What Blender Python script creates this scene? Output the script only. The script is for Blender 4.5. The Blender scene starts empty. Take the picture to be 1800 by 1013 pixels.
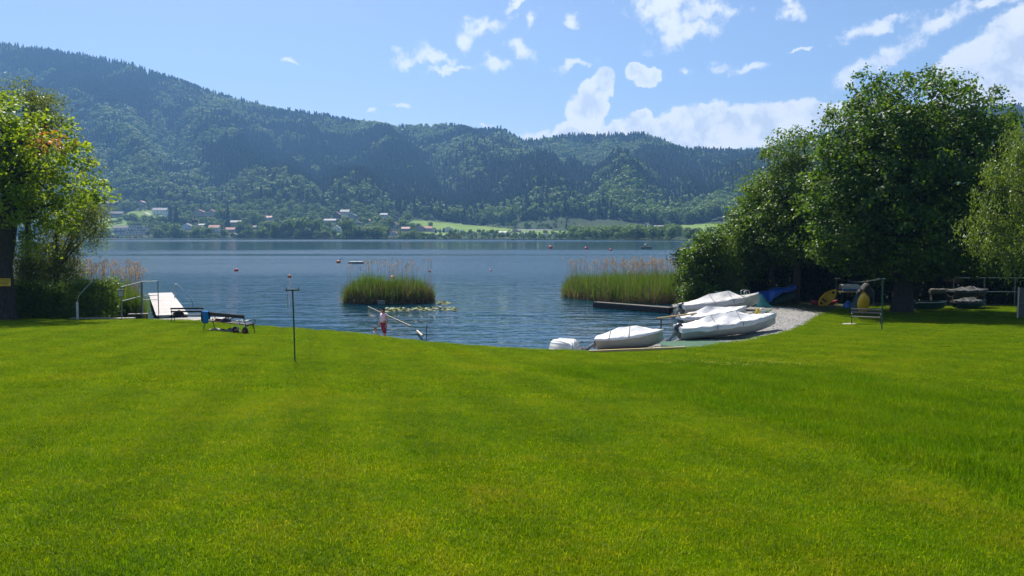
import bpy, math, random
import numpy as np
from mathutils import Vector, Matrix
rng = np.random.default_rng(7)
random.seed(7)
S = bpy.context.scene
COL = S.collection
R = math.radians
PI = math.pi

# ------------------------------------------------------------------ camera, sky, sun, exposure
F = 1413.0                      # focal length in pixels of the 1800 px wide photograph
EYE = 5.6                       # metres above the lake
HOR = 410.5
PITCH = math.atan((506.5 - HOR) / F)
cam_d = bpy.data.cameras.new('camera')
cam_d.sensor_width = 36.0
cam_d.lens = 36.0 * F / 1800.0
cam_d.clip_start = 0.1
cam_d.clip_end = 20000
cam = bpy.data.objects.new('camera', cam_d)
cam.location = (0, 0, EYE)
cam.rotation_euler = (PI / 2 - PITCH, 0, 0)
COL.objects.link(cam)
S.camera = cam

S.view_settings.view_transform = 'Standard'
S.view_settings.look = 'None'
S.view_settings.gamma = 1.0
S.view_settings.use_curve_mapping = False
S.view_settings.exposure = 0.75
S.render.engine = 'CYCLES'
S.cycles.use_denoising = True
S.cycles.max_bounces = 8
S.cycles.diffuse_bounces = 3
S.cycles.glossy_bounces = 3
S.cycles.transmission_bounces = 4
S.cycles.transparent_max_bounces = 8
S.cycles.volume_bounces = 0
S.cycles.sample_clamp_indirect = 6.0
S.cycles.caustics_reflective = False
S.cycles.caustics_refractive = False

SUN_EL = R(52)
SUN_AZ = R(-22)                 # measured from +Y (straight ahead) towards +X; the sun stands ahead and to the left
sun_dir = Vector((math.sin(SUN_AZ) * math.cos(SUN_EL), math.cos(SUN_AZ) * math.cos(SUN_EL), math.sin(SUN_EL)))
sd = bpy.data.lights.new('sun', 'SUN')
sd.energy = 5.0
sd.angle = R(0.5)
sd.color = (1.0, 0.95, 0.86)
sun = bpy.data.objects.new('sun', sd)
sun.rotation_euler = (-sun_dir).to_track_quat('-Z', 'Y').to_euler()
sun.location = (-60, 80, 120)
COL.objects.link(sun)


def ray(px, py):
    """unit direction in the world of a pixel of the photograph"""
    v = Vector(((px - 900) / F, 0, 0)) + Vector((0, math.cos(PITCH), -math.sin(PITCH))) \
        + Vector((0, math.sin(PITCH), math.cos(PITCH))) * (-(py - 506.5) / F)
    return v


def at(px, py, Y):
    v = ray(px, py)
    return Vector((0, 0, EYE)) + v * (Y / v.y)


def onz(px, py, z):
    v = ray(px, py)
    return Vector((0, 0, EYE)) + v * ((z - EYE) / v.z)


def project(x, y, z):
    """world point(s) -> pixel of the photograph (numpy)"""
    dz = z - EYE
    fw = y * math.cos(PITCH) - dz * math.sin(PITCH)
    up = y * math.sin(PITCH) + dz * math.cos(PITCH)
    return 900 + F * x / fw, 506.5 - F * up / fw


# ---- node helpers
def N(nt, kind, **kw):
    n = nt.nodes.new(kind)
    for k, v in kw.items():
        setattr(n, k, v)
    return n


def setin(nt, node, key, v):
    if isinstance(v, bpy.types.NodeSocket):
        nt.links.new(v, node.inputs[key])
    elif v is not None:
        node.inputs[key].default_value = v


def math_(nt, op, a, b=None, c=None, clamp=False):
    n = N(nt, 'ShaderNodeMath', operation=op, use_clamp=clamp)
    setin(nt, n, 0, a)
    setin(nt, n, 1, b)
    setin(nt, n, 2, c)
    return n.outputs[0]


def vmath(nt, op, a, b=None, s=None):
    n = N(nt, 'ShaderNodeVectorMath', operation=op)
    setin(nt, n, 0, a)
    if b is not None:
        setin(nt, n, 1, b)
    if s is not None:
        setin(nt, n, 'Scale', s)
    return n.outputs['Value'] if op in ('LENGTH', 'DOT_PRODUCT', 'DISTANCE') else n.outputs['Vector']


def noise(nt, vec, scale, detail=3, rough=0.55, out='Fac', dist=0.0):
    n = N(nt, 'ShaderNodeTexNoise')
    setin(nt, n, 'Vector', vec)
    n.inputs['Scale'].default_value = scale
    n.inputs['Detail'].default_value = detail
    n.inputs['Roughness'].default_value = rough
    n.inputs['Distortion'].default_value = dist
    return n.outputs[out]


def maprange(nt, v, a, b, c=0.0, d=1.0, smooth=False):
    n = N(nt, 'ShaderNodeMapRange', interpolation_type='SMOOTHSTEP' if smooth else 'LINEAR')
    setin(nt, n, 'Value', v)
    n.inputs['From Min'].default_value = a
    n.inputs['From Max'].default_value = b
    n.inputs['To Min'].default_value = c
    n.inputs['To Max'].default_value = d
    return n.outputs[0]


def ramp(nt, fac, stops):
    n = N(nt, 'ShaderNodeValToRGB')
    e = n.color_ramp.elements
    while len(e) < len(stops):
        e.new(0.5)
    for el, (p, c) in zip(e, stops):
        el.position = p
        el.color = (c[0], c[1], c[2], 1)
    setin(nt, n, 0, fac)
    return n.outputs[0]


def mixc(nt, fac, a, b, blend='MIX'):
    n = N(nt, 'ShaderNodeMix', data_type='RGBA', blend_type=blend)
    setin(nt, n, 0, fac)
    for k, v in ((6, a), (7, b)):
        if isinstance(v, bpy.types.NodeSocket):
            nt.links.new(v, n.inputs[k])
        else:
            n.inputs[k].default_value = (v[0], v[1], v[2], 1)
    return n.outputs[2]


# ---- the sky: Nishita with clouds at their bearings
W = bpy.data.worlds.new('World')
S.world = W
W.use_nodes = True
wt = W.node_tree
wt.nodes.clear()
sky = N(wt, 'ShaderNodeTexSky', sky_type='NISHITA')
sky.sun_disc = False
sky.sun_elevation = SUN_EL
sky.sun_rotation = SUN_AZ
sky.altitude = 500
sky.air_density = 1.0
sky.dust_density = 1.0
sky.ozone_density = 2.0
tc = N(wt, 'ShaderNodeTexCoord')
dirv = tc.outputs['Generated']
sx = N(wt, 'ShaderNodeSeparateXYZ')
wt.links.new(dirv, sx.inputs[0])
az = math_(wt, 'ARCTAN2', sx.outputs[0], sx.outputs[1])
el = math_(wt, 'ARCSINE', sx.outputs[2])
cmb = N(wt, 'ShaderNodeCombineXYZ')
wt.links.new(az, cmb.inputs[0])
wt.links.new(el, cmb.inputs[1])
P0 = cmb.outputs[0]


def warp(vec, scale, amt, detail):
    n = N(wt, 'ShaderNodeTexNoise')
    wt.links.new(vec, n.inputs['Vector'])
    n.inputs['Scale'].default_value = scale
    n.inputs['Detail'].default_value = detail
    n.inputs['Roughness'].default_value = 0.6
    return vmath(wt, 'SCALE', vmath(wt, 'SUBTRACT', n.outputs['Color'], (0.5, 0.5, 0.5)), s=amt)


Pc = vmath(wt, 'ADD', P0, warp(P0, 26.0, 0.030, 6))       # billowing edge of the cumulus
Pw = vmath(wt, 'ADD', P0, warp(P0, 22.0, 0.055, 7))       # torn edge of the wisps


def ellipse_field(P, items):
    f = None
    for (px, py, rx, ry, rot) in items:
        d = ray(px, py).normalized()
        a, e = math.atan2(d.x, d.y), math.asin(d.z)
        q = vmath(wt, 'SUBTRACT', P, (a, e, 0))
        if rot:
            n = N(wt, 'ShaderNodeVectorRotate', rotation_type='Z_AXIS')
            wt.links.new(q, n.inputs['Vector'])
            n.inputs['Angle'].default_value = R(-rot)
            q = n.outputs[0]
        q = vmath(wt, 'MULTIPLY', q, (F / rx, F / ry, 0))
        m = math_(wt, 'SUBTRACT', 1.0, vmath(wt, 'LENGTH', q))
        f = m if f is None else math_(wt, 'SMOOTH_MAX', f, m, 0.12)
    return f


cumulus = [  # px, py, half width, half height, tilt
    (1064, 148, 24, 28, 0), (1045, 172, 30, 36, 20), (1028, 205, 34, 46, 10), (1010, 235, 40, 24, 0), (1075, 240, 70, 26, 0),
    (1128, 214, 24, 24, 0), (1150, 235, 70, 34, 0), (1240, 228, 90, 46, 0), (1330, 222, 90, 42, 0), (1420, 216, 80, 36, 0), (1500, 220, 60, 40, 0),
    (1215, 262, 90, 30, 0), (1118, 124, 20, 16, 0), (1138, 135, 26, 15, 8),
    (1760, 120, 90, 62, 10), (1710, 130, 64, 50, 0), (1790, 90, 70, 60, 30), (1820, 60, 60, 50, 0), (1800, 190, 110, 60, 0), (1690, 175, 50, 40, 0),
    (1900, 120, 120, 100, 0)]
wisps = [
    (1170, 10, 70, 24, 0), (1190, 40, 52, 34, -15), (1215, 58, 72, 20, 14), (1240, 20, 50, 20, 0),
    (1540, 44, 62, 13, 8), (1652, 46, 58, 19, 18), (1560, 100, 52, 16, 42), (1500, 135, 46, 18, 40), (1535, 118, 32, 20, 0), (1745, 6, 50, 11, 12),
    (845, 50, 46, 16, 14), (815, 62, 20, 20, 0), (760, 98, 40, 17, -12), (705, 106, 26, 12, 14), (868, 114, 30, 17, -14), (915, 84, 30, 15, -22),
    (938, 42, 20, 11, 30), (1003, 40, 18, 11, 10), (1010, 114, 36, 7, 8), (905, 8, 22, 9, 20), (940, 236, 36, 12, 16),
    (1265, 123, 24, 10, 10), (1312, 124, 32, 8, 4), (1206, 127, 14, 9, 0), (1384, 16, 24, 16, -20), (850, 210, 18, 5, 0), (705, 188, 20, 6, 5),
    (655, 193, 12, 5, -10), (512, 109, 14, 4, 0), (790, 120, 50, 6, 10), (1405, 78, 16, 4, 10)]
fc = ellipse_field(Pc, cumulus)
fw_ = ellipse_field(Pw, wisps)
# the same broken cumulus all round the part of the sky that is out of view
far_az = maprange(wt, math_(wt, 'ABSOLUTE', az), R(38), R(50), 0, 1, True)
band = math_(wt, 'MULTIPLY', maprange(wt, el, 0.02, 0.12, 0, 1, True), maprange(wt, el, 0.45, 0.9, 1, 0.6, True))
around = maprange(wt, noise(wt, dirv, 4.5, 7, 0.6), 0.55, 0.70, 0, 1, True)
around = math_(wt, 'MULTIPLY', math_(wt, 'MULTIPLY', around, far_az), band)
n_c = noise(wt, P0, 70.0, 5, 0.6)
n_w = noise(wt, P0, 60.0, 6, 0.65)
dc = maprange(wt, math_(wt, 'ADD', fc, math_(wt, 'MULTIPLY', math_(wt, 'SUBTRACT', n_c, 0.5), 0.5)), 0.0, 0.20, 0, 1, True)
dw = maprange(wt, math_(wt, 'ADD', fw_, math_(wt, 'MULTIPLY', math_(wt, 'SUBTRACT', n_w, 0.5), 2.3)), -0.15, 0.80, 0, 0.95, True)
dens = math_(wt, 'MAXIMUM', math_(wt, 'MAXIMUM', dc, dw), math_(wt, 'MULTIPLY', around, 0.9))
# billows: brighter knobs, bluish grey hollows
bill = noise(wt, Pc, 34.0, 6, 0.6)
shade_c = math_(wt, 'SUBTRACT', math_(wt, 'ADD', bill, 0.05), math_(wt, 'MULTIPLY', maprange(wt, fc, 0.0, 0.7, 0, 1, True), 0.11))
ccol = ramp(wt, shade_c, [(0.37, (0.70, 0.75, 0.85)), (0.46, (0.88, 0.91, 0.95)), (0.54, (1.0, 1.0, 1.0))])
bg_sky = N(wt, 'ShaderNodeBackground')
hsv = N(wt, 'ShaderNodeHueSaturation')
hsv.inputs['Saturation'].default_value = 1.06
hsv.inputs['Hue'].default_value = 0.508
wt.links.new(sky.outputs[0], hsv.inputs['Color'])
wt.links.new(hsv.outputs[0], bg_sky.inputs['Color'])
bg_sky.inputs['Strength'].default_value = 0.072
bg_cl = N(wt, 'ShaderNodeBackground')
wt.links.new(ccol, bg_cl.inputs['Color'])
bg_cl.inputs['Strength'].default_value = 0.65
mixw = N(wt, 'ShaderNodeMixShader')
wt.links.new(dens, mixw.inputs[0])
wt.links.new(bg_sky.outputs[0], mixw.inputs[1])
wt.links.new(bg_cl.outputs[0], mixw.inputs[2])
wo = N(wt, 'ShaderNodeOutputWorld')
wt.links.new(mixw.outputs[0], wo.inputs['Surface'])

# ------------------------------------------------------------------ materials
MATS = {}


def newmat(name):
    m = bpy.data.materials.new(name)
    m.use_nodes = True
    m.node_tree.nodes.clear()
    MATS[name] = m
    return m, m.node_tree


def out(nt, sh, vol=False):
    o = N(nt, 'ShaderNodeOutputMaterial')
    nt.links.new(sh, o.inputs['Volume' if vol else 'Surface'])


def pm(name, c, rough=0.6, var=0.25, scale=8.0, bump=0.0, metal=0.0, stretch=None, c2=None, spec=0.5, bdist=.02):
    """plain principled material whose colour varies with a noise (grain, wear)"""
    m, nt = newmat(name)
    b = N(nt, 'ShaderNodeBsdfPrincipled')
    t = N(nt, 'ShaderNodeTexCoord')
    v = t.outputs['Object']
    if stretch:
        v = vmath(nt, 'MULTIPLY', v, stretch)
    n = noise(nt, v, scale, 5, 0.6)
    if c2 is None:
        c2 = tuple(x * (1 - var) for x in c)
        c1 = tuple(min(1, x * (1 + var * 0.6)) for x in c)
    else:
        c1 = c
    col = ramp(nt, n, [(0.32, c2), (0.68, c1)])
    nt.links.new(col, b.inputs['Base Color'])
    b.inputs['Roughness'].default_value = rough
    b.inputs['Metallic'].default_value = metal
    b.inputs['Specular IOR Level'].default_value = spec
    if bump:
        bp = N(nt, 'ShaderNodeBump')
        bp.inputs['Strength'].default_value = bump
        bp.inputs['Distance'].default_value = bdist
        nt.links.new(noise(nt, v, scale * 3, 5, 0.6), bp.inputs['Height'])
        nt.links.new(bp.outputs[0], b.inputs['Normal'])
    out(nt, b.outputs[0])
    return m


def leafmat(name, dark, mid, light, transl=0.45, rough=0.45, spec=0.35, tcol=None):
    """leaf: thin, lets light through; each leaf carries its own tint"""
    m, nt = newmat(name)
    a = N(nt, 'ShaderNodeAttribute', attribute_name='tint')
    col = ramp(nt, a.outputs['Fac'], [(0.0, dark), (0.5, mid), (1.0, light)])
    b = N(nt, 'ShaderNodeBsdfPrincipled')
    nt.links.new(col, b.inputs['Base Color'])
    b.inputs['Roughness'].default_value = rough
    b.inputs['Specular IOR Level'].default_value = spec
    tr = N(nt, 'ShaderNodeBsdfTranslucent')
    tc_ = mixc(nt, 1.0, col, tcol or (1.7, 1.6, 0.5), 'MULTIPLY')
    nt.links.new(tc_, tr.inputs['Color'])
    mx = N(nt, 'ShaderNodeMixShader')
    mx.inputs[0].default_value = transl
    nt.links.new(b.outputs[0], mx.inputs[1])
    nt.links.new(tr.outputs[0], mx.inputs[2])
    out(nt, mx.outputs[0])
    return m


# ------------------------------------------------------------------ mesh helpers
def tag(o, label=None, cat=None, group=None, kind=None):
    if label: o['label'] = label
    if cat: o['category'] = cat
    if group: o['group'] = group
    if kind: o['kind'] = kind
    return o


def empty(name, loc=(0, 0, 0), rotz=0.0, label=None, cat=None, group=None, kind=None):
    o = bpy.data.objects.new(name, None)
    o.location = loc
    o.rotation_euler = (0, 0, rotz)
    o.empty_display_size = 0.3
    COL.objects.link(o)
    return tag(o, label, cat, group, kind)


def link(name, me, parent=None, loc=None, rot=None, scale=None):
    o = bpy.data.objects.new(name, me)
    COL.objects.link(o)
    if parent: o.parent = parent
    if loc is not None: o.location = loc
    if rot is not None: o.rotation_euler = rot
    if scale is not None: o.scale = scale
    return o


def copy_tree(o, parent=None):
    c = o.copy()
    COL.objects.link(c)
    if parent: c.parent = parent
    for ch in list(o.children):
        copy_tree(ch, c)
    return c


def np_mesh(name, V, Fq, mat=None, smooth=False, attrs=None):
    """mesh from numpy arrays; Fq is (n,k) with k corners each"""
    V = np.asarray(V, dtype=np.float32)
    Fq = np.asarray(Fq, dtype=np.int32)
    k = Fq.shape[1]
    me = bpy.data.meshes.new(name)
    me.vertices.add(len(V))
    me.vertices.foreach_set('co', V.ravel())
    me.loops.add(Fq.size)
    me.loops.foreach_set('vertex_index', Fq.ravel())
    me.polygons.add(len(Fq))
    me.polygons.foreach_set('loop_start', np.arange(0, Fq.size, k, dtype=np.int32))
    me.polygons.foreach_set('loop_total', np.full(len(Fq), k, dtype=np.int32))
    if smooth:
        me.polygons.foreach_set('use_smooth', np.ones(len(Fq), dtype=bool))
    if attrs:
        for nm, (dom, arr) in attrs.items():
            at_ = me.attributes.new(nm, 'FLOAT', dom)
            at_.data.foreach_set('value', np.asarray(arr, dtype=np.float32))
    if mat: me.materials.append(mat)
    me.update(calc_edges=True)
    me.validate()
    return me


class MB:
    """collects shapes for ONE mesh"""
    def __init__(self):
        self.v, self.f = [], []

    def add(self, vs, fs):
        n = len(self.v)
        self.v += [tuple(p) for p in vs]
        self.f += [tuple(i + n for i in q) for q in fs]

    def box(self, c, s, rz=0.0, rx=0.0, ry=0.0, b=0.0):
        hx, hy, hz = s[0] / 2, s[1] / 2, s[2] / 2
        M = Matrix.Translation(c) @ Matrix.Rotation(rz, 4, 'Z') @ Matrix.Rotation(ry, 4, 'Y') @ Matrix.Rotation(rx, 4, 'X')
        if b <= 0:
            vs = [M @ Vector((x, y, z)) for x in (-hx, hx) for y in (-hy, hy) for z in (-hz, hz)]
            self.add(vs, [(0, 1, 3, 2), (4, 6, 7, 5), (0, 4, 5, 1), (2, 3, 7, 6), (0, 2, 6, 4), (1, 5, 7, 3)])
        else:
            b = min(b, hx * .9, hy * .9, hz * .9)
            rings = []
            for (z, ins) in ((-hz, b), (-hz + b, 0), (hz - b, 0), (hz, b)):
                X, Y = hx - ins, hy - ins
                cx, cy = min(b, X * .9), min(b, Y * .9)
                rings.append([M @ Vector(p) for p in ((X - cx, -Y, z), (X, -Y + cy, z), (X, Y - cy, z), (X - cx, Y, z), (-X + cx, Y, z), (-X, Y - cy, z), (-X, -Y + cy, z), (-X + cx, -Y, z))])
            self.loft(rings, True, True)

    def loft(self, rings, cap0=False, cap1=False, closed=True):
        n = len(rings[0])
        vs = [p for r in rings for p in r]
        fs = []
        for i in range(len(rings) - 1):
            for j in range(n if closed else n - 1):
                k = (j + 1) % n
                fs.append((i * n + j, i * n + k, (i + 1) * n + k, (i + 1) * n + j))
        if cap0: fs.append(tuple(range(n - 1, -1, -1)))
        if cap1: fs.append(tuple((len(rings) - 1) * n + j for j in range(n)))
        self.add(vs, fs)

    def tube(self, pts, r, n=8, cap=True):
        pts = [Vector(p) for p in pts]
        rr = r if isinstance(r, (list, tuple)) else [r] * len(pts)
        rings = []
        prev = None
        for i, p in enumerate(pts):
            d = (pts[min(i + 1, len(pts) - 1)] - pts[max(i - 1, 0)])
            if d.length < 1e-9: d = Vector((0, 0, 1))
            d.normalize()
            if prev is None:
                u = d.orthogonal().normalized()
            else:
                u = (prev - d * prev.dot(d))
                u = u.normalized() if u.length > 1e-6 else d.orthogonal().normalized()
            prev = u
            w = d.cross(u)
            rings.append([p + (u * math.cos(a) + w * math.sin(a)) * rr[i] for a in (2 * PI * k / n for k in range(n))])
        self.loft(rings, cap, cap)

    def lathe(self, prof, n=16, c=(0, 0, 0), axis='Z'):
        c = Vector(c)
        rings = []
        for (r, z) in prof:
            ring = []
            for k in range(n):
                a = 2 * PI * k / n
                p = Vector((max(r, 1e-4) * math.cos(a), max(r, 1e-4) * math.sin(a), z))
                if axis == 'Y': p = Vector((p.x, p.z, -p.y))
                if axis == 'X': p = Vector((p.z, p.y, -p.x))
                ring.append(c + p)
            rings.append(ring)
        self.loft(rings, True, True)

    def blob(self, c, r, nu=10, nv=7, wob=0.0, seed=0):
        rr = random.Random(seed)
        r = r if isinstance(r, (list, tuple)) else (r, r, r)
        rings = []
        for i in range(nv + 1):
            ph = PI * i / nv
            ring = []
            for k in range(nu):
                a = 2 * PI * k / nu
                w = 1 + wob * (rr.random() - .5) * 2
                s = max(math.sin(ph), 0.02)
                ring.append(Vector((c[0] + r[0] * w * s * math.cos(a), c[1] + r[1] * w * s * math.sin(a), c[2] - r[2] * w * math.cos(ph))))
            rings.append(ring)
        self.loft(rings, True, True)

    def mesh(self, name, mat, smooth=False):
        me = bpy.data.meshes.new(name)
        me.from_pydata(self.v, [], self.f)
        if smooth:
            me.polygons.foreach_set('use_smooth', np.ones(len(me.polygons), dtype=bool))
            try:
                me.set_sharp_from_angle(angle=R(48))
            except Exception:
                pass
        if mat: me.materials.append(mat)
        me.update()
        return me

    def build(self, name, mat, parent=None, smooth=False, loc=None, rot=None):
        return link(name, self.mesh(name, mat, smooth), parent, loc, rot)


def leaf_arrays(C, nrm, ln, wd, rg, droop=0.0, shape='kite'):
    """leaf faces at centres C with face normals nrm (both (n,3)); lengths ln, widths wd"""
    n = len(C)
    a = rg.normal(size=(n, 3))
    a[:, 2] -= droop * 2.0
    a -= nrm * (a * nrm).sum(1, keepdims=True)
    a /= np.linalg.norm(a, axis=1, keepdims=True) + 1e-9
    b = np.cross(nrm, a)
    ln = np.asarray(ln).reshape(-1, 1)
    wd = np.asarray(wd).reshape(-1, 1)
    fold = nrm * ln * 0.12
    V = np.empty((n, 4, 3))
    V[:, 0] = C - a * ln * 0.5
    V[:, 1] = C + b * wd * 0.5 + fold - a * ln * 0.05
    V[:, 2] = C + a * ln * 0.5 - fold * 0.8
    V[:, 3] = C - b * wd * 0.5 + fold - a * ln * 0.05
    return V.reshape(-1, 3), np.arange(4 * n).reshape(-1, 4)


def crown_mesh(name, ells, n_clumps, per, clump_r, leaf, mat, rg, shell=0.55, aspect=0.75, droop=0.0, up=0.5, tint=None, squash=0.7, hang=0.0):
    """leaves gathered in clumps spread through a union of ellipsoids (cx,cy,cz,rx,ry,rz)"""
    E = np.array(ells, dtype=float)
    vol = E[:, 3] * E[:, 4] * E[:, 5]
    pick = rg.choice(len(E), n_clumps, p=vol / vol.sum())
    d = rg.normal(size=(n_clumps, 3))
    d /= np.linalg.norm(d, axis=1, keepdims=True)
    rad = (shell + (1 - shell) * rg.random(n_clumps) ** 0.6) * (0.88 + 0.20 * rg.random(n_clumps))
    inner = rg.random(n_clumps) < 0.22
    rad[inner] *= rg.random(inner.sum())
    e = E[pick]
    cc = e[:, :3] + d * rad[:, None] * e[:, 3:6]
    outw = d
    # clumps that fall deep inside another lobe are of no use: move half of them out of the way
    cnt = rg.poisson(per, n_clumps)
    idx = np.repeat(np.arange(n_clumps), cnt)
    n = len(idx)
    off = np.clip(rg.normal(size=(n, 3)), -1.6, 1.6) * clump_r * (0.55 + 0.8 * rg.random(n_clumps))[idx][:, None]
    off[:, 2] *= squash
    if hang:
        off[:, 2] -= np.abs(rg.normal(size=n)) * hang
        off[:, :2] *= 0.7
    C = cc[idx] + off
    nr = outw[idx] * 0.45 + rg.normal(size=(n, 3)) * 0.6
    nr[:, 2] += up
    nr /= np.linalg.norm(nr, axis=1, keepdims=True)
    ln = leaf * (0.7 + 0.6 * rg.random(n))
    V, Fq = leaf_arrays(C, nr, ln, ln * aspect, rg, droop)
    base = rg.random(n_clumps)
    t = np.clip(0.25 + 0.5 * base[idx] + rg.normal(size=n) * 0.16, 0, 1) if tint is None else tint(C, base[idx], rg)
    return np_mesh(name, V, Fq, mat, False, {'tint': ('FACE', t)}), cc


def px_ell(px, py, Y, rx, ry, depth):
    """an ellipsoid of a crown, measured in the photograph at distance Y"""
    p = at(px, py, Y)
    k = Y / F
    return [p.x, p.y, p.z, rx * k, depth, ry * k]


def scatter_gn(name, pts, rot, scl, protos, seed=1, tilt=None):
    """one object of points that carries instances of the prototypes (for what nobody could count)"""
    me = bpy.data.meshes.new(name)
    me.vertices.add(len(pts))
    me.vertices.foreach_set('co', np.asarray(pts, dtype=np.float32).ravel())
    for nm, arr in (('rotz', rot), ('scl', scl)):
        a = me.attributes.new(nm, 'FLOAT', 'POINT')
        a.data.foreach_set('value', np.asarray(arr, dtype=np.float32))
    o = bpy.data.objects.new(name, me)
    COL.objects.link(o)
    ng = bpy.data.node_groups.new(name, 'GeometryNodeTree')
    ng.interface.new_socket('Geometry', in_out='INPUT', socket_type='NodeSocketGeometry')
    ng.interface.new_socket('Geometry', in_out='OUTPUT', socket_type='NodeSocketGeometry')
    gi = ng.nodes.new('NodeGroupInput')
    go = ng.nodes.new('NodeGroupOutput')
    jn = ng.nodes.new('GeometryNodeJoinGeometry')
    for p in protos:
        oi = ng.nodes.new('GeometryNodeObjectInfo')
        oi.inputs['Object'].default_value = p
        oi.inputs['As Instance'].default_value = True
        ng.links.new(oi.outputs['Geometry'], jn.inputs[0])
    iop = ng.nodes.new('GeometryNodeInstanceOnPoints')
    ng.links.new(gi.outputs[0], iop.inputs['Points'])
    ng.links.new(jn.outputs[0], iop.inputs['Instance'])
    iop.inputs['Pick Instance'].default_value = True
    rv = ng.nodes.new('FunctionNodeRandomValue')
    rv.data_type = 'INT'
    rv.inputs[4].default_value = 0
    rv.inputs[5].default_value = len(protos) - 1
    rv.inputs['Seed'].default_value = seed
    ng.links.new(rv.outputs[2], iop.inputs['Instance Index'])
    na = ng.nodes.new('GeometryNodeInputNamedAttribute')
    na.data_type = 'FLOAT'
    na.inputs['Name'].default_value = 'rotz'
    cx = ng.nodes.new('ShaderNodeCombineXYZ')
    ng.links.new(na.outputs['Attribute'], cx.inputs[2])
    e2r = ng.nodes.new('FunctionNodeEulerToRotation')
    ng.links.new(cx.outputs[0], e2r.inputs[0])
    ng.links.new(e2r.outputs[0], iop.inputs['Rotation'])
    nb = ng.nodes.new('GeometryNodeInputNamedAttribute')
    nb.data_type = 'FLOAT'
    nb.inputs['Name'].default_value = 'scl'
    ng.links.new(nb.outputs['Attribute'], iop.inputs['Scale'])
    ng.links.new(iop.outputs[0], go.inputs[0])
    md = o.modifiers.new('scatter', 'NODES')
    md.node_group = ng
    return o


def vnoise(x, y, seed=0):
    """smooth value noise (numpy)"""
    x = np.asarray(x, dtype=float)
    y = np.asarray(y, dtype=float)
    xi, yi = np.floor(x).astype(np.int64), np.floor(y).astype(np.int64)
    fx, fy = x - xi, y - yi
    fx, fy = fx * fx * (3 - 2 * fx), fy * fy * (3 - 2 * fy)

    def h(a, b):
        v = np.sin(a * 127.1 + b * 311.7 + seed * 74.7) * 43758.5453
        return v - np.floor(v)
    return (h(xi, yi) * (1 - fx) + h(xi + 1, yi) * fx) * (1 - fy) + (h(xi, yi + 1) * (1 - fx) + h(xi + 1, yi + 1) * fx) * fy


def fbm(x, y, seed=0, octv=4):
    s, a, t = 0, 1.0, 0
    for i in range(octv):
        s = s + a * vnoise(x * 2 ** i, y * 2 ** i, seed + i)
        t += a
        a *= 0.5
    return s / t


def in_poly(px, py, poly):
    px, py = np.asarray(px), np.asarray(py)
    r = np.zeros(px.shape, dtype=bool)
    n = len(poly)
    for i in range(n):
        x1, y1 = poly[i]
        x2, y2 = poly[(i + 1) % n]
        c = ((y1 > py) != (y2 > py)) & (px < (x2 - x1) * (py - y1) / (y2 - y1 + 1e-12) + x1)
        r ^= c
    return r

# ------------------------------------------------------------------ near ground: lawn, shore, gravel, lake
_sx = [-60, -30, -20, -14.3, -11.75, -7, -3.8, 0, 5, 8, 11, 13.6, 16, 20, 25, 60]
_ss = [.0715, .072, .0728, .0765, .079, .0835, .089, .0956, .0975, .0945, .087, .082, .079, .0755, .074, .072]
_xd = np.linspace(-60, 60, 481)


def smooth_tab(x, y, k):
    v = np.interp(_xd, x, y)
    ker = np.hanning(2 * k + 1)
    ker /= ker.sum()
    return np.convolve(np.pad(v, k, mode='edge'), ker, 'valid')


_sd = smooth_tab(_sx, _ss, 12)


def lawn_plane(x, y):
    s = np.interp(x, _xd, _sd)
    z = 3.9 - s * y
    z = z + 0.05 * (fbm(np.asarray(x) * .18 + 9, np.asarray(y) * .18, 3, 2) - .5) * np.clip(np.asarray(y) / 10 + .6, 0, 1)
    return np.where(z > 0.6, z, 0.36 + 0.24 * np.exp((np.minimum(z, 0.6) - 0.6) / 0.24))


def lawn_hit(px, py):
    v = ray(px, py)
    lo, hi = 2.0, 90.0
    for _ in range(50):
        m = (lo + hi) / 2
        p = Vector((0, 0, EYE)) + v * (m / v.y)
        if p.z > float(lawn_plane(p.x, p.y)): lo = m
        else: hi = m
    return Vector((0, 0, EYE)) + v * (lo / v.y)


_edge_px = [(400, 568), (450, 573), (520, 577), (590, 582), (660, 590), (710, 597), (760, 602), (830, 608), (900, 612), (1000, 616.5), (1100, 617.5),
            (1200, 612.5), (1290, 602), (1370, 588), (1410, 571), (1438, 554)]
_ep = [lawn_hit(*q) for q in _edge_px]
_ex = [-60, -30, -21, -17.5] + [p.x for p in _ep] + [_ep[-1].x + 1.6, _ep[-1].x + 3, _ep[-1].x + 5, 60]
_ey = [48.5, 48.3, 47.6, 47.4] + [min(p.y, 53) for p in _ep] + [53.5, 56, 58, 58]
_yed = smooth_tab(_ex, _ey, 3)
_yed = _yed + .30 * (fbm(_xd * 1.4, _xd * 0, 77, 3) - .5)
_wx = [-400, -60, -22, -18, -14.5, -11.75, -7, -3.8, 0, 2.8, 5, 7.9, 9.4, 10.6, 11.6, 12.4, 14, 18, 28, 60, 400]
_wy = [52.5, 52.5, 51.5, 50.5, 45.7, 44.6, 42.6, 39.4, 37.6, 37.6, 38.2, 40.4, 42.6, 46.9, 53, 58.8, 66, 80, 120, 210, 900]


def ye(x): return np.interp(x, _xd, _yed)
def yw(x): return np.interp(x, _wx, _wy)


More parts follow.
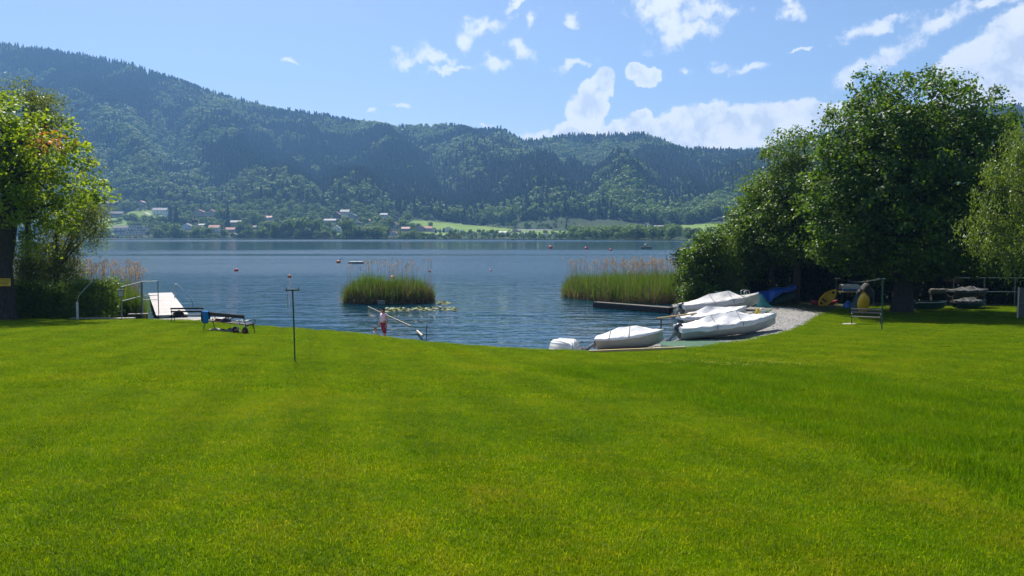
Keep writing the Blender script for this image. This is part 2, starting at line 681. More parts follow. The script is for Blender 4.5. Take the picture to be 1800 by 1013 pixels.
def shore_z(x, y):
    x = np.asarray(x, dtype=float)
    y = np.asarray(y, dtype=float)
    sl = (yw(x + .5) - yw(x - .5))
    d = (yw(x) - y) / np.sqrt(1 + sl * sl)
    cap = np.interp(x, [-18, -12, 5, 9, 14, 18, 22], [.44, .34, .34, .52, .56, .42, .36])
    z = np.where(d > 0, np.minimum(cap, 0.03 + np.interp(x, [-6, -2, 8, 10], [.085, .16, .16, .085]) * d), 0.03 + 0.08 * d)
    z = np.maximum(z, -2.2)
    z = z + 0.03 * (fbm(x * .9, y * .9, 11, 2) - .5) * (d > 0.5)
    lp = lawn_plane(np.clip(x, -60, 60), y)
    e = ye(np.clip(x, -60, 60))
    w = np.clip((e - y) / 0.5, 0, 1)
    return np.where(y < e, np.minimum(lp - 0.07, z + (lp - .07 - z) * w), np.minimum(z, lp + 0.1))


def G(x, y):
    return float(lawn_plane(x, y)) if y < float(ye(x)) else float(shore_z(x, y))


def gpx(px, py, y0=4.0, y1=110.0):
    """point of the near ground seen at a pixel"""
    v = ray(px, py)
    p = None
    Y = y0
    while Y < y1:
        p = Vector((0, 0, EYE)) + v * (Y / v.y)
        if p.z <= max(G(p.x, p.y), 0.0): break
        Y += 0.05
    return Vector((p.x, p.y, max(G(p.x, p.y), 0.0)))


# --- lawn
m, nt = newmat('lawn_ground')
b = N(nt, 'ShaderNodeBsdfPrincipled')
geo = N(nt, 'ShaderNodeNewGeometry')
pos = geo.outputs['Position']


def lawn_colour(nt, pos):
    """patchy lawn: yellowish and deep green areas, thin worn spots, faint mower tracks"""
    big = noise(nt, pos, 0.22, 4, 0.6)
    midn = noise(nt, pos, 0.9, 4, 0.65)
    fine = noise(nt, pos, 5.0, 3, 0.6)
    s = math_(nt, 'ADD', math_(nt, 'MULTIPLY', big, 0.28), math_(nt, 'MULTIPLY', midn, 0.38))
    s = math_(nt, 'ADD', s, math_(nt, 'MULTIPLY', fine, 0.34))
    col = ramp(nt, s, [(0.36, (.084, .170, .004)), (0.47, (.122, .215, .004)), (0.56, (.164, .245, .005)), (0.66, (.215, .262, .010))])
    # faint mower tracks running down to the lake
    rot = N(nt, 'ShaderNodeVectorRotate', rotation_type='Z_AXIS')
    nt.links.new(pos, rot.inputs['Vector'])
    rot.inputs['Angle'].default_value = R(-14)
    wvt = N(nt, 'ShaderNodeTexWave', wave_type='BANDS', bands_direction='X')
    nt.links.new(rot.outputs[0], wvt.inputs['Vector'])
    wvt.inputs['Scale'].default_value = 0.19
    wvt.inputs['Distortion'].default_value = 5.0
    wvt.inputs['Detail'].default_value = 3.0
    wvt.inputs['Detail Scale'].default_value = 0.35
    st = maprange(nt, wvt.outputs['Fac'], 0.2, 0.8, 0.945, 1.05, True)
    sc_ = N(nt, 'ShaderNodeCombineColor')
    for i_ in range(3): nt.links.new(st, sc_.inputs[i_])
    return mixc(nt, 1.0, col, sc_.outputs[0], 'MULTIPLY')


col = lawn_colour(nt, pos)
col = mixc(nt, 1.0, col, (.36, .40, .25), 'MULTIPLY')
nt.links.new(col, b.inputs['Base Color'])
b.inputs['Roughness'].default_value = 0.85
b.inputs['Specular IOR Level'].default_value = 0.0
bp = N(nt, 'ShaderNodeBump')
bp.inputs['Strength'].default_value = 0.8
bp.inputs['Distance'].default_value = 0.03
nt.links.new(noise(nt, pos, 28.0, 4, 0.7), bp.inputs['Height'])
nt.links.new(bp.outputs[0], b.inputs['Normal'])
out(nt, b.outputs[0])

xs = np.linspace(-60, 60, 401)
ts = np.concatenate([np.linspace(0, 0.985, 200), [0.992, 0.996, 1.0, 1.002]])
XX, TT = np.meshgrid(xs, ts, indexing='xy')
EE = ye(XX)
YY = -30 + (EE + 30) * np.minimum(TT, 1.0)
ZZ = lawn_plane(XX, YY)
ZZ[-3] -= 0.01
ZZ[-2] -= 0.05
ZZ[-1] -= 0.45
YY[-1] += 0.06
nr_, nc_ = XX.shape
ii = np.arange(nr_ * nc_).reshape(nr_, nc_)
quads = np.stack([ii[:-1, :-1], ii[:-1, 1:], ii[1:, 1:], ii[1:, :-1]], -1).reshape(-1, 4)
o = link('lawn', np_mesh('lawn', np.stack([XX, YY, ZZ], -1).reshape(-1, 3), quads, MATS['lawn_ground'], True))
tag(o, 'mown green lawn sloping down to the lake', kind='structure')

# --- shore: gravel beach and bare soil
m, nt = newmat('shore_ground')
b = N(nt, 'ShaderNodeBsdfPrincipled')
pos = N(nt, 'ShaderNodeNewGeometry').outputs['Position']
vo = N(nt, 'ShaderNodeTexVoronoi')
nt.links.new(pos, vo.inputs['Vector'])
vo.inputs['Scale'].default_value = 17.0
vs_ = N(nt, 'ShaderNodeSeparateColor')
nt.links.new(vo.outputs['Color'], vs_.inputs[0])
grav = ramp(nt, vs_.outputs[0], [(0.0, (.20, .19, .18)), (0.5, (.37, .36, .345)), (1.0, (.58, .575, .56))])
grav = mixc(nt, maprange(nt, vo.outputs['Distance'], 0.35, 0.75), grav, (.11, .10, .085))
brown = mixc(nt, 1.0, grav, (.80, .74, .64), 'MULTIPLY')
sepz = N(nt, 'ShaderNodeSeparateXYZ')
nt.links.new(pos, sepz.inputs[0])
grav = mixc(nt, maprange(nt, sepz.outputs[2], 0.05, 0.22, 1, 0, True), grav, brown)
soil = ramp(nt, noise(nt, pos, 1.6, 5, 0.65), [(0.35, (.035, .05, .012)), (0.5, (.06, .07, .02)), (0.7, (.09, .10, .035))])
at_ = N(nt, 'ShaderNodeAttribute', attribute_name='gravel')
wear = maprange(nt, math_(nt, 'ADD', at_.outputs['Fac'], math_(nt, 'MULTIPLY', math_(nt, 'SUBTRACT', noise(nt, pos, 1.2, 4), .5), .8)), 0.4, 0.6, 0, 1, True)
nt.links.new(mixc(nt, wear, soil, grav), b.inputs['Base Color'])
b.inputs['Roughness'].default_value = 0.85
b.inputs['Specular IOR Level'].default_value = 0.25
bp = N(nt, 'ShaderNodeBump')
bp.inputs['Strength'].default_value = 0.9
bp.inputs['Distance'].default_value = 0.04
nt.links.new(math_(nt, 'SUBTRACT', 1.0, vo.outputs['Distance']), bp.inputs['Height'])
nt.links.new(bp.outputs[0], b.inputs['Normal'])
out(nt, b.outputs[0])
gx = np.concatenate([np.array([-900, -500, -300, -200, -140, -100, -80, -70, -64]), np.arange(-60, 60.01, 0.4), np.array([64, 70, 80, 100, 140, 200, 300, 500, 900])])
gy = np.concatenate([np.array([-900, -400, -200, -100, -60, -40, -31]), np.arange(-30, 34, 4.0), np.arange(34, 84, 0.35), np.array([86, 90, 100, 120, 150, 200, 280, 400])])
XX, YY = np.meshgrid(gx, gy, indexing='xy')
ZZ = shore_z(XX, YY)
wl = yw(XX)
grv = ((YY > ye(np.clip(XX, -60, 60)) - .4) & (XX > -17.3) & (XX < 19.8) & (YY < 58 + (XX - 12) * .0)).astype(float)
grv[(XX > 12.2) & (YY > 56.5)] = 0
grv[(XX > 16.5) & (YY > 57)] = 0
nr_, nc_ = XX.shape
ii = np.arange(nr_ * nc_).reshape(nr_, nc_)
quads = np.stack([ii[:-1, :-1], ii[:-1, 1:], ii[1:, 1:], ii[1:, :-1]], -1).reshape(-1, 4)
o = link('shore_ground', np_mesh('shore_ground', np.stack([XX, YY, ZZ], -1).reshape(-1, 3), quads, MATS['shore_ground'], True,
                                 {'gravel': ('POINT', grv.ravel())}))
tag(o, 'pale gravel beach and dark soil at the water', kind='structure')

# --- lake
m, nt = newmat('lake_water')
b = N(nt, 'ShaderNodeBsdfPrincipled')
pos = N(nt, 'ShaderNodeNewGeometry').outputs['Position']
b.inputs['Base Color'].default_value = (.004, .036, .060, 1)
b.inputs['IOR'].default_value = 1.33
b.inputs['Specular IOR Level'].default_value = 0.5
# wind lanes: stripes of smoother water lying across the lake
sp = N(nt, 'ShaderNodeSeparateXYZ')
nt.links.new(pos, sp.inputs[0])
lane_v = vmath(nt, 'MULTIPLY', pos, (0.0016, 0.011, 0))
lane = noise(nt, lane_v, 1.0, 4, 0.55, dist=0.4)
lane_y = math_(nt, 'ADD', sp.outputs[1], math_(nt, 'MULTIPLY', math_(nt, 'SUBTRACT', noise(nt, vmath(nt, 'MULTIPLY', pos, (.006, .004, 0)), 1.0, 3), .5), 90.0))
dark_lane = math_(nt, 'MULTIPLY', maprange(nt, lane_y, 250, 285, 0, 1, True), maprange(nt, lane_y, 430, 520, 1, 0, True))
lane2 = maprange(nt, lane, 0.40, 0.54, 0.35, 1.0, True)
near_calm = maprange(nt, noise(nt, vmath(nt, 'MULTIPLY', pos, (0.035, 0.075, 0)), 1.0, 3, dist=.6), 0.42, 0.56, 0.0, 1.0, True)
near_w = maprange(nt, sp.outputs[1], 60, 95, 0, 1, True)
rip = math_(nt, 'MULTIPLY', lane2, math_(nt, 'SUBTRACT', 1.0, math_(nt, 'MULTIPLY', dark_lane, .75)))
rip = math_(nt, 'MULTIPLY', rip, math_(nt, 'ADD', math_(nt, 'MULTIPLY', near_w, 1.0), math_(nt, 'MULTIPLY', math_(nt, 'SUBTRACT', 1.0, near_w), math_(nt, 'ADD', .5, math_(nt, 'MULTIPLY', near_calm, .7)))))
wv = vmath(nt, 'MULTIPLY', pos, (0.42, 0.66, 1))
w1 = noise(nt, wv, 1.3, 3, 0.55, dist=0.3)
w2 = noise(nt, vmath(nt, 'MULTIPLY', pos, (0.28, 0.9, 1)), 0.55, 3, 0.5, dist=0.5)
w3 = noise(nt, wv, 4.6, 2, 0.5)
hgt = math_(nt, 'ADD', math_(nt, 'MULTIPLY', w1, 0.36), math_(nt, 'MULTIPLY', w2, 0.34))
hgt = math_(nt, 'ADD', hgt, math_(nt, 'MULTIPLY', w3, 0.03))
w4 = noise(nt, vmath(nt, 'MULTIPLY', pos, (0.05, 0.22, 1)), 1.0, 4, 0.6)
hgt = math_(nt, 'ADD', hgt, math_(nt, 'MULTIPLY', w4, maprange(nt, sp.outputs[1], 60, 250, 0, 1.6)))
calm = maprange(nt, sp.outputs[1], 40, 75, 0.7, 1.0, True)
bp = N(nt, 'ShaderNodeBump')
nt.links.new(math_(nt, 'MULTIPLY', rip, calm), bp.inputs['Strength'])
bp.inputs['Distance'].default_value = 0.6
nt.links.new(hgt, bp.inputs['Height'])
nt.links.new(bp.outputs[0], b.inputs['Normal'])
nt.links.new(math_(nt, 'ADD', 0.025, math_(nt, 'MULTIPLY', rip, maprange(nt, sp.outputs[1], 48, 130, 0.0, 0.19, True))), b.inputs['Roughness'])
out(nt, b.outputs[0])
lx = np.array([-4000, -1500, -600, -250, -100, 0, 100, 250, 600, 1500, 4000.])
ly = np.array([33, 60, 120, 250, 500, 900, 1500, 2600.])
XX, YY = np.meshgrid(lx, ly, indexing='xy')
nr_, nc_ = XX.shape
ii = np.arange(nr_ * nc_).reshape(nr_, nc_)
quads = np.stack([ii[:-1, :-1], ii[:-1, 1:], ii[1:, 1:], ii[1:, :-1]], -1).reshape(-1, 4)
o = link('lake', np_mesh('lake', np.stack([XX, YY, XX * 0], -1).reshape(-1, 3), quads, MATS['lake_water'], False))
tag(o, 'blue rippled lake', kind='structure')

# ------------------------------------------------------------------ far shore and mountains
_rp = [-500, -200, 0, 90, 240, 330, 380, 480, 600, 700, 780, 830, 880, 920, 980, 1050, 1130, 1200, 1260, 1350, 1400, 1480, 1600, 1800, 2000, 2300]
_ry = [40, 60, 80, 92, 117, 150, 168, 190, 212, 222, 221, 232, 229, 251, 241, 239, 239, 265, 266, 262, 245, 226, 205, 188, 170, 160]
_sp = [-500, 0, 160, 500, 820, 1000, 1200, 1300, 1500, 1800, 2300]
_sy = [1150, 1010, 975, 860, 755, 690, 600, 575, 560, 560, 560]
_fp = [-500, 0, 200, 400, 600, 700, 800, 900, 1000, 1200, 1300, 2300]
_fy = [374, 374, 369, 372, 377, 388, 398, 403, 404, 399, 395, 392]


def far_profile(px, t):
    """Y and z of the far terrain along a bearing; t=0 at the water, 1 on the ridge"""
    px = np.asarray(px, dtype=float)
    ys = np.interp(px, _sp, _sy)
    Rg = ys + 1230 + 120 * (fbm(px / 180, px * 0, 5, 3) - .5)
    rf = ys + 270
    zf = EYE + (HOR - np.interp(px, _fp, _fy)) / F * rf
    zr = EYE + (HOR - np.interp(px, _rp, _ry)) / F * Rg - 15
    Y = ys + (Rg - ys) * t
    u = np.clip((Y - ys) / 270, 0, 1)
    z1 = 0.5 + (zf - 0.5) * (0.35 * u + 0.65 * u * u)
    w = np.clip((Y - rf) / (Rg - rf), 0, 1)
    wx = px * 2.0
    gully = (fbm(wx / 150 + Y / 900, Y / 420, 21, 4) - .5)
    z2 = zf + (zr - zf) * (w ** 1.12) + gully * 150 * np.sin(np.clip(w, 0, 1) * PI) ** 0.8 * np.clip((zr - zf) / 300, .25, 1)
    z = np.where(Y < rf, z1, z2)
    z = np.where(t > 1, zr - (t - 1) * 450, z)
    return Y, z


pxs = np.arange(-500, 2301, 7.0)
tt_ = np.concatenate([[-0.01, 0.0], np.linspace(0.006, 0.24, 28), np.linspace(0.25, 1.0, 76), [1.1, 1.3, 1.5]])
PX, T_ = np.meshgrid(pxs, tt_, indexing='xy')
FY, FZ = far_profile(PX, np.maximum(T_, 0))
FZ[0] = -1.5
FX = (PX - 900) / F * FY
FPY = project(FX, FY, FZ)[1]
MEADOWS = [
    [(150, 416), (176, 386), (238, 371), (300, 369), (302, 384), (262, 388), (232, 395), (224, 411)],
    [(712, 388), (745, 388), (790, 392), (900, 403), (1000, 407), (1000, 413), (900, 413), (800, 407), (712, 399)],
    [(742, 408), (800, 409), (806, 414), (745, 415)],
    [(1175, 398), (1230, 394), (1290, 393), (1290, 411), (1190, 408)],
    [(1060, 398), (1100, 397.5), (1100, 400), (1060, 400.5)],
    [(575, 405), (605, 403), (610, 412), (575, 414)]]
md = np.zeros(PX.shape)
for pl in MEADOWS:
    md = np.maximum(md, in_poly(PX, FPY, pl).astype(float))
FOREST_PROFILE = (pxs, tt_)
m, nt = newmat('hill_ground')
b = N(nt, 'ShaderNodeBsdfPrincipled')
pos = N(nt, 'ShaderNodeNewGeometry').outputs['Position']
at_ = N(nt, 'ShaderNodeAttribute', attribute_name='meadow')
g1 = ramp(nt, noise(nt, pos, 0.02, 5, 0.6), [(0.35, (.018, .035, .012)), (0.65, (.035, .06, .018))])
g2 = ramp(nt, noise(nt, pos, 0.03, 5, 0.6), [(0.35, (.10, .19, .03)), (0.65, (.19, .26, .05))])
nt.links.new(mixc(nt, at_.outputs['Fac'], g1, g2), b.inputs['Base Color'])
b.inputs['Roughness'].default_value = 0.9
b.inputs['Specular IOR Level'].default_value = 0.1
out(nt, b.outputs[0])
nr_, nc_ = PX.shape
ii = np.arange(nr_ * nc_).reshape(nr_, nc_)
quads = np.stack([ii[:-1, :-1], ii[:-1, 1:], ii[1:, 1:], ii[1:, :-1]], -1).reshape(-1, 4)
o = link('hills', np_mesh('hills', np.stack([FX, FY, FZ], -1).reshape(-1, 3), quads, MATS['hill_ground'], True, {'meadow': ('POINT', md.ravel())}))
tag(o, 'wooded mountain ridge and meadows beyond the lake', kind='structure')


def far_hit(px, py):
    """point of the far terrain seen at a pixel"""
    t = np.linspace(0.0, 1.0, 800)
    Y, z = far_profile(np.full(t.shape, px), t)
    x = (px - 900) / F * Y
    py_ = project(x, Y, z)[1]
    k = int(np.argmax(py_ <= py)) if (py_ <= py).any() else 799
    return Vector((float(x[k]), float(Y[k]), float(z[k])))


def far_ground(x, y):
    px = 900 + F * x / y
    ys = np.interp(px, _sp, _sy)
    Rg = ys + 1230 + 120 * (fbm(np.asarray(px) / 180, np.asarray(px) * 0, 5, 3) - .5)
    return float(far_profile(px, (y - ys) / (Rg - ys))[1])

# ------------------------------------------------------------------ vegetation materials
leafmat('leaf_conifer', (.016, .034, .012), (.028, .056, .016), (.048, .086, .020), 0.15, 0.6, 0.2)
leafmat('leaf_broad', (.050, .108, .014), (.098, .175, .020), (.155, .24, .030), 0.32, 0.6, 0.2)
leafmat('leaf_shore', (.055, .11, .012), (.10, .175, .018), (.155, .235, .028), 0.35, 0.6, 0.2)
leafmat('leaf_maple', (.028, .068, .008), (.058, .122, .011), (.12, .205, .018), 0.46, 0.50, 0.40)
leafmat('leaf_alder', (.040, .085, .010), (.074, .14, .016), (.135, .21, .028), 0.47, 0.5, 0.40)
leafmat('leaf_willow', (.072, .125, .018), (.125, .195, .026), (.19, .25, .05), 0.48, 0.45, 0.35, (1.35, 1.3, 0.6))
leafmat('leaf_bright', (.10, .18, .010), (.19, .29, .016), (.31, .36, .022), 0.56, 0.52, 0.35, (1.5, 1.4, .4))
leafmat('leaf_red', (.34, .14, .02), (.44, .20, .03), (.42, .28, .04), 0.45, 0.4, 0.4, (1.3, 1.0, .6))
leafmat('leaf_birch', (.080, .12, .026), (.135, .18, .040), (.20, .24, .06), 0.5, 0.45, 0.35, (1.4, 1.35, 0.6))
leafmat('leaf_hedge_shaded', (.014, .032, .009), (.026, .055, .012), (.050, .085, .016), 0.35, 0.45, 0.35)  # hedge leaf kept dark, so its colour deepens the shade under right trees
leafmat('leaf_hedge_lit', (.050, .105, .013), (.090, .165, .018), (.15, .235, .028), 0.46, 0.45, 0.35)  # lighter copy of that hedge leaf: the left hedge's light put into its colour
leafmat('leaf_copper', (.035, .014, .012), (.06, .022, .016), (.09, .035, .02), 0.3, 0.5, 0.3, (1.3, .9, .7))
leafmat('reed_green', (.150, .125, .050), (.070, .150, .013), (.135, .225, .022), 0.45, 0.45, 0.4, (1.4, 1.4, .4))
leafmat('reed_dry', (.16, .11, .06), (.26, .19, .11), (.38, .30, .19), 0.25, 0.7, 0.2, (1.1, 1, .8))
leafmat('reed_plume', (.26, .185, .12), (.38, .29, .20), (.52, .42, .30), 0.4, 0.8, 0.1, (1.1, 1, .85))
leafmat('lily_pad', (.09, .13, .04), (.16, .19, .07), (.28, .30, .15), 0.1, 0.6, 0.2)
pm('bark', (.050, .041, .032), 0.9, 0.5, 6, 0.9, stretch=(2, 2, .5))
pm('bark_light', (.16, .13, .10), 0.9, 0.45, 5, 0.9, stretch=(2, 2, .5))

# ------------------------------------------------------------------ haze
m, nt = newmat('haze_air')
m.cycles.homogeneous_volume = True
v = N(nt, 'ShaderNodeVolumePrincipled')
v.inputs['Color'].default_value = (.25, .53, 1.0, 1)
v.inputs['Density'].default_value = 0.00018
v.inputs['Anisotropy'].default_value = 0.25
out(nt, v.outputs[0], True)
mb = MB()
mb.box((0, 1300, 338), (7000, 4100, 684))
o = mb.build('haze', MATS['haze_air'])
tag(o, 'thin blue haze over the lake and mountains', kind='stuff')

# ------------------------------------------------------------------ prototypes for the far woods
PROT = bpy.data.collections.new('prototypes')      # not linked to the scene


def proto(name, me):
    o = bpy.data.objects.new(name, me)
    PROT.objects.link(o)
    return o


def conifer_mesh(rg, h=1.0):
    """spruce of unit height: drooping whorls of needles with ragged edges"""
    V, Fq, T = [], [], []
    n_l = 9
    for i in range(n_l):
        z = 0.10 + 0.86 * i / n_l
        r = 0.20 * (1 - z) ** 0.8 * (0.85 + .3 * rg.random()) + 0.012
        k = 7
        for j in range(k):
            a = 2 * PI * (j + rg.random() * .6) / k + i
            rr = r * (0.75 + .5 * rg.random())
            c, s = math.cos(a), math.sin(a)
            w = 0.52 * rr + .012
            n0 = len(V)
            V += [(0.0, 0.0, z + 0.10), (c * rr * .55 - s * w, s * rr * .55 + c * w, z + .03), (c * rr, s * rr, z - 0.045 - .03 * rg.random()), (c * rr * .55 + s * w, s * rr * .55 - c * w, z + .03)]
            Fq.append((n0, n0 + 1, n0 + 2, n0 + 3))
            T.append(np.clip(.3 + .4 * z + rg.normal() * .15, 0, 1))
    return np_mesh('conifer_proto', V, Fq, MATS['leaf_conifer'], False, {'tint': ('FACE', T)})


def broad_mesh(rg, mat='leaf_broad', n=260, size=.13, squat=1.0):
    """round broadleaf crown of unit height made of leaf clumps"""
    ells = []
    for _ in range(6):
        a = rg.random() * 6.28
        r = .17 * rg.random() ** .5
        z = .36 + .40 * rg.random()
        s = .17 + .10 * rg.random()
        ells.append([math.cos(a) * r * squat, math.sin(a) * r * squat, z, s * squat, s * squat, s * .95])
    E = np.array(ells)
    pick = rg.integers(0, len(E), n)
    d = rg.normal(size=(n, 3))
    d /= np.linalg.norm(d, axis=1, keepdims=True)
    C = E[pick, :3] + d * E[pick, 3:] * (.82 + .25 * rg.random((n, 1)))
    nr = d * .9 + rg.normal(size=(n, 3)) * .35
    nr[:, 2] += .25
    nr /= np.linalg.norm(nr, axis=1, keepdims=True)
    ln = size * (.6 + .8 * rg.random(n))
    V, Fq = leaf_arrays(C, nr, ln, ln * .8, rg)
    t = np.clip(.35 + .12 * rg.normal(size=n) + .1 * rg.normal(size=len(E))[pick], 0, 1)
    return np_mesh('broadleaf_proto', V, Fq, MATS[mat], False, {'tint': ('FACE', t)})


CON = [proto('conifer_proto', conifer_mesh(rng)) for _ in range(4)]
BRD = [proto('broadleaf_proto', broad_mesh(rng)) for _ in range(5)]

# --- the mountain forest (reads as one mass)
n = 150000
fpx = rng.uniform(-260, 2060, n)
# area-true sampling: more trees where the rows lie further away
t = rng.random(n) ** 0.85
Y, z = far_profile(fpx, t)
keep = rng.random(n) < (Y / Y.max())
fpx, t, Y, z = fpx[keep], t[keep], Y[keep], z[keep]
x = (fpx - 900) / F * Y
py = project(x, Y, z)[1]
ys = np.interp(fpx, _sp, _sy)
mead = np.zeros(len(x), dtype=bool)
for pl in MEADOWS:
    mead |= in_poly(fpx, py, pl)
village = (Y - ys < 330) & (fpx > 100) & (fpx < 1290)
ok = ~mead & ~village & (Y - ys > 25)
x, Y, z, fpx, t = x[ok], Y[ok], z[ok], fpx[ok], t[ok]
mixn = .6 * fbm(x / 230, Y / 190, 31, 4) + .4 * fbm(x / 70, Y / 60, 35, 3) + .16 * (rng.random(len(x)) - .5)
strip = fbm(x / 60 + Y / 200, Y / 90, 47, 3)
broad = (mixn > 0.53) | ((strip > .62) & (mixn > .42))
broad |= (Y - np.interp(fpx, _sp, _sy) < 430) & (rng.random(len(x)) < .55)
thin = rng.random(len(x))
selc = ~broad & (thin < .95)
selb = broad & (thin < .62)
forest_xyz = np.stack([x, Y, z], -1)


def wood(name, sel, protos, h0, h1, label):
    p = forest_xyz[sel].copy()
    p[:, 2] -= .8
    h = h0 + (h1 - h0) * rng.random(len(p)) ** 1.3
    o = scatter_gn(name, p, rng.random(len(p)) * 6.28, h, protos, 3)
    tag(o, label, 'forest', kind='stuff')


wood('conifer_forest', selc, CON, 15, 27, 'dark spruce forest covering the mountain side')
wood('broadleaf_forest', selb, BRD, 13, 22, 'lighter broadleaf woods among the spruces on the mountain')

# --- pale riverside wood on the flat at the right end of the far shore
nn = 420
wpx = rng.uniform(1004, 1300, nn)
wys = np.interp(wpx, _sp, _sy)
wy = wys + 8 + 120 * rng.random(nn)
wz = np.array([far_profile(a, max(0.0, (b - c) / 1230))[1] for a, b, c in zip(wpx, wy, wys)])
wok = ~in_poly(wpx, np.full(nn, 402), [(1185, 390), (1290, 390), (1290, 410), (1200, 410)]) | (wy - wys < 20)
WB = [proto('riverside_proto', broad_mesh(rng, 'leaf_shore', 220, .12)) for _ in range(3)]
wx_ = (wpx - 900) / F * wy
o = scatter_gn('riverside_wood', np.stack([wx_, wy, wz - .8], -1)[wok], rng.random(wok.sum()) * 6.28, 7 + 6 * rng.random(wok.sum()), WB, 5)
tag(o, 'pale green riverside wood on the flat far shore', 'wood', kind='stuff')
# undergrowth fringe along the far waterline
nn = 1500
wpx = rng.uniform(120, 1300, nn)
wys = np.interp(wpx, _sp, _sy)
wy = wys + 3 + 14 * rng.random(nn) ** 2
wok = (fbm(wpx / 22, wpx * 0, 8, 3) > .46) & ((wpx < 770) | (rng.random(nn) < .25))
o = scatter_gn('shore_scrub', np.stack([(wpx - 900) / F * wy, wy, wy * 0 - .2], -1)[wok], rng.random(wok.sum()) * 6.28, 1.2 + 2.6 * rng.random(wok.sum()), WB, 6)
tag(o, 'low scrub and reeds along the far waterline', 'scrub', kind='stuff')
# garden greenery between the village houses
nn = 9000
fpx = rng.uniform(120, 1010, nn)
yv = rng.random(nn) * 330
ys = np.interp(fpx, _sp, _sy)
Rg = ys + 1230 + 120 * (fbm(fpx / 180, fpx * 0, 5, 3) - .5)
Yv_, zv = far_profile(fpx, yv / (Rg - ys))
xv = (fpx - 900) / F * Yv_
hv = 2.5 + 10 * rng.random(nn) ** 2 * np.interp(fpx, [700, 800], [1, .45])
bpy_ = project(xv, Yv_, zv)[1]
tpy = project(xv, Yv_, zv + hv)[1]
okv = np.ones(nn, dtype=bool)
okv &= (fpx < 765) | (rng.random(nn) < .15)
for pl in MEADOWS: okv &= ~in_poly(fpx, bpy_, pl)
GARDEN = (xv, Yv_, zv, hv, fpx, bpy_, tpy, okv)

# ------------------------------------------------------------------ far shore: village, trees, camp
pm('plaster_white', (.84, .83, .80), 0.8, 0.08, 1.0)
pm('plaster_cream', (.82, .72, .54), 0.8, 0.08, 1.0)
pm('plaster_grey', (.42, .42, .42), 0.8, 0.1, 1.0)
pm('plaster_beige', (.50, .43, .34), 0.8, 0.1, 1.0)
pm('wood_brown_far', (.11, .075, .05), 0.8, 0.2, 1.0)
pm('roof_red', (.32, .12, .085), 0.75, 0.2, 1.5)
pm('roof_pink', (.44, .25, .21), 0.75, 0.2, 1.5)
pm('roof_orange', (.44, .20, .11), 0.75, 0.2, 1.5)
pm('roof_dark', (.060, .058, .062), 0.7, 0.25, 1.5)
pm('roof_grey', (.22, .225, .24), 0.7, 0.2, 1.5)
pm('roof_brown', (.13, .085, .07), 0.75, 0.2, 1.5)
pm('window_glass', (.045, .055, .065), 0.12, 0.2, 1.0, spec=0.8)
pm('road_pale', (.42, .40, .37), 0.9, 0.1, .5)
M = MATS
_wm = MB(); _wm.box((0, 0, 0), (1.1, .10, 1.25))
WIN = _wm.mesh('window', M['window_glass'])
_wm = MB()
_wm.box((0, 0, .67), (1.3, .13, .10)); _wm.box((0, 0, -.67), (1.34, .17, .10)); _wm.box((-.6, 0, 0), (.10, .13, 1.24)); _wm.box((.6, 0, 0), (.10, .13, 1.24))
WFR = _wm.mesh('frame', M['plaster_white'])


def add_window(parent, x, y, z, s=1.0, sx=1.0):
    w = link('window', WIN, parent, (x, y, z), None, (s * sx, 1, s))
    link('frame', WFR, w)
    return w


def gable_mesh(w, d, h0, rise, over=.5, along='X', hip=0.0):
    """roof with thickness: ridge along X (or Y)"""
    mb = MB()
    if along == 'X':
        A, B = w / 2 + over, d / 2 + over
    else:
        A, B = d / 2 + over, w / 2 + over
    th = .28
    drop = rise * over / (B - over)
    prof = [(-B, h0 - drop), (0, h0 + rise), (B, h0 - drop)]
    hx = A - hip * B
    top = [[Vector((s * (A if abs(y) > 0 else hx), y, z + th)) for (y, z) in prof] for s in (-1, 1)]
    bot = [[Vector((s * A, y, z)) for (y, z) in prof] for s in (-1, 1)]
    vs = top[0] + top[1] + bot[0] + bot[1]
    fs = [(0, 3, 4, 1), (1, 4, 5, 2), (6, 7, 10, 9), (7, 8, 11, 10), (0, 6, 9, 3), (2, 5, 11, 8), (0, 1, 7, 6), (1, 2, 8, 7), (3, 9, 10, 4), (4, 10, 11, 5)]
    if along == 'Y':
        vs = [Vector((v.y, v.x, v.z)) for v in vs]
        fs = [tuple(reversed(f)) for f in fs]
    mb.add(vs, fs)
    return mb


HOUSE_RECTS = []


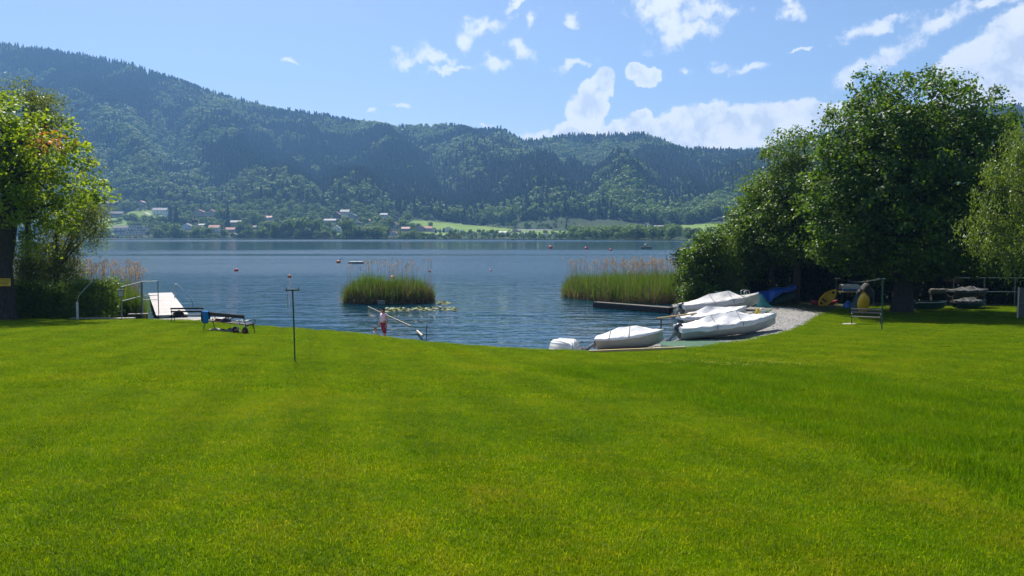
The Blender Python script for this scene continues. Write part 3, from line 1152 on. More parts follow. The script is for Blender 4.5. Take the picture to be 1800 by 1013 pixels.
def house(px, py, wpx, hpx, wall, roof, label, along='X', depth=9.0, storeys=2, rise=None, rz=0.0, chimney=True, flat=False, balcony=False, cols=3):
    """a house of the far shore: base centre and size measured in the photograph"""
    p = far_hit(px, py)
    k = p.y / F
    w, H = wpx * k, hpx * k
    if rise is None: rise = 0.0 if flat else min(H * .42, (w if along == 'Y' else depth) * .32)
    hw = max(2.4, H - rise)
    HOUSE_RECTS.append((px - wpx / 2 - 3, py - hpx - 2, px + wpx / 2 + 3, py + 1, p.y))
    e = empty('house', (p.x, p.y, p.z - .3), rz, label, 'house', 'houses on the far shore')
    mb = MB()
    mb.box((0, 0, hw / 2 - 1), (w, depth, hw + 2))
    if not flat:
        if along == 'Y':
            mb.add([(-w / 2, -depth / 2, hw), (w / 2, -depth / 2, hw), (0, -depth / 2, hw + rise), (-w / 2, depth / 2, hw), (w / 2, depth / 2, hw), (0, depth / 2, hw + rise)], [(0, 1, 2), (5, 4, 3)])
        else:
            mb.add([(-w / 2, -depth / 2, hw), (-w / 2, depth / 2, hw), (-w / 2, 0, hw + rise), (w / 2, -depth / 2, hw), (w / 2, depth / 2, hw), (w / 2, 0, hw + rise)], [(0, 2, 1), (3, 4, 5)])
    mb.build('wall', M[wall], e)
    if flat:
        mb = MB()
        mb.box((0, 0, hw + .15), (w + .7, depth + .7, .34))
        rf = mb.build('roof', M[roof], e)
    else:
        rf = gable_mesh(w, depth, hw, rise, .6, along).build('roof', M[roof], e)
        if chimney:
            mb = MB()
            mb.box((w * .18, depth * .1, hw + rise * .8), (.7, .7, 1.8))
            mb.build('chimney', M['plaster_grey'], rf)
    for s in range(storeys):
        zz = hw * (s + .55) / storeys
        if zz < .9: continue
        for c in range(cols):
            add_window(e, -w / 2 + w * (c + .5) / cols, -depth / 2 - .02, zz, min(1.0, hw / storeys / 2.4))
    if balcony:
        mb = MB()
        mb.box((0, -depth / 2 - .7, hw * .52), (w * .92, 1.3, .16))
        mb.box((0, -depth / 2 - 1.32, hw * .52 + .5), (w * .92, .08, .95))
        mb.build('balcony', M['wood_brown_far'], e)
    return e


# the three-storey apartment house by the water
p = far_hit(245, 412.5)
k = p.y / F
e = empty('apartment_house', (p.x, p.y, p.z - .3), 0, 'cream flat-roofed apartment house of three stepped storeys at the water', 'building', 'houses on the far shore')
w = 40 * k
mb = MB()
mb.box((0, 0, 2.0), (w, 11, 6.4))
mb.box((-w * .02, .8, 6.9), (w * .92, 9, 3.3))
mb.box((-w * .1, 1.5, 10.1), (w * .62, 7, 3.0))
mb.build('wall', M['plaster_cream'], e)
mb = MB()
mb.box((-w * .02, .8, 8.68), (w * .95, 9.6, .26)); mb.box((-w * .1, 1.5, 11.75), (w * .66, 7.6, .3)); mb.box((w * .02, 0, 5.33), (w * 1.0, 11.5, .24))
mb.build('roof', M['roof_grey'], e)
for r_, (zz, n_, ww, yy, x0) in enumerate([(2.4, 7, w * .9, -5.5, 0), (6.9, 6, w * .84, -3.7, -w * .02), (10.1, 5, w * .56, -2.0, -w * .1)]):
    for c in range(n_):
        add_window(e, x0 - ww / 2 + ww * (c + .5) / n_, yy - .02, zz, 1.05, 1.5 if (r_ < 2 and c % 2) else 1)
for (x0, zz) in ((-w * .22, 5.2), (w * .28, 5.2), (w * .12, 8.6)):
    mb = MB()
    mb.box((x0, -5.9 if zz < 6 else -4.2, zz - .55), (6.5, 1.6, .18)); mb.box((x0, -6.66 if zz < 6 else -4.96, zz), (6.5, .08, .95))
    mb.build('balcony', M['window_glass'], e)
HOUSE_RECTS.append((222, 390, 270, 414, p.y))

house(217, 413, 25, 16, 'plaster_white', 'roof_dark', 'white house with black mansard roof beside the cream apartment house', storeys=2, balcony=True)
house(200, 409, 10, 7, 'plaster_white', 'roof_grey', 'small white flat-roofed garage left of the black-roofed white house', flat=True, storeys=1, cols=1)
house(285, 376, 24, 10, 'plaster_white', 'roof_grey', 'long white house with grey roof at the meadow top', storeys=2, cols=4)
house(297, 380, 13, 9, 'plaster_white', 'roof_grey', 'white block with square windows in front of the long white house', flat=True, storeys=2)
house(208, 381, 24, 9, 'plaster_grey', 'roof_dark', 'blue-grey chalet with dark roof on the left meadow', storeys=1, balcony=True)
house(198, 362, 20, 8, 'wood_brown_far', 'roof_dark', 'dark wooden chalet at the wood edge above the left meadow', storeys=1, balcony=True)
house(252, 360, 12, 7, 'plaster_beige', 'roof_pink', 'house with pale pink roof among trees above the meadow', along='Y', storeys=1)
house(353, 380, 22, 11, 'plaster_beige', 'roof_red', 'wide beige house with dull red roof, left of its twin', along='Y', storeys=1)
house(374, 380, 20, 11, 'plaster_beige', 'roof_red', 'wide beige house with dull red roof, right of its twin', along='Y', storeys=1)
house(331, 403, 16, 10, 'plaster_white', 'roof_grey', 'white gabled house half hidden in trees near the shore', along='Y')
house(357, 399, 9, 5, 'plaster_white', 'roof_grey', 'small white shed with rounded grey roof between shore trees', storeys=1, cols=1, chimney=False)
house(379, 409, 18, 13, 'plaster_white', 'roof_orange', 'white house with orange tiled roof near the shore', along='X')
house(407, 408, 16, 8, 'plaster_beige', 'roof_red', 'low house with bright red roof close to the water', storeys=1)
house(413, 416, 9, 6, 'wood_brown_far', 'roof_dark', 'dark wooden boathouse standing at the waterline', along='Y', storeys=1, cols=1, chimney=False)
house(417, 395, 18, 7, 'plaster_beige', 'roof_grey', 'beige house with long grey roof behind the red-roofed one', storeys=1)
house(447, 403, 11, 6, 'plaster_beige', 'roof_brown', 'small house with brown roof between tall shore trees', storeys=1)
house(473, 386, 14, 6, 'plaster_white', 'roof_pink', 'white house with pink roof alone among hillside trees', storeys=1)
house(593, 383, 13, 10, 'wood_brown_far', 'roof_red', 'dark wooden house with red roof high in the village', along='Y', storeys=2)
house(608, 377, 15, 8, 'plaster_white', 'roof_grey', 'white house topmost in the village with pale grey roof', storeys=2)
house(621, 384, 13, 8, 'plaster_grey', 'roof_grey', 'grey gabled house below the topmost white house', along='Y', storeys=1)
house(582, 391, 20, 6, 'plaster_grey', 'roof_grey', 'long low house with slate grey roof in the village middle', storeys=1)
house(592, 409, 17, 13, 'plaster_white', 'roof_grey', 'white house with steep grey roof close to the shore', along='Y')
house(629, 396, 13, 8, 'plaster_white', 'roof_brown', 'white chalet with brown roof and balcony in the village', along='Y', balcony=True, storeys=2)
house(648, 392, 7, 7, 'plaster_white', 'roof_orange', 'narrow white house with orange roof edge in the village', storeys=1, cols=1)
house(676, 381, 12, 6, 'plaster_white', 'roof_grey', 'small white house below the wood on the village right', storeys=1)
house(696, 388, 15, 7, 'wood_brown_far', 'roof_dark', 'dark chalet with black roof at the village upper right', along='Y', storeys=1)
house(695, 402, 9, 11, 'plaster_white', 'roof_orange', 'tall narrow white house with orange gable', along='Y')
house(691, 414, 14, 8, 'plaster_white', 'roof_red', 'white house with red roof low by the shore at the village end', along='Y', storeys=1)
house(714, 406, 13, 7, 'plaster_grey', 'roof_pink', 'grey house with faded pink roof beside the meadow', storeys=1)
house(739, 406, 16, 10, 'plaster_beige', 'roof_red', 'large farmhouse with red roofs below the bright meadow', along='Y')
house(754, 406, 12, 8, 'plaster_beige', 'roof_red', 'red-roofed farm annex joined right of the large farmhouse', storeys=1)
house(788, 408, 17, 9, 'plaster_white', 'roof_dark', 'white chalet with dark roof at the edge of the campsite', along='Y')
house(905, 408, 9, 6, 'plaster_beige', 'roof_brown', 'brown-roofed house behind the campsite trees', along='Y', storeys=1)
house(913, 408, 7, 5, 'plaster_beige', 'roof_pink', 'pink-roofed house behind the campsite trees', along='Y', storeys=1)
house(1157, 402, 16, 4.5, 'plaster_white', 'roof_grey', 'long pale barn on the meadow behind the riverside wood', storeys=1, chimney=False)
# chapel with its little tower
p = far_hit(1139, 402)
e = empty('chapel', (p.x, p.y, p.z - .2), 0, 'small white chapel tower with pointed roof behind the riverside wood', 'chapel')
mb = MB(); mb.box((0, 0, 2.4), (2.4, 2.4, 5.2)); mb.build('tower', M['plaster_white'], e)
mb = MB(); mb.lathe([(1.9, 5.0), (1.2, 5.5), (.25, 8.0), (.02, 8.4)], 4); mb.build('roof', M['roof_grey'], e)
add_window(e, 0, -1.22, 3.6, .5)

# pale lane on the left meadow
mb = MB()
pts = [far_hit(*q) for q in ((183, 380), (188, 384), (194, 388), (203, 390))]
vs = []
for q in pts: vs += [q + Vector((-1.6, 0, .35)), q + Vector((1.6, 0, .35))]
mb.add(vs, [(2 * i, 2 * i + 1, 2 * i + 3, 2 * i + 2) for i in range(len(pts) - 1)])
tag(mb.build('lane', M['road_pale']), 'pale lane across the left meadow', kind='structure')
mb = MB()
pts = [far_hit(*q) for q in ((258, 374), (262, 376), (266, 378))]
vs = []
for q in pts: vs += [q + Vector((-2.5, 0, .35)), q + Vector((2.5, 0, .35))]
mb.add(vs, [(2 * i, 2 * i + 1, 2 * i + 3, 2 * i + 2) for i in range(len(pts) - 1)])
tag(mb.build('lane', M['road_pale']), 'pale driveway by the long white house', kind='structure')

# garden trees and bushes too many to count, clear of the house fronts
xv, Yv_, zv, hv, fpx, bpy_, tpy, okv = GARDEN
for (a, b_, c, d, Yh) in HOUSE_RECTS:
    okv &= ~((fpx > a - 1) & (fpx < c + 1) & (bpy_ > d - 5) & (tpy < d - 1.5))
gs = np.stack([xv, Yv_, zv - .4], -1)[okv]
o = scatter_gn('garden_greenery', gs, rng.random(okv.sum()) * 6.28, hv[okv], BRD + WB, 9)
tag(o, 'garden trees and bushes filling the village slope', 'greenery', kind='stuff')

# trees of the far shore, each its own
CROWN_B = [broad_mesh(rng, 'leaf_shore', 520, .10, 1.0 + .15 * (i % 3)) for i in range(5)]
CROWN_C = [conifer_mesh(rng) for _ in range(2)]
CROWN_R = broad_mesh(rng, 'leaf_copper', 400, .10)
_tm = MB(); _tm.tube([(0, 0, -.05), (0, 0, .2), (.01, .01, .5)], [.028, .02, .008], 6)
TRUNK_F = _tm.mesh('trunk', MATS['bark'])
STRETCH = [(0, 222, 'left of the apartment house'), (222, 275, 'beside the apartment house'), (275, 318, 'below the long white house'), (318, 345, 'beside the half-hidden white house'), (345, 390, 'near the orange-roofed house'), (390, 430, 'near the boathouse'),
           (430, 478, 'below the lone pink roof'), (478, 520, 'on the left wooded shore'), (520, 575, 'on the right wooded shore'), (575, 602, 'by the steep grey roof'), (602, 640, 'below the topmost white house'), (640, 682, 'by the shore house with red roof'),
           (682, 722, 'beside the faded pink roof'), (722, 778, 'around the red-roofed farmhouse'), (778, 850, 'by the dark-roofed chalet'), (850, 900, 'around the white marquee'), (900, 950, 'by the brown-roofed house'), (950, 1010, 'at the end of the campsite'), (1010, 1300, 'by the pale barn')]
KINDW = {'b': 'round green tree', 'p': 'yellowish tree', 'c': 'dark pointed spruce', 'r': 'dark red copper tree', 'l': 'small round lollipop tree'}


def far_tree(px, top, base, wpx, kind='b'):
    p = far_hit(px, base)
    k = p.y / F
    h = (base - top) * k
    w = wpx * k
    for a, b_, nm in STRETCH:
        if a <= px < b_: break
    size = 'tall ' if base - top > 24 else ('low ' if base - top < 11 and kind != 'l' else '')
    row = ' at the waterline' if base >= 412 else ' upslope'
    if kind == 'l': row = ''
    lab = size + KINDW[kind] + row + ' ' + nm
    e = empty('spruce_tree' if kind == 'c' else 'broadleaf_tree', (p.x, p.y, p.z - .2), rng.random() * 6.28, lab, 'tree', 'trees: ' + lab)
    me = CROWN_R if kind == 'r' else (CROWN_C[int(rng.integers(2))] if kind == 'c' else CROWN_B[int(rng.integers(5))])
    wn = .40 if kind == 'c' else .72
    link('crown', me, e, None, None, (w / wn, w / wn, h * 1.06))
    link('trunk', TRUNK_F, e, None, None, (h, h, h))


FT = [(228, 371, 398, 25, 'b'), (258, 378, 393, 13, 'b'), (268, 379, 396, 15, 'b'), (285, 380, 398, 22, 'b'), (302, 361, 399, 15, 'c'), (312, 364, 401, 16, 'c'), (325, 376, 398, 20, 'p'),
      (342, 382, 400, 12, 'r'), (333, 386, 394, 9, 'r'), (281, 396, 414, 17, 'p'), (294, 392, 415, 17, 'b'), (309, 393, 417, 22, 'b'), (321, 400, 417, 16, 'b'), (352, 398, 417, 22, 'b'), (369, 397, 416, 17, 'b'), (396, 404, 417, 17, 'p'), (340, 406, 417, 16, 'p'),
      (388, 366, 393, 22, 'b'), (402, 362, 405, 13, 'c'), (396, 372, 398, 12, 'c'), (426, 386, 417, 23, 'b'), (440, 394, 417, 15, 'b'), (449, 372, 397, 18, 'p'), (412, 368, 390, 20, 'p'), (432, 370, 392, 16, 'b'),
      (187, 402, 417, 24, 'p'), (202, 411, 418, 16, 'p'), (170, 398, 417, 20, 'p'), (240, 414, 418.3, 8, 'p'), (275, 408, 417, 10, 'p'), (262, 404, 414, 10, 'b'),
      (462, 376, 400, 18, 'b'), (470, 390, 417, 20, 'b'), (486, 388, 418, 21, 'b'), (499, 384, 418, 24, 'b'), (512, 383, 417, 16, 'p'), (530, 377, 418, 30, 'b'), (546, 392, 418, 15, 'p'), (557, 387, 417, 19, 'b'), (576, 386, 408, 17, 'b'), (573, 405, 418, 19, 'p'),
      (587, 404, 417, 13, 'p'), (610, 380, 419, 26, 'b'), (632, 394, 419, 22, 'b'), (650, 395, 419, 26, 'b'), (667, 397, 419, 26, 'b'), (681, 400, 418, 14, 'p'), (642, 381, 396, 16, 'b'), (662, 379, 398, 18, 'b'), (671, 386, 402, 12, 'b'), (687, 382, 404, 15, 'b'),
      (709, 386, 403, 22, 'p'), (703, 403, 413, 8, 'b'), (718, 406, 419, 13, 'b'), (735, 393, 403, 12, 'b'), (757, 390, 402, 9, 'b'), (744, 407, 419, 12, 'b'), (728, 411, 419, 8, 'b'), (766, 402, 410, 5, 'c'), (774, 401, 410, 4, 'c'), (780, 400, 409, 5, 'c'), (792, 401, 418, 6, 'b'),
      (1137, 389, 401, 9, 'p'), (1173, 388, 404, 10, 'b'), (1180, 396, 404, 9, 'b'), (205, 386, 394, 9, 'b'), (213, 383, 392, 11, 'b'), (199, 387, 397, 6, 'b')]
for q in FT: far_tree(*q)
cand = 0
for _ in range(3000):
    if cand >= 110: break
    px = float(rng.uniform(165, 1000))
    lo = float(np.interp(px, [160, 400, 600, 700, 800, 1000], [352, 358, 368, 380, 394, 401]))
    base = float(rng.uniform(lo, min(lo + 34, 408)))
    if any(in_poly(np.array([px]), np.array([base]), pl)[0] for pl in MEADOWS): continue
    kk = 'b' if rng.random() < .6 else ('c' if rng.random() < .45 else 'p')
    hh = float(rng.uniform(9, 20)) * (0.7 if px > 700 else 1)
    if any(a < px < c and base > d - 3 and base - hh < d for (a, b_, c, d, Yh) in HOUSE_RECTS): continue
    far_tree(px, base - hh, base, hh * float(rng.uniform(.55, .95)) * (.5 if kk == 'c' else 1), kk)
    cand += 1
for i in range(46):
    px = 792 + i * 4.7 + float(rng.uniform(-1.6, 1.6))
    base = float(rng.uniform(410.5, 417.2))
    hh = float(rng.uniform(6, 10)) * float(np.interp(px, [780, 1010], [1.15, .8]))
    far_tree(px, base - hh, base, hh * .62, 'l')

# caravans and awnings of the campsite
pm('caravan_white', (.86, .86, .85), 0.4, 0.05, 1.0)
pm('awning_cloth', (.62, .60, .56), 0.8, 0.2, 1.0)
pm('rubber', (.02, .02, .02), 0.8, 0.2, 3)
e0 = empty('caravan', (0, 0, 0), 0)
mb = MB(); mb.loft([[Vector((x_, y_, z_)) for (x_, z_) in ((-2.3, .5), (2.3, .5), (2.6, 1.2), (2.35, 2.35), (2.0, 2.6), (-2.0, 2.6), (-2.4, 2.35), (-2.6, 1.2))] for y_ in (-1.05, 1.05)], True, True); mb.build('body', M['caravan_white'], e0)
for x_ in (-1.3, .9): add_window(e0, x_, -1.07, 1.75, .6, 1.5)
for y_ in (-.95, .95):
    mb = MB(); mb.lathe([(.1, -.09), (.33, -.09), (.36, 0), (.33, .09), (.1, .09)], 12, (0, y_, .36), 'Y'); mb.build('wheel', M['rubber'], e0)
CV = [(762, 407), (770, 407.5), (792, 410), (763.5, 416), (769, 417), (803, 416.5), (799, 412), (824, 417), (833, 412), (846, 410), (862, 415), (880, 413.5), (891, 413), (903, 414), (917, 412), (925, 415), (934, 415), (958, 416), (975, 417), (985, 417), (997, 417), (1021, 418), (1028, 417.5), (868, 411), (812, 409)]
for i, (px, py) in enumerate(CV):
    e = e0 if i == 0 else copy_tree(e0)
    p = far_hit(px, py)
    e.location = (p.x, p.y, p.z)
    e.rotation_euler = (0, 0, float(rng.uniform(-.5, .5)))
    zone = 'near the white dark-roofed chalet' if px < 830 else ('in the middle of the campsite' if px < 940 else 'at the right end of the campsite')
    tag(e, 'white caravan parked between lollipop trees ' + zone, 'caravan', 'caravans parked ' + zone)
for (px, py, wpx, lab) in ((886, 412.6, 20, 'long white marquee roof in the middle of the campsite'), (928, 414.5, 12, 'pale awning roof right of the marquee'), (940, 409, 60, 'long grey shed roof behind the campsite trees')):
    p = far_hit(px, py)
    w = wpx * p.y / F
    e = empty('shelter', (p.x, p.y, p.z), 0, lab, 'shelter')
    gable_mesh(w, 5, 2.3, .7, .2).build('roof', M['caravan_white'] if wpx < 30 else M['roof_grey'], e)
    for x_ in np.linspace(-w / 2 + .3, w / 2 - .3, 5):
        mb = MB(); mb.box((x_, -2.4, 1.1), (.15, .15, 2.4)); mb.box((x_, 2.4, 1.1), (.15, .15, 2.4)); mb.build('post', M['plaster_grey'], e)

# ------------------------------------------------------------------ near trees
def tree(name, loc, label, trunk_pts, radii, limbs, crowns, bark, group=None):
    """thing at loc > trunk (with limbs), crown meshes given in world coordinates"""
    e = empty(name, loc, 0, label, 'tree', group)
    L = Vector(loc)
    mb = MB()
    mb.tube([Vector(q) - L for q in trunk_pts], radii, 12)
    for (pts, r0, r1) in limbs:
        pts = [Vector(q) - L for q in pts]
        mb.tube(pts, [r0 + (r1 - r0) * i / (len(pts) - 1) for i in range(len(pts))], 7)
    mb.build('trunk', bark, e, True)
    for (nm, me) in crowns:
        o = link(nm, me, e, -L)
    return e


def limb_to(a, b, sag, rg, n=5):
    a, b = Vector(a), Vector(b)
    pts = []
    for i in range(n):
        t = i / (n - 1)
        q = a.lerp(b, t)
        q.z += sag * math.sin(PI * t)
        if 0 < i < n - 1: q += Vector(rg.normal(size=3)) * (b - a).length * .035
        pts.append(q)
    return pts


def limbs_for(fork, cc, count, rg, r0=.14, lift=.5, sag=.3):
    out_ = []
    idx = rg.choice(len(cc), min(count, len(cc)), replace=False)
    for i in idx:
        f = Vector(fork[int(rng.integers(len(fork)))])
        out_.append((limb_to(f, cc[i], sag, rg), r0 * (.6 + .6 * rg.random()), .015))
    return out_


TR = np.random.default_rng(21)
# --- big left maple whose trunk is cut by the frame
LY = 47.0
base = Vector((at(7, 560, LY).x, LY, 0)); base.z = G(base.x, LY) - .1
k = LY / F
ells = [px_ell(75, 250, LY, 62, 50, 3.2), px_ell(95, 315, LY, 68, 50, 3.4), px_ell(140, 335, LY, 48, 34, 2.4), px_ell(60, 370, LY, 70, 45, 3.4), px_ell(105, 385, LY, 52, 26, 2.4),
        px_ell(25, 230, LY, 55, 38, 3), px_ell(-70, 300, LY, 110, 110, 4.5), px_ell(-60, 190, LY, 70, 60, 4), px_ell(15, 320, LY, 55, 80, 3.4), px_ell(35, 430, LY, 45, 26, 2)]
me, cc = crown_mesh('crown', ells, 440, 46, .38, .20, MATS['leaf_bright'], TR, .45, .9, .3, .55)
sp_ = px_ell(85, 255, LY - 1.5, 34, 20, 1.0)
me2, _ = crown_mesh('crown', [sp_], 11, 11, .45, .19, MATS['leaf_red'], TR, .3, .9, .3, .5)
tp = [base + Vector((0, 0, -.2)), base + Vector((0, 0, .25)), base + Vector((.02, 0, 1.2)), base + Vector((0, 0, 3.2)), at(14, 400, LY), at(18, 330, LY), at(28, 280, LY), at(40, 240, LY)]
fork = [at(18, 330, LY), at(28, 280, LY), at(14, 400, LY)]
limbs = limbs_for(fork, cc, 26, TR, .13)
limbs += [([at(18, 330, LY), at(45, 290, LY), at(70, 265, LY), at(90, 252, LY)], .32, .16), ([at(14, 390, LY), at(60, 370, LY), at(120, 350, LY)], .14, .04), ([at(28, 285, LY), at(10, 240, LY), at(-10, 200, LY)], .22, .08)]
tree('maple_tree', tuple(base), 'large bright green maple with thick trunk cut by the left edge', tp, [.95, .72, .62, .56, .48, .42, .34, .22], limbs, [('crown', me), ('crown', me2)], MATS['bark'])
MAPLE_L = base

# --- two paler trees behind it
BY = 54.0
base = Vector((at(52, 558, BY).x, BY, 0)); base.z = G(base.x, BY) - .3
ells = [px_ell(55, 172, BY, 40, 30, 2.4), px_ell(75, 205, BY, 38, 30, 2.2), px_ell(60, 235, BY, 45, 40, 2.6), px_ell(40, 300, BY, 50, 60, 3)]
me, cc = crown_mesh('crown', ells, 340, 52, .40, .15, MATS['leaf_birch'], TR, .3, .55, .5, .4)
limbs = limbs_for([at(50, 330, BY), at(55, 270, BY), at(55, 230, BY)], cc, 26, TR, .06)
tree('birch_tree', tuple(base), 'slim pale green birch rising above the bright left maple', [base, at(50, 450, BY), at(48, 330, BY), at(55, 240, BY), at(58, 170, BY)], [.22, .2, .15, .09, .03], limbs, [('crown', me)], MATS['bark'])
BY = 52.0
base = Vector((at(100, 556, BY).x, BY, 0)); base.z = G(base.x, BY) - .3
ells = [px_ell(150, 350, BY, 42, 38, 2.4), px_ell(120, 400, BY, 44, 34, 2.6), px_ell(100, 440, BY, 46, 34, 2.4), px_ell(70, 460, BY, 40, 36, 2.4), px_ell(120, 455, BY, 24, 24, 1.6), px_ell(170, 375, BY, 22, 30, 1.5), px_ell(60, 470, BY, 44, 34, 2.2), px_ell(110, 478, BY, 34, 26, 1.8), px_ell(35, 440, BY, 40, 40, 2.2)]
me, cc = crown_mesh('crown', ells, 430, 48, .34, .16, MATS['leaf_birch'], TR, .35, .38, .9, .35, hang=.7)
limbs = limbs_for([at(98, 480, BY), at(96, 430, BY)], cc, 24, TR, .05)
tree('willow_tree', tuple(base), 'pale drooping willow behind the left maple, hanging over the reeds', [base, at(99, 480, BY), at(97, 420, BY), at(108, 370, BY)], [.2, .17, .12, .05], limbs, [('crown', me)], MATS['bark'])

# --- big dark maple on the right
MY = 53.5
base = Vector((at(1585, 553, MY).x, MY, 0)); base.z = G(base.x, MY) - .1
ells = [px_ell(1600, 208, MY, 105, 74, 4.6), px_ell(1530, 250, MY, 92, 88, 4.4), px_ell(1680, 235, MY, 88, 78, 4.4), px_ell(1605, 300, MY, 150, 110, 6.0), px_ell(1500, 350, MY, 88, 90, 4.4), px_ell(1470, 400, MY, 62, 62, 3.6),
        px_ell(1710, 330, MY, 76, 100, 4.6), px_ell(1600, 410, MY, 150, 80, 6.4), px_ell(1490, 440, MY, 62, 34, 3.4), px_ell(1690, 430, MY, 80, 60, 4.4), px_ell(1545, 455, MY, 60, 36, 3.6), px_ell(1740, 250, MY, 40, 34, 2.4)]
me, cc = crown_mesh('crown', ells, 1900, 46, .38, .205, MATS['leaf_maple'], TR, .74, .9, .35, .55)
# sprays that stick out of the top
tw = []
for (px, py) in ((1515, 135), (1505, 160), (1600, 135), (1640, 133), (1570, 138), (1460, 205), (1452, 255), (1750, 165), (1770, 190), (1440, 320), (1420, 360), (1685, 140), (1540, 140), (1720, 160)):
    tw.append(px_ell(px, py, MY + float(TR.normal()) * 1.5, 15, 20, .6))
me2, cc2 = crown_mesh('crown', tw, 60, 22, .3, .19, MATS['leaf_alder'], TR, .3, .8, .2, .5)
fork = [at(1585, 450, MY), at(1590, 380, MY), at(1570, 420, MY), at(1600, 320, MY)]
limbs = limbs_for(fork, cc, 40, TR, .2) + limbs_for([at(1590, 250, MY), at(1550, 250, MY), at(1680, 240, MY)], cc2, 24, TR, .05)
tree('maple_tree', tuple(base), 'huge dark round maple on the right lawn above the green clothes posts', [base - Vector((0, 0, .3)), base + Vector((0, 0, .3)), base + Vector((.05, 0, 1.5)), at(1588, 470, MY), at(1590, 380, MY), at(1595, 300, MY), at(1600, 220, MY)],
     [.95, .74, .62, .58, .42, .25, .08], limbs, [('crown', me), ('crown', me2)], MATS['bark'])

# --- alders left of it
def alder(px, py, Y, ells, n, label, lr, leaf=.19, per=42, forks=((0, 0),), bark='bark', mat='leaf_alder', name='alder_tree', aspect=.75, clump=.4):
    b_ = Vector((at(px, py, Y).x, Y, 0)); b_.z = G(b_.x, Y) - .15
    me_, cc_ = crown_mesh('crown', ells, n, per, clump, leaf, MATS[mat], TR, .5, aspect, .35, .5)
    top = max(ells, key=lambda q: q[2])
    tp_ = [b_, b_.lerp(Vector(top[:3]), .3), b_.lerp(Vector(top[:3]), .65), Vector(top[:3])]
    lm = limbs_for([tp_[1], tp_[2], b_.lerp(Vector(top[:3]), .5)], cc_, 26, TR, lr * .4)
    return tree(name, tuple(b_), label, tp_, [lr * 1.25, lr, lr * .7, lr * .25], lm, [('crown', me_)], MATS[bark])


AY = 60.0
alder(1398, 545, AY, [px_ell(1385, 275, AY, 45, 48, 2.6), px_ell(1400, 330, AY, 48, 60, 2.8), px_ell(1370, 345, AY, 55, 52, 3), px_ell(1350, 400, AY, 60, 50, 3.2), px_ell(1395, 410, AY, 50, 60, 3), px_ell(1415, 250, AY, 18, 24, 1.2)], 440,
      'tall upright alder left of the huge dark maple', .24)
AY = 62.0
alder(1362, 543, AY, [px_ell(1335, 340, AY, 34, 46, 2.2), px_ell(1320, 390, AY, 45, 48, 2.6), px_ell(1345, 430, AY, 50, 48, 2.6), px_ell(1300, 430, AY, 36, 44, 2.4), px_ell(1310, 470, AY, 40, 30, 2.4)], 380,
      'lower spreading alder behind the blue tarpaulin', .22)
AY = 61.0
alder(1245, 538, AY, [px_ell(1245, 440, AY, 36, 40, 1.8), px_ell(1225, 470, AY, 34, 34, 1.6), px_ell(1262, 420, AY, 20, 26, 1.2), px_ell(1270, 475, AY, 34, 36, 1.8), px_ell(1240, 505, AY, 44, 24, 1.8), px_ell(1212, 445, AY, 14, 20, .8)], 250,
      'bushy young alder at the water beside the right reed bed', .10, .2, 36, name='alder_bush', clump=.32)
AY = 60.0
alder(1297, 536, AY, [px_ell(1290, 500, AY, 16, 22, .9), px_ell(1302, 512, AY, 14, 18, .8), px_ell(1280, 490, AY, 14, 16, .8)], 60, 'small pale bush behind the covered boats', .05, .14, 40, name='bush', clump=.2, mat='leaf_birch')
# dim trees standing behind, closing the view under the crowns
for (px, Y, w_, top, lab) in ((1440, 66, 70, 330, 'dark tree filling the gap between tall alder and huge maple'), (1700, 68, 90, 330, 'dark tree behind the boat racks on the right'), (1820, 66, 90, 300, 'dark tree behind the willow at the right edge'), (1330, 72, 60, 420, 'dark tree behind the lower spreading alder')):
    alder(px, 545, Y, [px_ell(px, (top + 440) / 2, Y, w_, (440 - top) / 1.6, 3.2), px_ell(px - w_ * .4, 450, Y, w_ * .7, 60, 3), px_ell(px + w_ * .4, 450, Y, w_ * .7, 60, 3)], 300, lab, .25, .3, 36, mat='leaf_hedge_shaded', name='broadleaf_tree', clump=.5)

# --- willow leaning in from the right edge
WY = 42.0
base = Vector((at(1905, 590, WY).x, WY, 0)); base.z = G(base.x, WY) - .15
ells = [px_ell(1800, 270, WY, 60, 56, 2.2), px_ell(1770, 330, WY, 62, 50, 2.2), px_ell(1755, 385, WY, 66, 40, 2.0), px_ell(1790, 430, WY, 70, 38, 2.2), px_ell(1735, 415, WY, 46, 18, 1.4), px_ell(1860, 250, WY, 80, 80, 3), px_ell(1890, 380, WY, 80, 90, 3)]
me, cc = crown_mesh('crown', ells, 560, 50, .26, .19, MATS['leaf_willow'], TR, .55, .28, 1.3, .35, hang=.55)
limbs = limbs_for([base + Vector((-.3, 0, 4)), base + Vector((-.8, 0, 5.5))], cc, 40, TR, .09, sag=.6)
tree('willow_tree', tuple(base), 'yellowish weeping willow hanging in from the right edge', [base - Vector((0, 0, .2)), base + Vector((0, 0, 1.5)), base + Vector((-.2, 0, 4)), base + Vector((-.9, 0, 6.5))], [.5, .4, .34, .15], limbs, [('crown', me)], MATS['bark'])


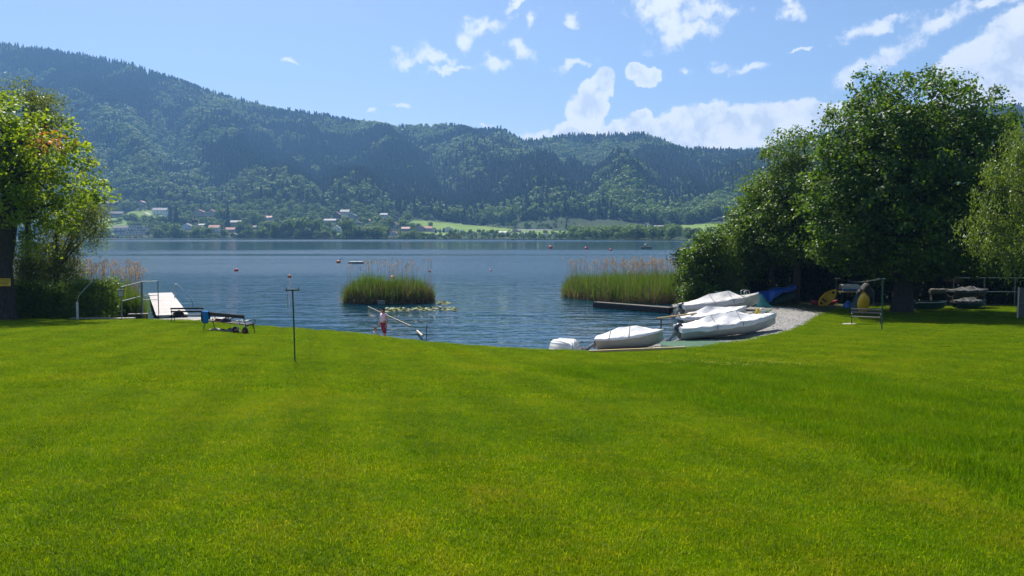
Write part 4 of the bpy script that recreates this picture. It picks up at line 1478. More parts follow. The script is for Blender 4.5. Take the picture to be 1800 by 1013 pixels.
# ------------------------------------------------------------------ hedges
def hedge(name, pts, height, thick, n, per, leaf, mat, label, clump=.22, cat='hedge'):
    """pts: ground points along the hedge"""
    pts = [Vector(q) for q in pts]
    e = empty(name, tuple(pts[0]), 0, label, cat)
    L = pts[0]
    seg = [(pts[i + 1] - pts[i]).length for i in range(len(pts) - 1)]
    tot = sum(seg)
    C = np.empty((n, 3)); O = np.empty((n, 3))
    for i in range(n):
        s = TR.random() * tot
        j = 0
        while s > seg[j] and j < len(seg) - 1:
            s -= seg[j]; j += 1
        q = pts[j].lerp(pts[j + 1], s / seg[j])
        d = (pts[j + 1] - pts[j]).normalized()
        nrm = Vector((d.y, -d.x, 0))
        hh = height * (0.86 + .28 * float(vnoise(q.x * .9, q.y * .9, 5)))
        u = TR.random()
        if u < .55:
            sd_ = thick * (.4 + .2 * TR.random()); z = hh * TR.random()
            o_ = nrm
        elif u < .8:
            sd_ = thick * (TR.random() - .5); z = hh * (.92 + .1 * TR.random()); o_ = Vector((0, 0, 1))
        else:
            sd_ = -thick * (.4 + .2 * TR.random()); z = hh * TR.random(); o_ = -nrm
        c = q + nrm * sd_ + Vector((0, 0, z)) - L
        C[i] = c; O[i] = o_
    cnt = TR.poisson(per, n)
    idx = np.repeat(np.arange(n), cnt)
    m_ = len(idx)
    P = C[idx] + TR.normal(size=(m_, 3)) * clump
    P[:, 2] = np.maximum(P[:, 2], .05)
    nr = O[idx] * .5 + TR.normal(size=(m_, 3)) * .6
    nr[:, 2] += .35
    nr /= np.linalg.norm(nr, axis=1, keepdims=True)
    ln = leaf * (.7 + .6 * TR.random(m_))
    V, Fq = leaf_arrays(P, nr, ln, ln * .6, TR)
    t = np.clip(.2 + .5 * TR.random(n)[idx] + TR.normal(size=m_) * .15, 0, 1)
    link('foliage', np_mesh('foliage', V, Fq, MATS[mat], False, {'tint': ('FACE', t)}), e)
    mb = MB()
    for i in range(int(tot / .45)):
        s = i * .45
        j = 0
        while s > seg[j] and j < len(seg) - 1:
            s -= seg[j]; j += 1
        q = pts[j].lerp(pts[j + 1], s / seg[j]) - L
        mb.tube([q + Vector((0, 0, -.1)), q + Vector((TR.normal() * .08, TR.normal() * .08, height * .5)), q + Vector((TR.normal() * .2, TR.normal() * .2, height * .9))], [.03, .022, .008], 5)
    mb.build('stems', MATS['bark'], e)
    return e


def gp(px, Y):
    x = at(px, 500, Y).x
    return (x, Y, G(x, Y))


hedge('hedge', [gp(-80, 49.6), gp(40, 49.4), gp(120, 49.2), gp(205, 49.6)], 2.25, .9, 620, 40, .13, 'leaf_hedge_lit', 'dark green hedge behind the lawn between left maple and railing')
hedge('hedge', [gp(1195, 63.5), gp(1260, 64.5), gp(1330, 64.5), gp(1400, 64), gp(1480, 63), gp(1600, 62), gp(1720, 61), gp(1860, 60)], 3.6, 1.6, 1500, 44, .25, 'leaf_hedge_shaded', 'tall dark hedge in deep shade behind the boat racks', .35)
hedge('bush', [gp(1196, 60.6), gp(1225, 60.9), gp(1262, 60.6)], 1.3, 1.2, 130, 36, .15, 'leaf_alder', 'low leafy bushes on the bank between reed bed and covered boats', .22, 'bush')

# ------------------------------------------------------------------ reeds, lilies
def blades(P, h, w, lean, mat, name, parent, rg, seg=3, tint=None, tipw=.12, bend=.5):
    """upright ribbon blades rooted at P"""
    n = len(P)
    a = rg.random(n) * 6.28
    la = rg.random(n) * 6.28
    lv = np.abs(rg.normal(size=n)) * lean
    V = np.empty((n, (seg + 1) * 2, 3))
    for s in range(seg + 1):
        t = s / seg
        cx_ = P[:, 0] + np.cos(la) * lv * h * (t * (1 - bend) + bend * t * t)
        cy_ = P[:, 1] + np.sin(la) * lv * h * (t * (1 - bend) + bend * t * t)
        cz_ = P[:, 2] + h * t * np.sqrt(np.maximum(.15, 1 - (lv * t) ** 2))
        ww = w * (tipw + (1 - tipw) * (1 - t ** 2)) * .5
        V[:, 2 * s] = np.stack([cx_ - np.cos(a) * ww, cy_ - np.sin(a) * ww, cz_], -1)
        V[:, 2 * s + 1] = np.stack([cx_ + np.cos(a) * ww, cy_ + np.sin(a) * ww, cz_], -1)
    k = (seg + 1) * 2
    off = (np.arange(n) * k)[:, None]
    Fs = np.concatenate([off + np.array([2 * s, 2 * s + 1, 2 * s + 3, 2 * s + 2]) for s in range(seg)], 0)
    t_ = np.clip(.5 + rg.normal(size=n) * .25, 0, 1) if tint is None else tint
    me_ = np_mesh(name, V.reshape(-1, 3), Fs, MATS[mat], False, {'tint': ('FACE', np.concatenate([np.clip(rg.random(n) * .42, 0, 1)] + [np.clip(.5 + (t_ - .5) * .8 + .02, .3, 1)] * (seg - 1)) if mat == 'reed_green' else np.tile(t_, seg))})
    tips = np.stack([P[:, 0] + np.cos(la) * lv * h, P[:, 1] + np.sin(la) * lv * h, V[:, -1, 2]], -1)
    o_ = link(name, me_, parent)
    o_['kind'] = 'stuff'
    return o_, tips, la


def plumes(tips, rg, name, parent, size=.26, per=14):
    n = len(tips)
    idx = np.repeat(np.arange(n), per)
    m_ = len(idx)
    s = rg.random(m_)
    d = rg.random(n) * 6.28
    P = tips[idx].copy()
    ss = size * (.7 + .6 * rg.random(n))[idx]
    P[:, 0] += np.cos(d)[idx] * ss * .5 * s + rg.normal(size=m_) * ss * .13
    P[:, 1] += np.sin(d)[idx] * ss * .5 * s + rg.normal(size=m_) * ss * .13
    P[:, 2] += ss * (s - .3)
    nr = rg.normal(size=(m_, 3)); nr /= np.linalg.norm(nr, axis=1, keepdims=True)
    V, Fq = leaf_arrays(P, nr, ss * .42, ss * .13, rg, -.6)
    t_ = np.clip(.5 + .3 * rg.normal(size=n)[idx] * .8, 0, 1)
    o_ = link(name, np_mesh(name, V, Fq, MATS['reed_plume'], False, {'tint': ('FACE', t_)}), parent)
    o_['kind'] = 'stuff'


RR = np.random.default_rng(5)


def reed_stand(name, poly, n_green, n_dry, n_plume, hg, hd, hp, label, zbase=-.1, litter=0, edge_low=None):
    """poly: outline in the ground plane"""
    poly = [(q[0], q[1]) for q in poly]
    ax = [q[0] for q in poly]; ay = [q[1] for q in poly]
    L = Vector((sum(ax) / len(ax), sum(ay) / len(ay), 0))
    e = empty(name, tuple(L), 0, label, 'reeds', None, 'stuff')

    def pick(n):
        out_ = np.empty((0, 2))
        while len(out_) < n:
            q = np.stack([RR.uniform(min(ax), max(ax), n * 3), RR.uniform(min(ay), max(ay), n * 3)], -1)
            out_ = np.concatenate([out_, q[in_poly(q[:, 0], q[:, 1], poly)]])
        return out_[:n]

    def edge(q):
        d = np.full(len(q), 1e9)
        for i in range(len(poly)):
            a_, b_ = np.array(poly[i]), np.array(poly[(i + 1) % len(poly)])
            ab = b_ - a_
            t = np.clip(((q - a_) @ ab) / (ab @ ab), 0, 1)
            d = np.minimum(d, np.linalg.norm(q - a_ - t[:, None] * ab, axis=1))
        return d

    def P3(q):
        z = np.maximum(shore_z(q[:, 0], q[:, 1]), zbase)
        return np.stack([q[:, 0] - L.x, q[:, 1] - L.y, np.minimum(z, .5)], -1)
    q = pick(n_green); d = edge(q)
    h = hg * (.58 + .42 * np.clip(d / .9, 0, 1)) * (.68 + .55 * fbm(q[:, 0] * 1.3, q[:, 1] * 1.3, 3, 3)) * (.75 + .4 * RR.random(n_green))
    q = q + RR.normal(size=q.shape) * .16
    blades(P3(q), h, .045, .20, 'reed_green', 'green_reeds', e, RR)
    q = pick(n_dry); d = edge(q)
    blades(P3(q), hd * (.5 + .9 * RR.random(n_dry)), .034, .30, 'reed_dry', 'dry_stalks', e, RR, seg=2, tint=np.clip(.25 + .5 * RR.random(n_dry), 0, 1))
    q = pick(n_plume); d = edge(q)
    _, tips, _ = blades(P3(q), hp * (.82 + .28 * RR.random(n_plume)), .022, .07, 'reed_dry', 'plume_stalks', e, RR, tipw=.6)
    plumes(tips, RR, 'plumes', e)
    if litter:
        # bent dead stalks splayed outwards round the foot
        q = pick(litter * 6); d = edge(q)
        q = q[np.argsort(d)[:litter]]
        blades(P3(q), .9 * (.5 + .9 * RR.random(len(q))), .035, .75, 'reed_dry', 'fallen_stalks', e, RR)
    return e


def ring(cx, cy, rx, ry, n=20, wob=.12):
    return [(cx + rx * (1 + wob * (RR.random() - .5)) * math.cos(2 * PI * i / n), cy + ry * (1 + wob * (RR.random() - .5)) * math.sin(2 * PI * i / n)) for i in range(n)]


c1 = onz(680, 532, .05)
reed_stand('reed_island', ring(c1.x, c1.y + 1.0, 3.55, 2.0), 4200, 3800, 100, 2.3, 1.5, 3.2, 'round island of green reeds with tan plumes in the lake', -.15, 1900)
P_ = lambda px, py: (onz(px, py, .05).x, onz(px, py, .05).y)
reed_stand('reed_bed', [P_(990, 521), P_(1010, 524), P_(1060, 529), P_(1110, 532), P_(1150, 534), P_(1200, 534), P_(1215, 528), (16.0, 70), (17, 78), (8, 76), P_(995, 514)], 8200, 6200, 480, 2.2, 1.45, 3.15,
           'wide reed bed behind the old landing stage on the right', -.15, 2600)
reed_stand('reed_bed', [(at(0, 500, 52).x, 51.6), (at(120, 500, 52).x, 51.4), (at(205, 500, 52).x, 51), (at(246, 500, 51).x, 51), (at(253, 500, 53).x, 53.2), (at(248, 500, 57).x, 57), (at(120, 500, 58).x, 58), (at(0, 500, 58).x, 58)], 4600, 2400, 460, 2.5, 1.4, 3.5,
           'reeds with tan plumes behind the left hedge beside the jetty', -.15, 300)
reed_stand('reed_bed', [(at(207, 500, 50).x, 50.2), (at(238, 500, 50).x, 50.2), (at(247, 500, 51).x, 51.2), (at(210, 500, 51).x, 51.3)], 1000, 300, 20, 2.3, 1.0, 3.1, 'bright green reeds growing through the metal railing at the jetty')

# water lilies
n = 240
L = onz(745, 545, 0)
u = RR.random(n)
lpx = 672 + 130 * RR.random(n); lpy = 543.5 + RR.normal(size=n) * 1.6 - (lpx - 672) * .012 + 1.2
far_ = RR.random(n) < .22
lpx[far_] = 770 + 20 * RR.random(far_.sum()); lpy[far_] = 533 + 2.2 * RR.normal(size=far_.sum()) * .6
V, Fs, T_l = [], [], []
for i in range(n):
    q = onz(float(lpx[i]), float(lpy[i]), 0.012)
    r = .10 + .10 * RR.random()
    n0 = len(V)
    a0 = RR.random() * 6.28
    tl = .10 * RR.normal()
    V.append((q.x - L.x, q.y - L.y, q.z + .004))
    for j in range(9):
        a = a0 + .25 + (6.28 - .5) * j / 8
        V.append((q.x - L.x + math.cos(a) * r, q.y - L.y + math.sin(a) * r, q.z + .012 + max(0, math.sin(a + a0) * tl * .5)))
    for j in range(8): Fs.append((n0, n0 + 1 + j, n0 + 2 + j))
    T_l += [RR.random()] * 8
o = link('water_lilies', np_mesh('water_lilies', V, Fs, MATS['lily_pad'], False, {'tint': ('FACE', T_l)}), None, tuple(L))
tag(o, 'pale water lily pads floating beside the reed island', 'water lilies', None, 'stuff')

# ------------------------------------------------------------------ object materials
pm('metal_green', (.020, .075, .045), 0.45, 0.25, 6)
pm('iron_dark', (.022, .040, .034), 0.5, 0.3, 8)
pm('steel_grey', (.16, .19, .20), 0.45, 0.2, 6, metal=.4)
pm('steel_bright', (.55, .56, .57), 0.3, 0.15, 6, metal=.7)
pm('bench_wood', (.055, .034, .028), 0.62, 0.35, 4, 0.3, stretch=(.4, 6, 6), spec=.2)
pm('bench_wood_grey', (.20, .165, .15), 0.6, 0.35, 4, 0.3, stretch=(.4, 6, 6))
pm('deck_wood', (.46, .425, .40), 0.7, 0.22, 3, 0.3, stretch=(.5, 5, 5))
pm('old_wood', (.17, .145, .12), 0.85, 0.4, 3, 0.5, stretch=(.4, 5, 5))
pm('dark_wood', (.045, .038, .030), 0.85, 0.4, 3, 0.5)
pm('new_wood', (.62, .44, .20), 0.6, 0.22, 3, 0.2, stretch=(.4, 5, 5))
pm('pole_wood', (.52, .42, .28), 0.6, 0.25, 3, 0.2)
pm('concrete', (.38, .35, .31), 0.9, 0.2, 3, 0.4)
pm('concrete_white', (.62, .60, .56), 0.85, 0.12, 3, 0.2)
pm('paper_white', (.60, .60, .57), 0.6, 0.1, 4)
pm('sign_yellow', (.78, .48, .015), 0.4, 0.06, 4)
pm('ink_black', (.02, .02, .02), 0.6, 0.1, 4)
pm('towel_blue', (.010, .19, .52), 0.95, 0.25, 14, 0.6)
pm('cloth_black', (.018, .018, .022), 0.9, 0.3, 10, 0.4)
pm('cloth_navy', (.03, .035, .07), 0.9, 0.3, 10, 0.4)
pm('cloth_red', (.24, .045, .05), 0.9, 0.3, 10, 0.4)
pm('cloth_beige', (.50, .43, .33), 0.9, 0.2, 10, 0.4)
pm('cloth_grey', (.22, .21, .21), 0.9, 0.3, 10, 0.4)
pm('cloth_white', (.70, .68, .66), 0.9, 0.12, 10, 0.4)
pm('rubber_black', (.014, .014, .015), 0.75, 0.2, 10)
pm('rim_red', (.40, .045, .022), 0.45, 0.2, 6)
pm('hull_white', (.56, .55, .51), 0.32, 0.14, 2.0)
pm('hull_beige', (.44, .42, .35), 0.35, 0.16, 2.0)
pm('hull_green', (.018, .07, .05), 0.35, 0.2, 3)
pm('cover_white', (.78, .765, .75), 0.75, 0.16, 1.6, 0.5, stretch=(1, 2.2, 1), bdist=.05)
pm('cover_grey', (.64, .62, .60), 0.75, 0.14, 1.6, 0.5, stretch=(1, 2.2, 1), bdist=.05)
pm('cover_shaded', (.05, .052, .05), 0.8, 0.2, 3, 0.4)  # grey covers under the trees, darkened to put the shade into their colour
pm('seam_grey', (.30, .30, .31), 0.8, 0.15, 6)
pm('motor_grey', (.05, .055, .062), 0.35, 0.2, 5)
pm('motor_leg', (.32, .32, .32), 0.4, 0.2, 5)
pm('propeller_red', (.55, .06, .03), 0.4, 0.15, 5)
pm('tarp_blue', (.012, .075, .32), 0.30, 0.22, 2.5, 0.5, spec=.6)
pm('tarp_teal', (.06, .30, .27), 0.55, 0.2, 3, 0.3)
pm('tarp_green', (.012, .045, .035), 0.6, 0.3, 3, 0.4)
pm('mat_green', (.035, .105, .055), 0.9, 0.22, 5, 0.4)
pm('kayak_yellow', (.66, .37, .012), 0.30, 0.12, 3, spec=.6)
pm('kayak_red', (.34, .022, .035), 0.35, 0.15, 3)
pm('plastic_yellow', (.78, .55, .012), 0.35, 0.1, 4)
pm('plastic_white', (.72, .72, .70), 0.35, 0.08, 4)
pm('plastic_blue', (.02, .12, .42), 0.4, 0.15, 4)
pm('buoy_red', (.62, .07, .025), 0.4, 0.12, 4)
pm('buoy_orange', (.72, .19, .025), 0.4, 0.12, 4)
pm('rope_blue', (.05, .28, .46), 0.8, 0.2, 8)
pm('rock_grey', (.36, .345, .32), 0.9, 0.25, 3, 0.7)
pm('rust_brown', (.13, .055, .035), 0.9, 0.3, 3, 0.5)
pm('skin', (.50, .29, .20), 0.55, 0.08, 8)
pm('skin_tan', (.46, .25, .16), 0.55, 0.08, 8)
pm('hair_black', (.012, .010, .010), 0.5, 0.3, 30, 0.4)
pm('hair_blond', (.30, .17, .09), 0.55, 0.3, 30, 0.4)
pm('shirt_pink', (.86, .62, .72), 0.9, 0.08, 12, 0.3)
pm('trousers_red', (.27, .022, .045), 0.9, 0.15, 12, 0.3)
pm('shirt_pale_blue', (.50, .64, .66), 0.9, 0.08, 12, 0.3)
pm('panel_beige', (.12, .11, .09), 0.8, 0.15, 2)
M = MATS


def bx(parent, name, mat, c, s, rz=0, rx=0, ry=0, b=0.0):
    mb = MB(); mb.box(c, s, rz, rx, ry, b)
    return mb.build(name, M[mat], parent)


def tb(parent, name, mat, pts, r, n=8):
    mb = MB(); mb.tube(pts, r, n)
    return mb.build(name, M[mat], parent, True)


# ------------------------------------------------------------------ paved path with the jetty
base = gpx(300, 559)
path = empty('path', (0, 0, 0), 0, 'pale concrete slab path leading to the jetty', None, None, 'structure')
PR = random.Random(4)
row_y = [47.85, 48.75, 49.65, 50.55]
for r_ in range(3):
    x0, x1 = [(-22.6, -18.0), (-22.2, -17.6), (-21.9, -17.6)][r_]
    nn = 5
    for c in range(nn):
        w = (x1 - x0) / nn
        bx(path, 'slab', 'concrete', (x0 + w * (c + .5), (row_y[r_] + row_y[r_ + 1]) / 2, G(-20, 48.6) + .03 + PR.uniform(-.008, .008)), (w - .025, .875, .10), PR.uniform(-.006, .006))
for c in range(7):
    bx(path, 'slab', 'concrete', (-26.2 + c * .52 * 1.04, 48.05, .50 + PR.uniform(-.01, .01)), (.52, .42, .08))

jx0, jy0, jx1, jy1 = -19.2, 50.3, -31.0, 70.6
jn = onz(303, 553.5, .52); jf = onz(281.5, 515, .52)
jd = (jf - jn); jl = jd.length; jrz = math.atan2(jd.y, jd.x) - PI / 2
jet = empty('jetty', (jn.x, jn.y, 0), jrz, 'pale wooden bathing jetty running out into the lake', 'jetty')
JW = 1.85
pl_me = MB(); pl_me.box((0, 0, 0), (JW, .138, .045)); pl_me = pl_me.mesh('plank', M['deck_wood'])
npl = int(jl / .15)
for i in range(npl):
    link('plank', pl_me, jet, (PR.uniform(-.012, .012), .075 + i * .15, .50 + PR.uniform(-.004, .004)), (0, 0, PR.uniform(-.004, .004)))
for sx_ in (-.8, .8):
    bx(jet, 'beam', 'dark_wood', (sx_, jl / 2, .38), (.12, jl, .18))
for i in range(7):
    for sx_ in (-.82, .82):
        tb(jet, 'pile', 'dark_wood', [(sx_, .3 + i * jl / 6.3, -2.0), (sx_, .3 + i * jl / 6.3, .34)], .09)
# bathing ladder with its bright rails on the right side
for sy in (0, .55):
    tb(jet, 'ladder_rail', 'steel_bright', [(.86, jl * .70 + sy, .5), (.86, jl * .70 + sy, 1.45), (.95, jl * .70 + sy, 1.60), (1.10, jl * .70 + sy, 1.58), (2.05, jl * .70 + sy, .35), (2.3, jl * .70 + sy, -.2)], .028)

# metal railing in front of the jetty
rg_ = empty('railing', (gpx(250, 556).x, 49.6, G(-22.8, 49.6)), 0, 'grey metal pipe railing beside the start of the jetty', 'railing')
o0 = rg_.location
def rl(px, Y, z): p = at(px, 500, Y); return Vector((p.x, Y, z)) - o0
pA, pB, pC = rl(212.5, 48.2, 0), rl(249, 50.0, 0), rl(277.5, 50.4, 0)
zt = .5
for q, h, r in ((pA, 1.95, .035), (pB, 2.15, .06), (pC, 2.15, .03)):
    tb(rg_, 'post', 'steel_grey', [(q.x, q.y, .30 - o0.z), (q.x, q.y, .45 + h - o0.z)], r)
for (a, b_, za, zb, r) in ((pA, pB, 2.38, 2.58, .03), (pB, pC, 2.6, 2.6, .025), (pA, pB, 1.52, 1.70, .03), (pB, pC, 1.72, 1.74, .025), (pB, pC, 1.45, 1.45, .02)):
    tb(rg_, 'rail', 'steel_grey', [(a.x, a.y, za - o0.z), (b_.x, b_.y, zb - o0.z)], r)
p = rl(211.5, 48.1, 0) + o0
nb = empty('notice_box', (p.x, 48.14, 2.02), 0, 'small notice box with white sheet on the front railing post', 'notice')
bx(nb, 'frame', 'steel_grey', (0, 0, 0), (.32, .06, .42), b=.015)
bx(nb, 'sheet', 'paper_white', (0, -.034, -.01), (.24, .008, .33))
bx(nb, 'hood', 'steel_grey', (0, -.04, .22), (.36, .16, .03))
for j in range(4): bx(nb, 'text_line', 'cloth_grey', (0, -.040, .10 - j * .065), (.18, .004, .018))

# low slatted bench by the railing
p = gpx(243, 557)
p = at(243, 557, 48.7)
lb = empty('low_bench', (p.x, 48.7, G(p.x, 48.7)), R(14), 'low backless grey bench in front of the railing', 'bench')
for j in range(3): bx(lb, 'slat', 'bench_wood_grey', (0, (j - 1) * .13, .44), (1.12, .11, .04), b=.008)
for sx_ in (-.48, .48):
    for sy in (-.16, .16): bx(lb, 'leg', 'iron_dark', (sx_, sy, .21), (.05, .05, .42))
    bx(lb, 'bearer', 'iron_dark', (sx_, 0, .40), (.05, .42, .04))

# garden shower: pale post with a bent pipe
p = gpx(136.5, 562)
sh = empty('garden_shower', tuple(p), 0, 'pale garden shower post with bent pipe before the hedge', 'shower')
bx(sh, 'post', 'concrete_white', (0, 0, .48), (.11, .11, 1.10), b=.015)
tb(sh, 'pipe', 'steel_bright', [(.02, 0, .9), (.04, 0, 1.15), (.12, 0, 1.42), (.42, .05, 1.78), (.75, .08, 2.12), (.86, .08, 2.28)], .022)
mb = MB(); mb.lathe([(.015, 0), (.05, -.03), (.055, -.06), (.01, -.06)], 10, (.88, .08, 2.30)); mb.build('shower_head', M['steel_bright'], sh, True)

# yellow notice on the trunk of the left maple
p = at(7.5, 496.5, 46.2)
sg = empty('yellow_notice', (p.x, 46.22, p.z), 0, 'yellow notice board with black writing nailed to the left maple trunk', 'notice')
bx(sg, 'board', 'sign_yellow', (0, 0, 0), (.70, .02, .44), b=.006)
for j, (w, off) in enumerate(((.56, 0), (.50, .02), (.58, 0), (.44, -.03), (.30, .05))):
    rx_ = -w / 2 + off
    k_ = 0
    while rx_ < w / 2 + off - .03:
        ww = PR.uniform(.03, .09)
        bx(sg, 'lettering', 'ink_black', (rx_ + ww / 2, -.0125, .15 - j * .075), (ww, .004, .032))
        rx_ += ww + .02


# ------------------------------------------------------------------ benches
def bench(name, a, yaw, label, L_=2.1, backs=2, wood='bench_wood', arms=True, scroll=True):
    """park bench with cast legs: local x along the bench, +y the side one sits on"""
    e = empty(name, tuple(a), yaw, label, 'bench', 'park benches on the lawn')
    for j in range(4):
        bx(e, 'seat_slat', wood, (0, .06 + j * .115, .44 + .012 * (j == 3)), (L_, .10, .035), b=.008)
    if backs == 1:
        bx(e, 'back_slat', wood, (0, -.075, .80), (L_, .03, .16), rx=R(-10), b=.008)
    else:
        bx(e, 'back_slat', wood, (0, -.06, .66), (L_, .03, .095), rx=R(-10), b=.008)
        bx(e, 'back_slat', wood, (0, -.095, .83), (L_, .03, .095), rx=R(-10), b=.008)
    for sx_ in (-1, 1):
        x = sx_ * (L_ / 2 - .04)
        mb = MB()
        mb.tube([(x, -.13, 0), (x, -.06, .18), (x, .02, .40), (x, -.03, .55), (x, -.115, .90)], [.022, .020, .024, .02, .018], 6)
        mb.tube([(x, .50, 0), (x, .46, .18), (x, .42, .42)], [.022, .02, .022], 6)
        mb.tube([(x, .02, .40), (x, .22, .415), (x, .46, .42)], .018, 6)
        mb.tube([(x, -.02, .28), (x, .10, .38), (x, .22, .405)], .013, 6)
        mb.tube([(x, .47, .24), (x, .36, .36), (x, .24, .405)], .013, 6)
        mb.build('leg_frame', M['iron_dark'], e, True)
        if arms:
            mb = MB()
            mb.tube([(x, -.04, .58), (x, .10, .64), (x, .30, .645), (x, .46, .65), (x, .54, .60), (x, .53, .52), (x, .46, .43)], .017, 6)
            if scroll:
                mb.tube([(x, .47 + .07 * math.cos(t), .53 + .07 * math.sin(t)) for t in np.linspace(0, 5.2, 9)], .011, 5)
                mb.tube([(x, .42 + .04 * math.cos(t), .46 + .04 * math.sin(t)) for t in np.linspace(0, 5.2, 8)], .010, 5)
            mb.build('armrest', M['iron_dark'], e, True)
    return e


aL, aR = gpx(362, 581), gpx(431, 587)
mid = (aL + aR) / 2
yaw2 = math.atan2(aR.y - aL.y, aR.x - aL.x)
mid.z = G(mid.x, mid.y) - .01
b2 = bench('park_bench', mid, yaw2, 'dark park bench with scrolled iron arms, towel over its back', (aR - aL).length + .15, 1)
M2 = Matrix.Translation(mid) @ Matrix.Rotation(yaw2, 4, 'Z')
BL = (aR - aL).length + .15

aL, aR = gpx(308, 567.5), gpx(352.5, 568.5)
mid = (aL + aR) / 2; mid.z = G(mid.x, mid.y) - .01
yaw1 = math.atan2(aR.y - aL.y, aR.x - aL.x)
b1 = bench('park_bench', mid, yaw1, 'dark park bench with two thin back slats at the path, black bag on it', (aR - aL).length + .42, 2, arms=False)
M1 = Matrix.Translation(mid) @ Matrix.Rotation(yaw1, 4, 'Z')

# things on and under the benches
def wp(Mx, x, y, z): return tuple(Mx @ Vector((x, y, z)))


def towel(Mx, yaw, x, w, label, mat, back, front, name='towel'):
    e = empty(name, wp(Mx, x, -.095, .88), yaw, label, 'towel')
    rr = random.Random(3)
    nx, prof = 9, []
    for i in range(8): prof.append((-.035 - .012 * i / 7, -back + back * i / 7))
    prof += [(-.02, .025), (.012, .03), (.035, .0)]
    for i in range(1, 6): prof.append((.04 + .01 * i / 5, -front * i / 5))
    rows = []
    for j in range(nx + 1):
        u = j / nx - .5
        rows.append([Vector((u * w * (1 + .10 * (z < -.1)) + .01 * math.sin(9 * z + j), y + (.018 * math.sin(u * 17 + z * 4) - .008) * min(1, -z * 4 if z < 0 else 0), z + (.03 * math.sin(j * 1.7) if i == 0 else 0))) for i, (y, z) in enumerate(prof)])
    mb = MB(); mb.loft(rows, False, False, closed=False)
    o = mb.build('cloth', M[mat], e, True)
    sm = o.modifiers.new('thickness', 'SOLIDIFY'); sm.thickness = .014
    return e


towel(M2, yaw2, -BL / 2 + .28, .40, 'bright blue towel hanging over the back of the near bench', 'towel_blue', .52, .35)
towel(M2, yaw2, -BL / 2 + .02, .12, 'dark blue garment hanging over the left bench corner beside the bright towel', 'cloth_navy', .48, .2, 'garment')


def heap(name, loc, label, cat, mat, size, seed, n=5):
    """crumpled cloth: folded lumps sunk into one another"""
    e = empty(name, loc, 0, label, cat)
    rr = random.Random(seed)
    nu, nv = 22, 9
    rings = []
    for i in range(nv):
        t = i / (nv - 1)
        ring = []
        for k_ in range(nu):
            a = 2 * PI * k_ / nu
            w = 1 + .16 * math.sin(3 * a + seed) + .10 * math.sin(7 * a + 2 * t * 5) + rr.uniform(-.05, .05)
            r = math.cos(t * PI / 2) ** .55
            ring.append(Vector((size[0] / 2 * w * r * math.cos(a), size[1] / 2 * w * r * math.sin(a), size[2] * (t ** .9) * (1 + .2 * math.sin(2 * a + seed)))))
        rings.append(ring)
    mb = MB(); mb.loft(rings, True, True)
    mb.build('cloth', M[mat], e, True)
    return e


heap('clothes', wp(M2, -BL / 2 + .62, .22, .462), 'beige cloth lying on the near bench next to the towel', 'clothes', 'cloth_beige', (.34, .30, .10), 2)
e = empty('book', wp(M2, -BL / 2 + .92, .25, .462), yaw2 + .1, 'red-edged thick folder lying on the near bench seat', 'folder')
bx(e, 'cover', 'cloth_red', (0, 0, .06), (.52, .30, .12), rx=.04, b=.02); bx(e, 'pages', 'cloth_white', (0, -.005, .126), (.42, .26, .016))
heap('jacket', wp(M2, -BL / 2 + 1.36, .22, .462), 'black and white crumpled jacket on the near bench seat', 'jacket', 'cloth_navy', (.46, .34, .20), 5)
heap('cloth', wp(M2, -BL / 2 + 1.30, .20, .60), 'pale grey cloth on top of the crumpled dark jacket', 'cloth', 'cloth_white', (.24, .2, .07), 8)
heap('bag', wp(M1, -.52, .2, .46), 'black bag lying on the seat of the far left bench', 'bag', 'cloth_black', (.62, .36, .24), 4)


def shoe(loc, rz, label, mat):
    e = empty('shoe', loc, rz, label, 'shoe')
    mb = MB()
    rings = []
    for (x, w, h, z0) in ((-.14, .03, .07, 0), (-.12, .04, .10, 0), (-.03, .042, .085, 0), (.05, .048, .06, 0), (.11, .045, .045, 0), (.145, .025, .03, 0)):
        rings.append([Vector((x, w * c, z0 + max(0, h * s))) for (c, s) in ((-1, 0), (-1, .5), (-.6, .9), (0, 1), (.6, .9), (1, .5), (1, 0))])
    mb.loft(rings, True, True)
    mb.build('upper', M[mat], e, True)
    bx(e, 'sole', 'cloth_white', (0, 0, .008), (.30, .10, .022), b=.006)
    return e


def g2(Mx, x, y, dz=.0):
    q = Mx @ Vector((x, y, 0)); return (q.x, q.y, G(q.x, q.y) + dz)


heap('towel', g2(M2, -BL / 2 + .40, .30, .02), 'pale cream cloth on the grass below the blue towel', 'towel', 'cloth_beige', (.58, .30, .10), 11)
for i, (x, y, rz, lab, mt) in enumerate(((.98, .30, .4, 'grey shoe under the near bench, left of the pair', 'cloth_grey'), (1.25, .22, .2, 'dark grey shoe under the near bench, right of the pair', 'cloth_black'))):
    shoe(g2(M2, -BL / 2 + x, y, .03), yaw2 + rz, lab, mt)
heap('bag', g2(M2, -BL / 2 + 1.52, .30, .02), 'small grey crumpled bag in the grass under the near bench', 'bag', 'cloth_grey', (.34, .24, .15), 13)
q = gpx(356, 567)
heap('cloth', (q.x, q.y, q.z + .02), 'small white cloth in the grass between the two left benches', 'cloth', 'cloth_white', (.24, .2, .14), 17)

